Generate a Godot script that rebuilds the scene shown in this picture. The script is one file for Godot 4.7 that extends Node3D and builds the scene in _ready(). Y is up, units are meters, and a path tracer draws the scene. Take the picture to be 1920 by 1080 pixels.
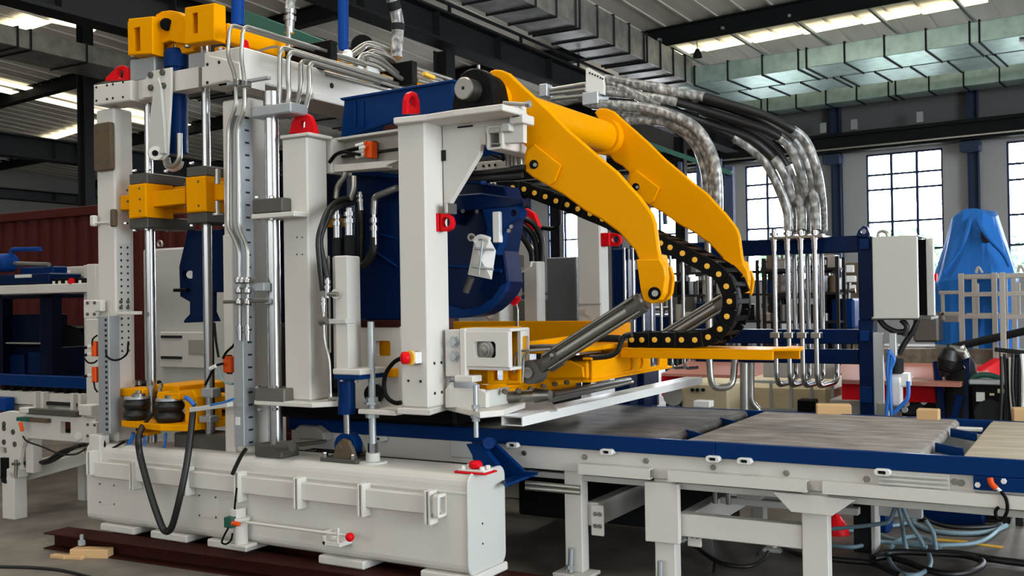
extends Node3D
# World: x runs along the machine to the right, y is up, -z runs into the hall. Below, (u, y, v) means x, y, -z.
const DL := 0.1045  # the window wall stands turned by this against the machine
var M := {}
var taken := {}

class Sh:  # collects triangles; made into one named mesh
	var v := PackedVector3Array()
	var n := PackedVector3Array()
	var marks := PackedInt32Array()
	func mark(): marks.append(v.size())
	func tri(a: Vector3, b: Vector3, c: Vector3, na: Vector3, nb: Vector3, nc: Vector3):
		if (b - a).cross(c - a).dot(na + nb + nc) > 0.0:
			v.append_array([a, c, b]); n.append_array([na, nc, nb])
		else:
			v.append_array([a, b, c]); n.append_array([na, nb, nc])
	func quad(a, b, c, d, nn):
		tri(a, b, c, nn, nn, nn); tri(a, c, d, nn, nn, nn)
	func flat(a: Vector3, b: Vector3, c: Vector3, out: Vector3):
		var m := (b - a).cross(c - a)
		if m.length() < 1e-12: return
		m = m.normalized()
		if m.dot(out) < 0: m = -m
		tri(a, b, c, m, m, m)
	# box with chamfered edges, by its limits
	func bx(u0, u1, y0, y1, v0, v1, b = 0.004) -> Sh:
		return ob(Vector3((u0 + u1) * 0.5, (y0 + y1) * 0.5, -(v0 + v1) * 0.5), Basis.IDENTITY, Vector3(abs(u1 - u0), abs(y1 - y0), abs(v1 - v0)), b)
	func ob(c: Vector3, B: Basis, size: Vector3, b = 0.004) -> Sh:
		mark()
		var h := size * 0.5
		b = min(b, min(h.x, min(h.y, h.z)) * 0.45)
		for i in 3:
			var j := (i + 1) % 3
			var k := (i + 2) % 3
			for s in [-1.0, 1.0]:
				var q := []
				for e in [[-1, -1], [1, -1], [1, 1], [-1, 1]]:
					var p := Vector3.ZERO
					p[i] = s * h[i]; p[j] = e[0] * (h[j] - b); p[k] = e[1] * (h[k] - b)
					q.append(c + B * p)
				var nn := Vector3.ZERO
				nn[i] = s
				quad(q[0], q[1], q[2], q[3], (B * nn).normalized())
				if b <= 0: continue
				for s2 in [-1.0, 1.0]:  # chamfer between face i and face j
					var r := []
					for e in [[0, -1], [0, 1], [1, 1], [1, -1]]:
						var p := Vector3.ZERO
						p[i] = s * (h[i] - (b if e[0] == 1 else 0.0)); p[j] = s2 * (h[j] - (0.0 if e[0] == 1 else b)); p[k] = e[1] * (h[k] - b)
						r.append(c + B * p)
					var m := Vector3.ZERO
					m[i] = s; m[j] = s2
					quad(r[0], r[1], r[2], r[3], (B * m).normalized())
		if b > 0:
			for sx in [-1.0, 1.0]:
				for sy in [-1.0, 1.0]:
					for sz in [-1.0, 1.0]:
						var g := Vector3(sx, sy, sz)
						var o := h * g
						flat(c + B * (o - Vector3(0, sy * b, sz * b)), c + B * (o - Vector3(sx * b, 0, sz * b)), c + B * (o - Vector3(sx * b, sy * b, 0)), B * g)
		return self
	# bar of rectangular section from p to q
	func bar(p: Vector3, q: Vector3, w: float, hgt: float, b = 0.004, upv := Vector3.UP) -> Sh:
		var d := (q - p).normalized()
		if abs(d.dot(upv)) > 0.98: upv = Vector3.RIGHT
		var x := upv.cross(d).normalized()
		return ob((p + q) * 0.5, Basis(x, d.cross(x), d), Vector3(w, hgt, (q - p).length()), b)
	func cy(p: Vector3, q: Vector3, r: float, r2 := -1.0, seg := 14, cap := true) -> Sh:
		if r2 < 0: r2 = r
		return lathe(p, q - p, [[0.0, r], [(q - p).length(), r2]], seg, cap)
	# [distance along axis, radius] steps, flat along, smooth around
	func lathe(p: Vector3, axis: Vector3, prof: Array, seg := 16, cap := true) -> Sh:
		mark()
		var d := axis.normalized()
		var x := d.cross(Vector3.UP if abs(d.y) < 0.9 else Vector3.RIGHT).normalized()
		var y := d.cross(x)
		var smooth := seg > 6
		for i in prof.size() - 1:
			var a = prof[i]
			var b = prof[i + 1]
			var dl: float = b[0] - a[0]
			var dr: float = b[1] - a[1]
			for k in seg:
				var t := TAU * k / seg
				var t2 := TAU * (k + 1) / seg
				var e := x * cos(t) + y * sin(t)
				var e2 := x * cos(t2) + y * sin(t2)
				var n1 := (e * dl - d * dr).normalized()
				var n2 := (e2 * dl - d * dr).normalized()
				if not smooth:
					n1 = (n1 + n2).normalized(); n2 = n1
				var A: Vector3 = p + d * a[0] + e * a[1]
				var B: Vector3 = p + d * a[0] + e2 * a[1]
				var C: Vector3 = p + d * b[0] + e2 * b[1]
				var D: Vector3 = p + d * b[0] + e * b[1]
				tri(A, B, C, n1, n2, n2); tri(A, C, D, n1, n2, n1)
		if cap:
			for z in [[prof[0], -1.0], [prof[-1], 1.0]]:
				if z[0][1] < 1e-5: continue
				for k in seg:
					var t := TAU * k / seg
					var t2 := TAU * (k + 1) / seg
					var o: Vector3 = p + d * z[0][0]
					tri(o, o + (x * cos(t) + y * sin(t)) * z[0][1], o + (x * cos(t2) + y * sin(t2)) * z[0][1], d * z[1], d * z[1], d * z[1])
		return self
	func ball(p: Vector3, r: float, seg := 12, sy := 1.0) -> Sh:
		var pr := []
		for i in 9:
			var a := PI * i / 8.0
			pr.append([-cos(a) * r * sy, max(sin(a) * r, 0.0)])
		return lathe(p, Vector3.UP, pr, seg, false)
	# round tube along points
	func tb(pts: Array, r: float, seg := 8, r_end := -1.0) -> Sh:
		mark()
		var m := pts.size()
		var x := Vector3.ZERO
		var prev := []
		for i in m:
			var d: Vector3 = (pts[min(i + 1, m - 1)] - pts[max(i - 1, 0)]).normalized()
			if i == 0: x = d.cross(Vector3.UP if abs(d.y) < 0.9 else Vector3.RIGHT).normalized()
			else: x = (x - d * x.dot(d)).normalized()
			var y := d.cross(x)
			var rr: float = r if r_end < 0 else lerp(r, r_end, float(i) / (m - 1))
			var ring := []
			for k in seg:
				var e := x * cos(TAU * k / seg) + y * sin(TAU * k / seg)
				ring.append([pts[i] + e * rr, e])
			if i > 0:
				for k in seg:
					var a = prev[k]; var b = prev[(k + 1) % seg]; var c = ring[(k + 1) % seg]; var g = ring[k]
					tri(a[0], b[0], c[0], a[1], b[1], c[1]); tri(a[0], c[0], g[0], a[1], c[1], g[1])
			if i == 0 or i == m - 1:
				var nd := d * (-1.0 if i == 0 else 1.0)
				for k in seg: tri(pts[i], ring[k][0], ring[(k + 1) % seg][0], nd, nd, nd)
			prev = ring
		return self
	# extruded outline with holes and an optional bevel round the outline
	func pr(poly: PackedVector2Array, o: Vector3, ex: Vector3, ey: Vector3, ez: Vector3, holes := [], b := 0.0) -> Sh:
		mark()
		if Geometry2D.is_polygon_clockwise(poly): poly.reverse()
		var dz := ez.normalized()
		var ins := poly
		var m := poly.size()
		if b > 0:
			ins = PackedVector2Array()
			for i in m:
				var d1 := (poly[i] - poly[(i + m - 1) % m]).normalized()
				var d2 := (poly[(i + 1) % m] - poly[i]).normalized()
				var q := d1.orthogonal() + d2.orthogonal()
				q = q / max(q.length_squared() * 0.5, 0.4)
				ins.append(poly[i] - q * b if Geometry2D.is_point_in_polygon(poly[i] - q * b * 0.5, poly) else poly[i] + q * b)
		var pieces := [ins]
		for h in holes:
			var c := Vector2.ZERO
			for p in h: c += p / h.size()
			var nxt := []
			for pc in pieces:
				if Geometry2D.intersect_polygons(pc, h).is_empty():
					nxt.append(pc); continue
				for half in [PackedVector2Array([c + Vector2(-99, -99), c + Vector2(0, -99), c + Vector2(0, 99), c + Vector2(-99, 99)]), PackedVector2Array([c + Vector2(0, -99), c + Vector2(99, -99), c + Vector2(99, 99), c + Vector2(0, 99)])]:
					for q in Geometry2D.intersect_polygons(pc, half):
						for w in Geometry2D.clip_polygons(q, h): nxt.append(w)
			pieces = nxt
		for pc in pieces:
			var ix := Geometry2D.triangulate_polygon(pc)
			for i in range(0, ix.size(), 3):
				for e in [0, 1]:
					var a: Vector3 = o + ex * pc[ix[i]].x + ey * pc[ix[i]].y + ez * e
					var bb: Vector3 = o + ex * pc[ix[i + 1]].x + ey * pc[ix[i + 1]].y + ez * e
					var c: Vector3 = o + ex * pc[ix[i + 2]].x + ey * pc[ix[i + 2]].y + ez * e
					var nn := dz * (1.0 if e == 1 else -1.0)
					tri(a, bb, c, nn, nn, nn)
		var outlines := [poly]
		outlines.append_array(holes)
		for w in outlines.size():
			var line: PackedVector2Array = outlines[w]
			var cw := Geometry2D.is_polygon_clockwise(line)
			for i in line.size():
				var j := (i + 1) % line.size()
				var nn2 := (line[j] - line[i]).orthogonal().normalized()
				if cw != (w > 0): nn2 = -nn2
				var side := ex * nn2.x + ey * nn2.y
				if not Geometry2D.is_point_in_polygon((line[i] + line[j]) * 0.5 - nn2 * 0.0005, line) == (w == 0): side = -side
				var za := dz * (b if w == 0 else 0.0)
				var a := o + ex * line[i].x + ey * line[i].y
				var c := o + ex * line[j].x + ey * line[j].y
				quad(a + za, c + za, c + ez - za, a + ez - za, side)
				if b > 0 and w == 0:
					var ia := o + ex * ins[i].x + ey * ins[i].y
					var ic := o + ex * ins[j].x + ey * ins[j].y
					quad(ia, ic, c + za, a + za, (side - dz).normalized())
					quad(ia + ez, ic + ez, c + ez - za, a + ez - za, (side + dz).normalized())
		return self
	func pv(l: Array, v0, v1, holes := [], b := 0.0) -> Sh:  # outline in (u, y), thick along v
		return pr(L2(l), Vector3(0, 0, -v0), Vector3.RIGHT, Vector3.UP, Vector3(0, 0, v0 - v1), holes, b)
	func pu(l: Array, u0, u1, holes := [], b := 0.0) -> Sh:  # outline in (v, y), thick along u
		return pr(L2(l), Vector3(u0, 0, 0), Vector3(0, 0, -1), Vector3.UP, Vector3(u1 - u0, 0, 0), holes, b)
	func py(l: Array, y0, y1, holes := [], b := 0.0) -> Sh:  # outline in (u, v), thick along y
		return pr(L2(l), Vector3(0, y0, 0), Vector3.RIGHT, Vector3(0, 0, -1), Vector3(0, y1 - y0, 0), holes, b)
	static func L2(l: Array) -> PackedVector2Array:
		var p := PackedVector2Array()
		for i in range(0, l.size(), 2): p.append(Vector2(l[i], l[i + 1]))
		return p
	func turn(a: float, about := Vector3.ZERO) -> Sh:
		var B := Basis(Vector3.UP, a)
		for i in v.size():
			v[i] = B * (v[i] - about) + about; n[i] = B * n[i]
		return self
	func add(o: Sh, by := Vector3.ZERO) -> Sh:
		for k in o.marks: marks.append(k + v.size())
		for p in o.v: v.append(p + by)
		n.append_array(o.n)
		return self

	func pieces() -> Array:  # the primitives gathered into groups that touch
		if marks.size() < 2 or marks[0] != 0: return [self]
		var box := []
		var root := []
		for i in marks.size():
			var e: int = marks[i + 1] if i + 1 < marks.size() else v.size()
			if e <= marks[i]:
				box.append(AABB(v[0], Vector3.ZERO)); root.append(0); continue
			var bb := AABB(v[marks[i]], Vector3.ZERO)
			for k in range(marks[i], e): bb = bb.expand(v[k])
			bb = bb.grow(0.003)
			box.append(bb); root.append(i)
			for j in i:
				if root[j] != root[i] and box[j].intersects(bb):
					var was: int = root[j]
					for k in i + 1:
						if root[k] == was: root[k] = root[i]
		var groups := {}
		for i in marks.size():
			var g: Sh = groups.get_or_add(root[i], Sh.new())
			var e: int = marks[i + 1] if i + 1 < marks.size() else v.size()
			g.v.append_array(v.slice(marks[i], e)); g.n.append_array(n.slice(marks[i], e))
		return groups.values()

func sh() -> Sh: return Sh.new()
func P(u, y, v) -> Vector3: return Vector3(u, y, -v)
func W(l: Array) -> Array:
	var r := []
	for i in range(0, l.size(), 3): r.append(Vector3(l[i], l[i + 1], -l[i + 2]))
	return r
func circ(x, y, r, k := 14) -> PackedVector2Array:
	var p := PackedVector2Array()
	for i in k: p.append(Vector2(x + r * cos(TAU * i / k), y + r * sin(TAU * i / k)))
	return p
func rect(x0, x1, y0, y1, r := 0.0) -> PackedVector2Array:
	if r <= 0: return PackedVector2Array([Vector2(x0, y0), Vector2(x1, y0), Vector2(x1, y1), Vector2(x0, y1)])
	var p := PackedVector2Array()
	for q in [[x1 - r, y1 - r, 0], [x0 + r, y1 - r, 1], [x0 + r, y0 + r, 2], [x1 - r, y0 + r, 3]]:
		for i in 5:
			var a: float = PI / 2 * (q[2] + i / 4.0)
			p.append(Vector2(q[0] + r * cos(a), q[1] + r * sin(a)))
	return p
func ls(p: PackedVector2Array) -> Array:
	var l := []
	for q in p: l.append_array([q.x, q.y])
	return l
func bend(pts: Array, rad: float) -> Array:  # rounds the corners of a path
	var r := [pts[0]]
	for i in range(1, pts.size() - 1):
		var a: Vector3 = pts[i - 1]; var b: Vector3 = pts[i]; var c: Vector3 = pts[i + 1]
		var d: float = min(rad, min((b - a).length(), (c - b).length()) * 0.48)
		var s := b + (a - b).normalized() * d
		var e := b + (c - b).normalized() * d
		for k in 6:
			var t := k / 5.0
			r.append(s.lerp(b, t).lerp(b.lerp(e, t), t))
	r.append(pts[-1])
	return r
func curve(pts: Array, per := 6) -> Array:  # smooth path through points
	var r := []
	for i in pts.size() - 1:
		for k in per: r.append(pts[i].cubic_interpolate(pts[i + 1], pts[max(i - 1, 0)], pts[min(i + 2, pts.size() - 1)], float(k) / per))
	r.append(pts[-1])
	return r

func mesh_of(s: Sh, m: Material) -> MeshInstance3D:
	var lo := Vector3.INF
	var hi := -Vector3.INF
	for p in s.v:
		lo = lo.min(p); hi = hi.max(p)
	var base := Vector3((lo.x + hi.x) * 0.5, lo.y, (lo.z + hi.z) * 0.5)
	var vv := PackedVector3Array()
	for p in s.v: vv.append(p - base)
	var arr := []
	arr.resize(Mesh.ARRAY_MAX)
	arr[Mesh.ARRAY_VERTEX] = vv; arr[Mesh.ARRAY_NORMAL] = s.n
	var am := ArrayMesh.new()
	am.add_surface_from_arrays(Mesh.PRIMITIVE_TRIANGLES, arr)
	var o := MeshInstance3D.new()
	o.mesh = am; o.material_override = m; o.position = base
	o.cast_shadow = GeometryInstance3D.SHADOW_CASTING_SETTING_ON
	return o
func numbered(where: Node, called: String) -> String:
	var key := str(where.get_instance_id()) + called
	var k: int = taken.get(key, 0)
	taken[key] = k + 1
	return called if k == 0 else "%s_%03d" % [called, k]
func tag(o, label, category, group = ""):
	o.set_meta("label", label); o.set_meta("category", category)
	if group: o.set_meta("group", group)
func thing(called, label, category, group = "") -> Node3D:
	var o := Node3D.new()
	o.name = numbered(self, called); add_child(o, true); tag(o, label, category, group)
	return o
const TINY := ["hole", "slot", "screw", "threaded_hole", "bolt_hole", "strip_hole", "plate_screw", "cover_screw", "slot_mark", "vent_slot", "port", "chain_row"]
func part(p: Node3D, called: String, s: Sh, m: Material, label = "") -> MeshInstance3D:
	var small := called in TINY
	var pcs := [s] if small else s.pieces()
	if pcs.size() > 1:
		var first: MeshInstance3D
		for q in pcs:
			var w := part(p, called, q, m, label)
			if first == null: first = w
		return first
	var o := mesh_of(s, m)
	if small and s.marks.size() > 1: o.set_meta("kind", "stuff")
	o.name = numbered(p, called)
	var w: Node = p
	while w != self:
		o.position -= w.position; w = w.get_parent()
	p.add_child(o, true)
	if label: o.set_meta("label", label)
	return o
func one(called, s: Sh, m: Material, label, category, group = "") -> MeshInstance3D:
	var o := mesh_of(s, m)
	o.name = numbered(self, called); add_child(o, true); tag(o, label, category, group)
	return o
func struct(called, s: Sh, m: Material, label = "", p: Node3D = self) -> MeshInstance3D:
	var o: MeshInstance3D
	if p == self:
		o = mesh_of(s, m); o.name = numbered(self, called); add_child(o, true); o.set_meta("kind", "structure")
		tag(o, label if label else "part of the factory hall itself, " + called.replace("_", " "), called.split("_")[0])
	else: o = part(p, called, s, m)
	return o
func settle():  # moves each thing's node to the middle of its own foot
	for o in get_children():
		if o is MeshInstance3D or not o is Node3D or o is Light3D or o is Camera3D or o.get_child_count() == 0 or o.position != Vector3.ZERO: continue
		var lo := Vector3.INF
		var hi := -Vector3.INF
		for c in o.get_children():
			if not c is MeshInstance3D: continue
			var bb: AABB = c.get_aabb()
			lo = lo.min(bb.position + c.position); hi = hi.max(bb.end + c.position)
		if lo.x > hi.x: continue
		var base := Vector3((lo.x + hi.x) * 0.5, lo.y, (lo.z + hi.z) * 0.5)
		o.position = base
		for c in o.get_children(): c.position -= base
func mat(called: String, c: Color, rough := 0.5, metal := 0.0) -> StandardMaterial3D:
	var m := StandardMaterial3D.new()
	m.albedo_color = c; m.roughness = rough; m.metallic = metal
	M[called] = m
	return m
func noise_tex(m: StandardMaterial3D, scale: Vector3, freq: float, c0: Color, c1: Color, c2: Color, oct := 4, seed_ := 3):
	var nz := FastNoiseLite.new()
	nz.seed = seed_; nz.frequency = freq; nz.fractal_octaves = oct; nz.noise_type = FastNoiseLite.TYPE_SIMPLEX_SMOOTH
	var t := NoiseTexture2D.new()
	t.width = 512; t.height = 512; t.seamless = true; t.noise = nz
	var g := Gradient.new()
	g.set_color(0, c0); g.set_color(1, c2); g.add_point(0.5, c1)
	t.color_ramp = g
	m.albedo_texture = t; m.albedo_color = Color.WHITE
	m.uv1_triplanar = true; m.uv1_world_triplanar = true; m.uv1_scale = scale
func bolt(s: Sh, p: Vector3, d: Vector3, r := 0.012, h := 0.01): s.lathe(p, d, [[0, r], [h * 0.8, r], [h, r * 0.8]], 6)

func _ready():
	# ---- camera, sky, light, exposure
	var cam := Camera3D.new()
	cam.name = "camera"
	var fwd := Vector3(-0.501618, 0.0104, -0.865026)
	var cup := Vector3(0.01923, 0.999815, 0.000869)
	cam.basis = Basis(fwd.cross(cup), cup, -fwd).orthonormalized()
	cam.position = Vector3(0, 1.65, 0)
	cam.fov = 31.682; cam.near = 0.1; cam.far = 200.0
	add_child(cam); cam.current = true
	var we := WorldEnvironment.new()
	we.name = "world_environment"
	var env := Environment.new()
	env.background_mode = Environment.BG_SKY
	var sky := Sky.new()
	var sm := ProceduralSkyMaterial.new()
	sm.sky_top_color = Color(0.86, 0.9, 0.96); sm.sky_horizon_color = Color(0.97, 0.98, 1.0)
	sm.ground_bottom_color = Color(0.32, 0.34, 0.33); sm.ground_horizon_color = Color(0.8, 0.82, 0.82)
	sm.sky_energy_multiplier = 5.0; sm.ground_energy_multiplier = 2.5
	sky.sky_material = sm; env.sky = sky
	env.tonemap_mode = Environment.TONE_MAPPER_LINEAR
	env.tonemap_exposure = 1.34
	env.sdfgi_enabled = true; env.ssao_enabled = true; env.ssil_enabled = true
	we.environment = env
	add_child(we)
	area("daylight_gate", Vector3(17.2, 4.0, -6.0), Vector3(-1, -0.08, -0.12), Vector2(20, 7.6), 2.9, Color(0.93, 0.97, 1.0))
	area("daylight_back_windows", Vector3(-4.0, 4.5, 12.2), Vector3(0, -0.1, -1), Vector2(26, 4.0), 0.3, Color(1.0, 0.97, 0.92))
	var roof_glow := StandardMaterial3D.new()
	roof_glow.emission_enabled = true; roof_glow.emission = Color(1.0, 0.98, 0.92); roof_glow.emission_energy_multiplier = 1.5
	var lit := 0
	for a in [[-4.0, 2.0], [-8.0, 9.0], [-16.0, 6.0], [-26.0, 12.0], [-9.0, 15.0]]:
		one("roof_light", sh().bx(a[0] - 1.1, a[0] + 1.1, 9.08, 9.12, a[1] - 3.5, a[1] + 3.5, 0.01), roof_glow, "glowing translucent roof panel high above the machine, %s" % ["right over it", "over its far end", "over the stacker", "over the far left bay", "over the pipe rack"][lit], "skylight")
		lit += 1
		area("skylight_glow", Vector3(a[0], 9.05, -a[1]), Vector3.DOWN, Vector2(2.2, 7.0), 1.1, Color(1.0, 0.98, 0.92))
	materials()
	hall()
	frame_left()
	centre()
	arm()
	carriage()
	conveyor()
	gantry()
	right_back()
	left_back()
	settle()

func area(called, at: Vector3, towards: Vector3, size: Vector2, e: float, c: Color):
	var l := AreaLight3D.new()
	l.name = numbered(self, called)
	l.area_size = size; l.area_normalize_energy = false
	l.light_energy = e; l.light_color = c; l.area_range = 120.0; l.area_attenuation = 2.0; l.shadow_enabled = true
	var z := -towards.normalized()
	var x := (Vector3.UP if abs(z.y) < 0.9 else Vector3.BACK).cross(z).normalized()
	l.transform = Transform3D(Basis(x, z.cross(x), z), at)
	add_child(l, true)

func materials():
	mat("white", Color(0.80, 0.785, 0.76), 0.42)
	mat("white2", Color(0.73, 0.73, 0.71), 0.45)
	mat("yellow", Color(0.88, 0.585, 0.0), 0.4)
	mat("blue", Color(0.01, 0.165, 0.37), 0.35)
	mat("navy", Color(0.012, 0.1, 0.25), 0.3)
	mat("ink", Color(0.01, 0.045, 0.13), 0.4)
	mat("red", Color(0.8, 0.06, 0.1), 0.4)
	mat("chrome", Color(0.68, 0.68, 0.68), 0.26, 1.0)
	mat("steel", Color(0.55, 0.54, 0.52), 0.38, 1.0)
	mat("pipe", Color(0.62, 0.61, 0.585), 0.32, 0.8)
	mat("zinc", Color(0.66, 0.68, 0.69), 0.42, 0.6)
	mat("cast", Color(0.33, 0.32, 0.3), 0.5, 0.4)
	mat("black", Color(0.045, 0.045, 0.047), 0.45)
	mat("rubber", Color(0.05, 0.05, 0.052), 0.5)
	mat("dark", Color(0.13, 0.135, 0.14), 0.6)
	mat("girder", Color(0.115, 0.12, 0.125), 0.7)
	mat("brown", Color(0.36, 0.31, 0.25), 0.5)
	mat("rust", Color(0.2, 0.085, 0.065), 0.7)
	mat("orange", Color(0.85, 0.32, 0.12), 0.4)
	mat("cable_blue", Color(0.12, 0.4, 0.72), 0.4)
	mat("cable_grey", Color(0.45, 0.55, 0.6), 0.5)
	mat("hole", Color(0.03, 0.03, 0.03), 0.8)
	mat("dot", Color(0.93, 0.72, 0.22), 0.5)
	mat("wrap", Color(0.84, 0.84, 0.83), 0.35)
	noise_tex(mat("wrapped", Color.WHITE, 0.22), Vector3(1.3, 0.8, 1.3), 0.03, Color(0.2, 0.2, 0.2), Color(0.5, 0.5, 0.49), Color(0.88, 0.88, 0.87), 2, 8)
	mat("wood", Color(0.74, 0.6, 0.42), 0.75)
	mat("cream", Color(0.8, 0.74, 0.6), 0.55)
	mat("green", Color(0.05, 0.3, 0.25), 0.5)
	mat("door", Color(0.25, 0.26, 0.27), 0.5)
	mat("wallgrey", Color(0.66, 0.66, 0.655), 0.85)
	mat("walldark", Color(0.4, 0.4, 0.4), 0.85)
	mat("colblue", Color(0.2, 0.24, 0.33), 0.6)
	mat("duct", Color(0.55, 0.62, 0.6), 0.38, 0.55)
	mat("deck", Color(0.66, 0.42, 0.36), 0.6)
	mat("frame_grey", Color(0.6, 0.58, 0.55), 0.55)
	mat("motor", Color(0.05, 0.23, 0.51), 0.4)
	mat("tarp", Color(0.13, 0.37, 0.65), 0.5)
	mat("oxide", Color(0.27, 0.11, 0.095), 0.6)
	mat("leaf", Color(0.25, 0.42, 0.16), 0.8)
	noise_tex(mat("floor", Color.WHITE, 0.6), Vector3(0.35, 0.35, 0.35), 0.012, Color(0.33, 0.305, 0.28), Color(0.42, 0.39, 0.36), Color(0.5, 0.475, 0.44), 5)
	noise_tex(mat("belt", Color.WHITE, 0.7), Vector3(0.45, 0.6, 1.2), 0.012, Color(0.4, 0.38, 0.36), Color(0.52, 0.495, 0.475), Color(0.66, 0.63, 0.6), 5)
	noise_tex(mat("belt_dark", Color.WHITE, 0.6), Vector3(0.5, 0.6, 0.9), 0.012, Color(0.2, 0.195, 0.19), Color(0.31, 0.3, 0.29), Color(0.45, 0.43, 0.41), 4, 6)
	noise_tex(mat("belt_pale", Color.WHITE, 0.7), Vector3(0.22, 0.6, 2.2), 0.012, Color(0.58, 0.54, 0.46), Color(0.66, 0.62, 0.54), Color(0.72, 0.69, 0.62), 3, 5)
	noise_tex(mat("roof", Color.WHITE, 0.75), Vector3(0.3, 0.3, 0.06), 0.01, Color(0.8, 0.78, 0.73), Color(0.84, 0.82, 0.775), Color(0.88, 0.865, 0.825), 3)
	noise_tex(mat("galv", Color.WHITE, 0.36, 0.78), Vector3(0.5, 0.5, 0.5), 0.01, Color(0.6, 0.69, 0.66), Color(0.68, 0.78, 0.745), Color(0.74, 0.83, 0.8), 3)
	noise_tex(mat("galv_dull", Color.WHITE, 0.4, 0.7), Vector3(0.5, 0.5, 0.5), 0.01, Color(0.5, 0.5, 0.48), Color(0.58, 0.58, 0.56), Color(0.66, 0.66, 0.63), 3, 4)
	noise_tex(mat("dirty", Color.WHITE, 0.6), Vector3(2, 2, 2), 0.01, Color(0.3, 0.27, 0.22), Color(0.4, 0.36, 0.3), Color(0.48, 0.44, 0.38), 4)
	for q in ["ink", "oxide", "white", "white2", "yellow", "blue", "navy", "red", "motor", "rust", "black", "tarp", "orange", "brown", "dark", "girder", "colblue"]: M[q].metallic_specular = 0.12 if q == "yellow" else 0.2
	var gl := mat("glass", Color(0.9, 0.95, 1.0, 0.12), 0.05)
	gl.transparency = BaseMaterial3D.TRANSPARENCY_ALPHA
	var sk := mat("skylight", Color(1, 0.98, 0.9), 0.6)
	sk.emission_enabled = true; sk.emission = Color(1.0, 0.96, 0.85); sk.emission_energy_multiplier = 1.3
	var wl := mat("window_glow", Color(0.95, 0.97, 1.0), 0.5)
	wl.emission_enabled = true; wl.emission = Color(0.95, 0.98, 1.0); wl.emission_energy_multiplier = 1.5
	var pl := mat("plastic", Color(0.85, 0.86, 0.88, 0.62), 0.2)
	pl.transparency = BaseMaterial3D.TRANSPARENCY_ALPHA

func yroof(q) -> float: return 8.0 + (30.0 - q) * 1.8 / 22.0 if q > 8.0 else 9.8 - (8.0 - q) * 1.8 / 22.0
func hp(p, y, q) -> Vector3: return Basis(Vector3.UP, -DL) * Vector3(p, y, -q)  # a point in the hall's own axes

func duct(called, along_p: bool, a0, a1, b0, b1, y0, y1, step, label, cat = "duct", group = ""):
	var o := thing(called, label, cat, group)
	var box := sh().bx(a0, a1, y0, y1, b0, b1, 0.01) if along_p else sh().bx(b0, b1, y0, y1, a0, a1, 0.01)
	part(o, "duct_body", box.turn(-DL) if along_p else box, M.galv if along_p else M.galv_dull)
	var k: float = a0 + step * 0.4
	var i := 0
	while k < a1:
		var w := 0.035
		var r := sh().bx(k, k + w, y0 - 0.035, y1 + 0.035, b0 - 0.035, b1 + 0.035, 0.005) if along_p else sh().bx(b0 - 0.035, b1 + 0.035, y0 - 0.035, y1 + 0.035, k, k + w, 0.005)
		part(o, "flange", r.turn(-DL) if along_p else r, M.dark)
		i += 1
		k += step * (0.22 if i % 5 == 3 else 1.0)
	return o

func ibeam(p: Vector3, q: Vector3, w, h, m, s: Sh = null) -> Sh:
	if s == null: s = sh()
	s.bar(p, q, w * 0.12, h * 0.9, 0.0)
	var up: Vector3 = (Vector3.RIGHT if abs((q - p).normalized().y) > 0.9 else Vector3.UP) * h * 0.46
	s.bar(p + up, q + up, w, h * 0.08, 0.004); s.bar(p - up, q - up, w, h * 0.08, 0.004)
	return s

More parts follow.
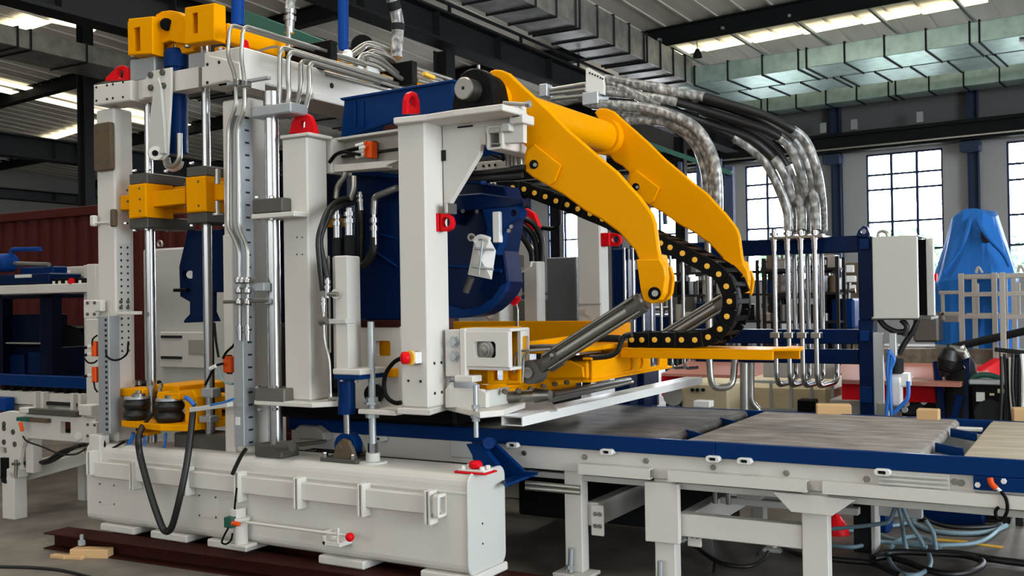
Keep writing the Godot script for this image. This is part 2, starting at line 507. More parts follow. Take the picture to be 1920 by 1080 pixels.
func hall():
	struct("floor", sh().bx(-52, 24, -0.3, 0.0, -16, 42, 0.0), M.floor, "bare grey-brown concrete floor of the factory hall")
	# wall with the tall windows, in the hall's axes
	var wins := []
	for k in range(-5, 5): wins.append([-9.03 + 3.74 * k, -6.92 + 3.74 * k])
	var holes := []
	for w in wins: holes.append(rect(w[0], w[1], 2.05, 5.67))
	struct("wall_back", sh().pv([-54, 0, 24, 0, 24, 6.3, -54, 6.3], 30.0, 30.35, holes).turn(-DL), M.wallgrey, "grey rendered hall wall pierced by tall gridded windows")
	struct("wall_back_upper", sh().bx(-54, 24, 6.3, 10, 30.0, 30.35, 0).turn(-DL), M.walldark, "dark grey upper band of the hall wall above the crane rail")
	var rows := [5.67, 5.06, 4.63, 3.69, 2.88, 2.05]
	for i in wins.size():
		var w = wins[i]
		var o := thing("window_%d" % (i + 1), "tall gridded steel hall window, number %d of the row along the grey wall" % (i + 1), "window")
		o.set_meta("kind", "structure")
		part(o, "window_frame", sh().pv([w[0], 2.05, w[1], 2.05, w[1], 5.67, w[0], 5.67], 30.02, 30.12, [rect(w[0] + 0.05, w[1] - 0.05, 2.1, 5.62)]).turn(-DL), M.colblue)
		var cw: float = (w[1] - w[0]) / 3.0
		for c in 3:
			for r in 5:
				part(o, "pane", sh().bx(w[0] + c * cw + 0.02, w[0] + (c + 1) * cw - 0.02, rows[r + 1] + 0.02, rows[r] - 0.02, 30.06, 30.07, 0).turn(-DL), M.glass)
		for c in [1, 2]: part(o, "mullion", sh().bx(w[0] + c * cw - 0.035, w[0] + c * cw + 0.035, 2.05, 5.67, 30.03, 30.11, 0).turn(-DL), M.colblue)
		for r in range(1, 5): part(o, "glazing_bar", sh().bx(w[0], w[1], rows[r] - 0.03, rows[r] + 0.03, 30.04, 30.1, 0).turn(-DL), M.colblue)
	for k in range(-6, 5):
		var p := -9.83 + 3.75 * k
		var o := thing("wall_column", "slate-blue steel column against the window wall, bay %d from the left" % (k + 7), "column", "columns of the window wall")
		o.set_meta("kind", "structure")
		part(o, "shaft", ibeam(hp(p, 0, 29.82), hp(p, 8.0, 29.82), 0.3, 0.28, null), M.colblue)
		part(o, "bracket", sh().bx(p - 0.25, p + 0.25, 5.42, 5.7, 29.3, 29.68, 0.02).turn(-DL), M.colblue)
	var cr := thing("crane_girder", "dark steel crane girder along the window wall above the windows", "girder")
	part(cr, "beam", ibeam(hp(-50, 5.97, 29.42), hp(20, 5.97, 29.42), 0.36, 0.5, null), M.girder)
	part(cr, "rail", sh().bx(-50, 20, 6.22, 6.3, 29.38, 29.46, 0.01).turn(-DL), M.dark)
	part(cr, "conduit", sh().bx(-50, 20, 5.78, 5.83, 29.1, 29.14, 0.01).turn(-DL), M.pipe)
	for p in [-10.1, -9.2, -7.4]: part(cr, "junction_box", sh().bx(p, p + 0.18, 6.32, 6.62, 29.2, 29.3, 0.01).turn(-DL), M.zinc)
	# other walls: far left, behind the camera, right with its gate
	struct("wall_left", sh().bx(-46.3, -46, 0, 10.2, -16, 38, 0), M.wallgrey, "distant grey end wall at the far left of the hall")
	struct("wall_front", sh().bx(-46, 18, 0, 10.2, -12.8, -12.5, 0), M.wallgrey, "grey hall wall behind the viewpoint")
	struct("wall_right", sh().bx(17.6, 17.9, 0, 10.2, -13, 31, 0), M.wallgrey, "grey hall wall with the daylight openings at the right")
	for k in 4: struct("window_%d" % (20 + k), sh().bx(17.45, 17.58, 0.15, 7.9, -4 + k * 5.2, 0.6 + k * 5.2, 0), M.window_glow, "bright glazed opening in the right hall wall")
	for k in 5: struct("window_%d" % (30 + k), sh().bx(-17 + k * 5.6, -12.8 + k * 5.6, 2.5, 6.5, -12.45, -12.35, 0), M.window_glow, "bright window in the wall behind the viewpoint")
	# roof: two slopes with translucent strips
	struct("ceiling", sh().pu([30.4, 8.0, 8, 9.8, -16, 7.8, -16, 8.05, 8, 10.05, 30.4, 8.25], -56, 26).turn(-DL), M.roof, "pitched underside of the hall roof in grey ribbed sheet")
	var ribs := sh()
	for k in 90: ribs.bar(hp(-48 + k * 0.72, 9.79, 8), hp(-48 + k * 0.72, 8.0, 29.9), 0.05, 0.035, 0)
	struct("trim_1", ribs, M.roof, "fine standing ribs of the roof sheets").set_meta("kind", "structure")
	var k0 := 0
	for a in [[-13.2, -11.95], [-11.9, -10.55], [-10.5, -9.2], [-9.15, -7.7], [-7.65, -6.3], [-6.25, -4.8]]:
		var s := sh().bar(hp(a[0], yroof(25.25) - 0.08, 25.25), hp(a[1], yroof(25.16) - 0.08, 25.16), 0.42, 0.04, 0.005)
		one("skylight_strip", s, M.skylight, ["first", "second", "third", "fourth", "fifth", "sixth"][k0] + " glowing panel from the left in the roof light strip above the ducts", "skylight", "roof light strip above the right ducts")
		k0 += 1
	var SK := [[-33.1, 15.0, -32.6, 24.5, 0.5, "long bright roof light strip at the far left, running away behind the dark column"], [-34.05, 15.5, -33.6, 24.5, 0.55, "second roof light strip, left of and below the long strip at far left"], [-28.4, 14.3, -25.8, 14.3, 0.75, "short square roof light above the left air duct"],
		[-25.55, 14.5, -25.2, 15.6, 0.35, "small roof light stub right beside the square roof light at upper left"], [-40.2, 22.6, -35.3, 22.0, 0.5, "low bright roof light seen between the dark girder and the dark column at left"]]
	for a in SK:
		one("skylight_strip", sh().bar(hp(a[0], yroof(a[1]) - 0.06, a[1]), hp(a[2], yroof(a[3]) - 0.06, a[3]), a[4], 0.03), M.skylight, a[5], "skylight")
	for q in [[1000, 143, -16.5, 25.6], [1000, 0, -14.6, 26.4]]: one("ceiling_lamp", sh().bx(q[2], q[2] + 0.9, yroof(q[3]) - 0.5, yroof(q[3]) - 0.42, q[3], q[3] + 0.5, 0.01).turn(-DL), M.skylight, "small square roof lamp %s" % ("left of the white hose bracket" if q[1] else "behind the white hose bracket"), "lamp")
	# rafters and ties
	var n := 0
	for q in [23.4, 17.4, 11.4, 28.6]:
		var y := yroof(q) - 0.24
		one("roof_beam", ibeam(hp(-48, y, q + 1.0), hp(20, y, q - 1.0), 0.3, 0.42, null), M.girder, ["dark roof beam running above the right air ducts", "dark roof beam crossing high over the middle of the hall", "dark roof beam nearest the ridge", "dark eaves beam behind the ducts"][n], "beam")
		n += 1
	n = 0
	for p in [-12.1, -10.35, -8.65, -6.95, -5.2]:
		one("roof_tie", sh().bar(hp(p - 0.05, 8.22, 23.2), hp(p + 0.02, 8.0, 26.4), 0.07, 0.07), M.zinc, ["first", "second", "third", "fourth", "fifth"][n] + " thin roof tie from the left across the roof light strip", "roof tie", "ties across the roof light strip")
		n += 1
	var fan := thing("hanging_lamp", "dark lamp hanging under the roof light strip near the duct corner", "lamp")
	part(fan, "cord", sh().cy(P(-8.715,8.306,24.5), P(-8.682,7.829,24.5), 0.01, -1, 6), M.dark)
	part(fan, "housing", sh().lathe(P(-8.685,7.654,24.5), Vector3.UP, [[0, 0.12], [0.1, 0.1], [0.22, 0.04]], 12), M.dark)
	# ducts
	duct("air_duct", true, -14.6, 3.0, 23.55, 24.95, 7.0, 7.45, 0.9, "galvanised air duct with black flanges, upper and nearer of the right-hand pair of runs", "duct")
	duct("air_duct", true, -13.8, 3.0, 25.06, 26.46, 7.0, 7.4, 0.83, "galvanised air duct running close behind the nearest right-hand duct, side by side with it", "duct")
	duct("air_duct", true, -13.6, 3.0, 28.35, 29.1, 7.0, 7.43, 0.86, "narrow galvanised air duct along the window wall, lowest of the right-hand ducts", "duct")
	duct("air_duct", false, 9.0, 24.6, -9.87, -8.85, 7.0, 7.62, 0.82, "broad dark-ribbed air duct running away above the yellow arms", "duct")
	duct("air_duct", false, 4.0, 26.0, -20.4, -19.18, 7.0, 7.39, 1.35, "flat galvanised air duct at upper left behind the red lifting eye", "duct")
	for a in [[-3.9, "left"], [-3.0, "right"]]:
		var g := thing("duct_grille", "dark grille in a pale frame under the nearest right-hand duct, the %s one of two" % a[1], "grille")
		part(g, "grille_frame", sh().py([a[0], 23.8, a[0] + 0.8, 23.8, a[0] + 0.8, 24.7, a[0], 24.7], 6.93, 6.99, [rect(a[0] + 0.06, a[0] + 0.74, 23.87, 24.63)]).turn(-DL), M.zinc)
		part(g, "grille", sh().bx(a[0] + 0.06, a[0] + 0.74, 6.95, 6.98, 23.87, 24.63, 0).turn(-DL), M.dark)
	# crane girders and columns that run away from the viewer
	var G := [[-9.6, 5.97, 6.5, 5.0, 30.0, "dark crane girder slanting across the middle of the roof above the blue hopper"], [-12.5, 5.7, 6.5, -2.0, 27.0, "dark crane girder in the top left corner above the yellow crosshead"],
		[-21.0, 5.0, 5.5, 6.0, 30.0, "dark crane girder behind the left column, the upper of two at left"], [-21.0, 4.05, 4.28, 6.0, 30.0, "thin dark girder above the red container, the lower of two at left"]]
	for g in G:
		var o := thing("crane_girder", g[5], "girder")
		part(o, "beam", ibeam(P(g[0], (g[1] + g[2]) / 2, g[3]), P(g[0], (g[1] + g[2]) / 2, g[4]), 0.4, g[2] - g[1], null), M.girder)
		for k in 12: part(o, "stiffener", sh().bx(g[0] - 0.17, g[0] + 0.17, g[1] + 0.03, g[2] - 0.03, g[3] + 1 + k * 2.0, g[3] + 1.012 + k * 2.0, 0), M.girder)
	var gp := thing("guard_rail", "thin dark walkway rail along the crane girder in the middle of the roof", "rail")
	part(gp, "handrail", sh().bar(P(-10.02, 6.95, 9), P(-10.02, 6.95, 30), 0.05, 0.05), M.girder)
	for k in 8: part(gp, "post", sh().bar(P(-10.02, 6.5, 10 + k * 2.6), P(-10.02, 6.95, 10 + k * 2.6), 0.05, 0.05), M.girder)
	n = 0
	for c in [[-20.55, 15.6, 8.7], [-9.75, 14.6, 5.95], [-9.75, 26.0, 5.95], [-12.5, 24.0, 5.68], [-20.55, 26.0, 7.9]]:
		one("hall_column", ibeam(P(c[0], 0, c[1]), P(c[0], c[2], c[1]), 0.26, 0.28, null), M.girder, ["black steel column standing free at upper left beside the pale machine column", "dark column under the middle crane girder, behind the hydraulic pipes", "distant dark column under the middle crane girder", "distant dark column behind the yellow beam", "farthest dark column at left"][n], "column")
		n += 1
	var gb := thing("pipe_gantry", "teal-topped pipe gantry high behind the hanging hoses", "gantry")
	part(gb, "top_rail", sh().bar(P(-7.778,4.706,18), P(-5.772,3.866,18), 0.1, 0.09), M.green)
	for x in [-7.402,-7.078,-6.76,-6.398,-5.992]: part(gb, "baluster", sh().bar(P(x, 3.0, 18), P(x, 4.15, 18), 0.07, 0.07), M.colblue)
	for x in [-7.612,-5.842]: part(gb, "support", sh().bar(P(x, 0, 18.1), P(x, 4.0, 18.1), 0.15, 0.15), M.colblue)
	one("beam_green", sh().bar(P(-9.427,5.3,9.5), P(-7.823,4.592,9.5), 0.2, 0.2), M.green, "dark green beam above and behind the yellow press beam", "beam")
	# trees outside the windows
	var tp := [[-10.5, "left of the middle"], [-7.2, "behind the middle window"], [-3.6, "behind the right window"], [-0.5, "beyond the right edge"], [-14.5, "behind the left window"]]
	for t in tp:
		var o := thing("tree", "green leafy tree outside the hall, seen through the windows, %s" % t[1], "tree")
		part(o, "trunk", sh().cy(hp(t[0], -0.2, 39), hp(t[0], 2.5, 39), 0.14, 0.09, 8), M.brown)
		var rng := RandomNumberGenerator.new()
		rng.seed = int(t[0] * 10)
		var cr2 := sh()
		for i in 800:
			var d := Vector3(rng.randfn(), rng.randfn() * 0.8, rng.randfn()).limit_length(1.7)
			var c := hp(t[0], 2.75, 39) + d * Vector3(0.85, 0.75, 0.7)
			var a := Vector3(rng.randfn(), rng.randfn(), rng.randfn()).normalized() * 0.14
			var b := a.cross(Vector3(rng.randfn(), rng.randfn(), rng.randfn())).normalized() * 0.1
			cr2.flat(c - a, c + b, c + a, Vector3.UP); cr2.flat(c - a, c + a, c - b, Vector3.UP)
		part(o, "foliage", cr2, M.leaf).set_meta("kind", "stuff")
	struct("ground", sh().bx(-60, 40, -0.5, -0.35, 30, 90, 0), M.floor, "paved yard outside the window wall")

func eye(s: Sh, l: Array, v0, v1, cx, cy_, r) -> Sh: return s.pv(l, v0, v1, [circ(cx, cy_, r, 16)], 0.006)

func frame_left():
	# base casting
	var o := thing("machine_bed", "long off-white welded machine base box with rounded edges and a clamped side bar", "machine base")
	part(o, "body", sh().pu(ls(rect(4.6, 4.975, 0.16, 0.70, 0.055)), -6.09, -2.975), M.white)
	part(o, "end_plate", sh().pu(ls(rect(4.592, 4.983, 0.152, 0.708, 0.06)), -2.975, -2.955, [], 0.006), M.white2, "smooth pale end plate")
	part(o, "side_bar", sh().bx(-5.986, -3.201, 0.482, 0.588, 4.548, 4.6, 0.006), M.white)
	part(o, "lower_ledge", sh().bx(-5.858, -2.973, 0.6, 0.612, 4.592, 4.6, 0.002), M.white)
	for x in [-5.542,-5.048,-4.593,-4.11,-3.633,-3.173]:
		for d in [-0.028, 0.0]: part(o, "clamp_plate", sh().bx(x + d, x + d + 0.017, 0.43, 0.615, 4.522, 4.6, 0.004), M.white)
	for d in [-0.02, 0.012]: part(o, "clamp_plate", sh().bx(-5.97 + d, -5.97 + d + 0.016, 0.5, 0.66, 4.515, 4.6, 0.004), M.white)
	part(o, "square_tube", sh().pu(ls(rect(4.515, 4.6, 0.475, 0.6, 0.012)), -3.131, -3.1, [rect(4.528, 4.588, 0.492, 0.583, 0.006)]), M.white)
	part(o, "tube_back", sh().bx(-3.166, -3.131, 0.49, 0.585, 4.53, 4.6, 0.003), M.white2)
	for x in [-5.772,-5.274,-4.751,-3.837,-3.105]:
		part(o, "foot_pad", sh().bx(x - 0.17, x + 0.17, 0.113, 0.162, 4.585, 4.97, 0.008), M.white)
	for x in [-5.964,-5.006]:
		var w := 0.17
		var ap := part(o, "access_panel", sh().bx(x, x + w, 0.29, 0.44, 4.598, 4.606, 0.003), M.white)
		var hs := sh()
		for e in [[0.012, 0.302], [w - 0.012, 0.302], [0.012, 0.428], [w - 0.012, 0.428]]: hs.cy(P(x + e[0], e[1], 4.599), P(x + e[0], e[1], 4.593), 0.006, -1, 8)
		part(ap, "screw", hs, M.cast)
	var eh := sh()
	for y in [0.31, 0.42]: eh.cy(P(-2.955, y, 4.73), P(-2.952, y, 4.73), 0.006, -1, 8)
	part(o, "threaded_hole", eh, M.hole)
	# locking lever on the base
	o = thing("locking_lever", "white locking lever rod with a red ball knob on the front of the machine base", "lever")
	part(o, "pivot_post", sh().cy(P(-4.585, 0.165, 4.545), P(-4.585, 0.32, 4.545), 0.045), M.white)
	part(o, "pivot_cap", sh().cy(P(-4.585, 0.32, 4.545), P(-4.585, 0.34, 4.545), 0.062), M.white)
	part(o, "pivot_foot", sh().bx(-4.677,-4.498,0.162,0.181, 4.5, 4.6), M.white)
	part(o, "rod", sh().cy(P(-4.491, 0.325, 4.5), P(-3.717, 0.325, 4.5), 0.009), M.white)
	part(o, "knob", sh().ball(P(-3.694,0.318,4.5), 0.026), M.red, "red ball knob")
	part(o, "catch_bracket", sh().bx(-3.89,-3.866,0.247,0.311, 4.49, 4.6).bx(-3.89,-3.757,0.253,0.28, 4.49, 4.6).bx(-3.926,-3.906,0.255,0.323, 4.52, 4.6), M.white)
	part(o, "catch_pin", sh().cy(P(-3.77,0.364,4.49), P(-3.772,0.279,4.49), 0.008), M.white)
	o = thing("proximity_sensor", "small dark sensor with orange plug and thin cable beside the lever pivot", "sensor")
	part(o, "sensor_body", sh().bx(-4.643,-4.575,0.285,0.349, 4.46, 4.53, 0.006), M.green)
	part(o, "plug", sh().cy(P(-4.575,0.317,4.47), P(-4.522,0.316,4.47), 0.014), M.orange)
	part(o, "mount", sh().bx(-4.623,-4.57,0.296,0.393, 4.5, 4.58), M.white)
	part(o, "lead", sh().tb(curve(W([-4.591,0.29,4.45,-4.628,0.238,4.45,-4.646,0.198,4.45,-4.611,0.192,4.45,-4.57,0.219,4.45,-4.556,0.262,4.45])), 0.006), M.black)
	part(o, "lead", sh().tb(curve(W([-4.536,0.408,4.45,-4.53,0.457,4.45,-4.516,0.538,4.45])), 0.006), M.black)
	# skid beam and floor bits
	o = thing("skid_beam", "long brown-painted steel beam lying on the floor under the machine base", "beam")
	part(o, "beam", ibeam(P(-6.255,0.055,4.472), P(-2.6, 0.055, 4.66), 0.2, 0.11, null), M.rust)
	one("skid_beam", ibeam(P(-6.2, 0.055, 4.9), P(-2.6, 0.055, 4.9), 0.14, 0.11, null), M.rust, "second brown steel beam hidden deeper under the machine base", "beam")
	one("wood_block", sh().ob(P(-5.754,0.03,4.375), Basis(Vector3.UP, 0.4), Vector3(0.26, 0.06, 0.09), 0.005), M.wood, "short thick wood offcut lying on the floor before the brown beam", "wood block", "wood offcuts on the floor")
	one("wood_block", sh().ob(P(-5.924,0.012,4.261), Basis(Vector3.UP, 0.15), Vector3(0.12, 0.024, 0.05), 0.003), M.wood, "smallest wood scrap, leftmost of those on the floor by the brown beam", "wood block", "wood offcuts on the floor")
	one("wood_block", sh().ob(P(-5.819,0.012,4.299), Basis(Vector3.UP, 0.3), Vector3(0.13, 0.024, 0.06), 0.003), M.wood, "thin pale wood scrap just left of the thick offcut on the floor", "wood block", "wood offcuts on the floor")
	var nb := sh()
	nb.lathe(P(-5.847,0.07,4.369), Vector3.UP, [[0, 0.025], [0.03, 0.025], [0.035, 0.012], [0.07, 0.012]], 6)
	one("bolt_on_wood", nb, M.zinc, "loose steel bolt standing on the wood offcut on the floor", "bolt")
	# left column
	o = thing("machine_column", "off-white square machine column at far left with grey cover plate and perforated strip", "column")
	part(o, "shaft", sh().bx(-6.084, -5.894, 0.70, 3.02, 4.70, 4.86, 0.012), M.white)
	part(o, "cap_block", sh().pv([-6.027,3.179,-5.638,3.168,-5.641,3.031,-6.03,3.038], 4.64, 4.83, [], 0.008).bx(-5.73, -5.56, 3.04, 3.18, 4.70, 4.9, 0.008), M.white)
	var s := sh()
	for q in W([-5.994,3.16,4.64,-5.882,3.161,4.64,-5.822,3.161,4.64,-5.719,3.163,4.64,-5.995,3.067,4.64,-5.884,3.066,4.64,-5.824,3.066,4.64,-5.721,3.062,4.64]): s.cy(q, q + Vector3(0, 0, 0.003), 0.009, -1, 8)
	part(o, "bolt_hole", s, M.hole)
	var cov := part(o, "cover_plate", sh().pv(ls(rect(-6.061,-5.882,2.583,2.916, 0.02)), 4.66, 4.70, [], 0.006), M.brown, "grey-brown rounded cover plate")
	s = sh()
	for q in W([-6.025,2.865,4.66,-5.919,2.863,4.66,-6.029,2.65,4.66,-5.917,2.648,4.66]): bolt(s, q, Vector3.BACK, 0.012, 0.006)
	part(cov, "cover_screw", s, M.cast)
	var strip := part(o, "side_strip", sh().bx(-5.894, -5.886, 1.296, 2.079, 4.71, 4.825, 0.002), M.white2)
	s = sh()
	for i in 17:
		var y: float = lerp(2.05, 1.33, i / 16.0)
		for v in [4.74, 4.795]: s.cy(P(-5.886, y, v), P(-5.884, y, v), 0.008, -1, 8)
	part(strip, "strip_hole", s, M.hole)
	var chan := part(o, "cable_channel", sh().bx(-5.961,-5.846,0.776,1.578, 4.60, 4.69, 0.004), M.zinc, "galvanised perforated channel")
	s = sh()
	for i in 22:
		var y: float = lerp(1.549, 0.803, i / 21.0)
		s.bx(-5.884, -5.865, y - 0.008, y + 0.008, 4.597, 4.601, 0)
	part(chan, "slot", s, M.hole)
	part(o, "base_flange", sh().bx(-6.043,-5.926,0.549,0.762, 4.58, 4.66, 0.005), M.white)
	var sarm := part(o, "small_arm", sh().bx(-5.821,-5.627,1.583,1.605, 4.64, 4.7, 0.003), M.white)
	s = sh()
	for q in W([-5.774,1.671,4.65,-5.704,1.67,4.65,-5.775,1.631,4.65,-5.705,1.63,4.65]): bolt(s, q, Vector3.BACK, 0.014, 0.012)
	part(sarm, "arm_bolt", s, M.cast)
	part(o, "burn_mark_lug", sh().bx(-5.902,-5.858,2.189,2.311, 4.66, 4.7, 0.01), M.brown)
	o = thing("tee_handle", "small white tee handle sticking out left of the pale machine column", "handle")
	part(o, "grip", sh().bx(-6.087,-6.042,2.202,2.277, 4.64, 4.68, 0.008), M.white)
	part(o, "stem", sh().cy(P(-6.042,2.223,4.66), P(-5.897,2.22,4.66), 0.009), M.white)
	one("lifting_eye", eye(sh(), [-6.007,3.222,-5.996,3.243,-5.911,3.288,-5.866,3.309,-5.817,3.306,-5.773,3.286,-5.758,3.247,-5.759,3.199], 4.715, 4.745, -5.84,3.25, 0.035), M.red, "red lifting eye plate on top of the far left column cap", "lifting eye", "red lifting eyes")
	o = thing("sensor_block", "pair of orange sensor plugs with white connectors on the left column edge", "sensor")
	for y in [[640, 668], [688, 717]]:
		part(o, "block", sh().bx(-6.034, -5.989, 1.298 if y[0] == 640 else 1.118, 1.401 if y[0] == 640 else 1.225, 4.6, 4.66, 0.005), M.orange)
	for q in W([-6.034,1.364,4.62,-6.035,1.313,4.62,-6.037,1.165,4.62]):
		part(o, "connector", sh().cy(q, q + Vector3(-0.05, 0, 0), 0.013), M.wrap); part(o, "connector_end", sh().cy(q + Vector3(-0.05, 0, 0), q + Vector3(-0.09, -0.01, 0), 0.01), M.black)
	part(o, "lead", sh().tb(curve(W([-6.105,1.283,4.6,-6.06,1.254,4.6,-6.004,1.255,4.6,-5.97,1.271,4.6])), 0.006), M.black)
	part(o, "lead", sh().tb(curve(W([-6.019,1.373,4.6,-6.012,1.417,4.6,-5.967,1.443,4.6])), 0.006), M.black)
	part(o, "lead", sh().tb(curve(W([-6.006,1.127,4.6,-5.996,1.08,4.6,-5.969,1.055,4.6])), 0.006), M.black)
	one("cable", sh().tb(curve(W([-5.875,1.349,4.6,-5.865,1.301,4.6,-5.806,1.277,4.6,-5.73,1.285,4.6,-5.665,1.322,4.6,-5.654,1.369,4.6,-5.648,1.405,4.6])), 0.007), M.black, "short black cable loop hanging on the left column's perforated strip", "cable")
	one("cable", sh().tb(curve(W([-5.939,0.761,4.62,-5.924,0.685,4.62,-5.875,0.667,4.62,-5.82,0.684,4.62,-5.733,0.722,4.62,-5.884,0.701,4.8])), 0.009), M.black, "black cable curling out below the left galvanised channel onto the base", "cable")
	# yellow press crosshead on top
	o = thing("press_crosshead", "yellow cast press crosshead on top of the frame, two slotted blocks and a domed middle", "crosshead")
	part(o, "block", sh().pv([-5.638,3.579,-5.398,3.56,-5.402,3.309,-5.643,3.335], 4.62, 4.72, [rect(-5.583,-5.52,3.347,3.508)], 0.006).bx(-5.757,-5.523,3.362,3.598, 4.71, 4.80, 0.006), M.yellow)
	part(o, "block", sh().pv([-5.096,3.569,-4.827,3.557,-4.831,3.32,-5.101,3.331], 4.62, 4.72, [rect(-5.03,-4.977,3.386,3.52)], 0.006).bx(-5.198,-4.929,3.378,3.595, 4.71, 4.82, 0.006), M.yellow)
	part(o, "dome", sh().pv([-5.529,3.566,-5.481,3.57,-5.46,3.599,-5.403,3.612,-5.326,3.607,-5.245,3.584,-5.195,3.551,-5.18,3.545,-5.184,3.363,-5.269,3.382,-5.329,3.404,-5.422,3.396,-5.533,3.347], 4.70, 4.80, [], 0.006), M.yellow)
	part(o, "hub", sh().cy(P(-5.358,3.516,4.7), P(-5.335,3.508,4.68), 0.042).cy(P(-5.335,3.508,4.68), P(-5.324,3.504,4.67), 0.02), M.black, "black hub cover")
	part(o, "lower_web", sh().bx(-5.566,-5.261,3.324,3.414, 4.76, 4.9, 0.006), M.yellow)
	part(o, "rear_beam", sh().bx(-5.0, -4.914, 3.366, 3.488, 4.82, 7.2, 0.008), M.yellow)
	part(o, "pad", sh().bx(-5.295,-5.169,3.322,3.369, 4.75, 4.85, 0.006).bx(-4.972,-4.905,3.276,3.321, 4.75, 4.85, 0.006), M.yellow)
	s = sh()
	for q in W([-5.687,3.36,4.7,-5.159,3.352,4.7,-4.854,3.289,4.7]): bolt(s, q, Vector3.DOWN, 0.022, 0.02)
	part(o, "bolt", s, M.chrome)
	for q in [[283, "left"], [391, "right"]]:
		var c: Vector3 = P(-5.662,1.543,4.8) if q[0] == 283 else P(-5.107,1.541,4.8)
		o = thing("guide_rod", "polished chrome guide rod through the yellow crossheads, %s of the two" % q[1], "rod", "chrome guide rods")
		var top: float = 3.36
		part(o, "upper_rod", sh().cy(Vector3(c.x, 2.3, c.z), Vector3(c.x, top, c.z), 0.028, -1, 20), M.chrome)
		part(o, "lower_rod", sh().cy(Vector3(c.x, 0.70, c.z), Vector3(c.x, 2.3, c.z), 0.034, -1, 20), M.chrome)
		part(o, "collar", sh().cy(Vector3(c.x, top - 0.12, c.z), Vector3(c.x, top, c.z), 0.038, -1, 20), M.chrome)
	# top plates of the frame
	one("bearing_block", sh().bx(-5.726,-5.477,3.174,3.327, 4.70, 4.95, 0.008), M.zinc, "grey steel bearing block under the left end of the yellow crosshead", "bearing block")
	one("bearing_block", sh().bx(-5.205,-5.037,3.193,3.306, 4.74, 4.95, 0.008), M.zinc, "grey steel bearing block behind the blue cylinder top", "bearing block")
	o = thing("cylinder_mount", "pale clamp block and slanted bracket plate that carry the blue upright cylinder", "bracket")
	part(o, "clamp_block", sh().py([-5.3,4.68,-5.042,4.68, -5.131, 4.8, -5.384, 4.8], 3.056, 3.189), M.white)
	var bpl := part(o, "bracket_plate", sh().pv([-5.522,3.15,-5.438,3.204,-5.25,3.205,-5.252,3.065,-5.295,2.634,-5.347,2.603,-5.459,2.612,-5.49,2.65,-5.47,2.862,-5.436,3.03,-5.525,3.033], 4.64, 4.66, [], 0.005), M.white)
	part(o, "rib", sh().pv([-5.354,3.147,-5.32,3.09,-5.282,2.637,-5.44,2.644,-5.421,2.855], 4.615, 4.64, [], 0.006), M.white2)
	s = sh()
	for q in W([-5.439,3.176,4.64,-5.326,3.179,4.64,-5.44,3.091,4.64,-5.317,3.09,4.64]): bolt(s, q, Vector3.BACK, 0.022, 0.018)
	part(bpl, "bolt", s, M.cast)
	part(o, "pin_boss", sh().cy(P(-5.36,2.645,4.6), P(-5.477,2.667,4.7), 0.045), M.white)
	part(o, "pin", sh().cy(P(-5.36,2.644,4.595), P(-5.482,2.667,4.7), 0.02), M.black)
	o = thing("hydraulic_cylinder", "slim upright dark blue hydraulic cylinder between the chrome rods", "cylinder")
	var cc: Vector3 = P(-5.353,2.87,4.78)
	part(o, "barrel", sh().lathe(Vector3(cc.x, 2.655, cc.z), Vector3.UP, [[0, 0.06], [0.01, 0.068], [0.62, 0.068], [0.63, 0.06]], 22), M.blue)
	part(o, "head", sh().lathe(Vector3(cc.x, 3.237, cc.z), Vector3.UP, [[0, 0.085], [0.1, 0.085], [0.125, 0.07]], 10), M.blue)
	part(o, "piston_rod", sh().cy(Vector3(cc.x, 3.346, cc.z), Vector3(cc.x, 3.397, cc.z), 0.022), M.chrome)
	part(o, "port", sh().tb(bend(W([-5.245,2.777,4.7,-5.248,2.601,4.7,-5.309,2.56,4.7,-5.36,2.575,4.7]), 0.05), 0.018), M.pipe)
	part(o, "clevis", sh().tb(curve(W([-5.443,2.638,4.76,-5.433,2.594,4.76,-5.393,2.566,4.76,-5.331,2.572,4.76,-5.31,2.606,4.76])), 0.026), M.white2)
	# middle yellow crosshead
	o = thing("sliding_crosshead", "yellow sliding crosshead halfway up the chrome rods with grey clamp blocks", "crosshead")
	part(o, "left_plate", sh().pv([-5.708,2.464,-5.533,2.466,-5.532,2.237,-5.706,2.235], 4.66, 4.90, [], 0.008), M.yellow)
	part(o, "right_plate", sh().pv([-5.156,2.474,-4.975,2.474,-4.97,2.244,-5.15,2.244], 4.66, 4.90, [], 0.008), M.yellow)
	part(o, "cross_bar", sh().pv([-5.584,2.417,-5.228,2.414,-5.23,2.312,-5.586,2.308], 4.72, 4.86, [], 0.006), M.yellow)
	part(o, "rear_bar", sh().bx(-5.798,-5.434,2.282,2.46, 4.9, 5.0, 0.006), M.yellow)
	part(o, "right_bar", sh().bx(-5.043,-4.869,2.318,2.439, 4.74, 4.9, 0.006), M.yellow)
	part(o, "side_lug", sh().bx(-5.89,-5.802,2.307,2.41, 4.74, 4.84, 0.006), M.yellow)
	for q in [[-5.733,-5.552,2.469,2.542, 5.12], [-5.738,-5.552,2.168,2.248, 5.1], [-5.178,-4.997,2.479,2.545, 4.98], [-5.179,-4.997,2.176,2.249, 4.98]]:
		part(o, "clamp_block", sh().bx(q[0], q[1], q[2], q[3], 4.69, q[4], 0.006), M.cast)
	s = sh()
	for q in W([-5.713,2.353,4.68,-5.59,2.36,4.68,-5.714,2.273,4.68,-5.591,2.281,4.68,-5.717,2.43,4.68,-5.594,2.433,4.68,-5.159,2.434,4.68,-5.036,2.439,4.68,-5.157,2.284,4.68,-5.034,2.283,4.68]): s.cy(q + Vector3(0, 0, 0.016), q + Vector3(0, 0, 0.022), 0.009, -1, 8)
	part(o, "plate_screw", s, M.brown)
	s = sh()
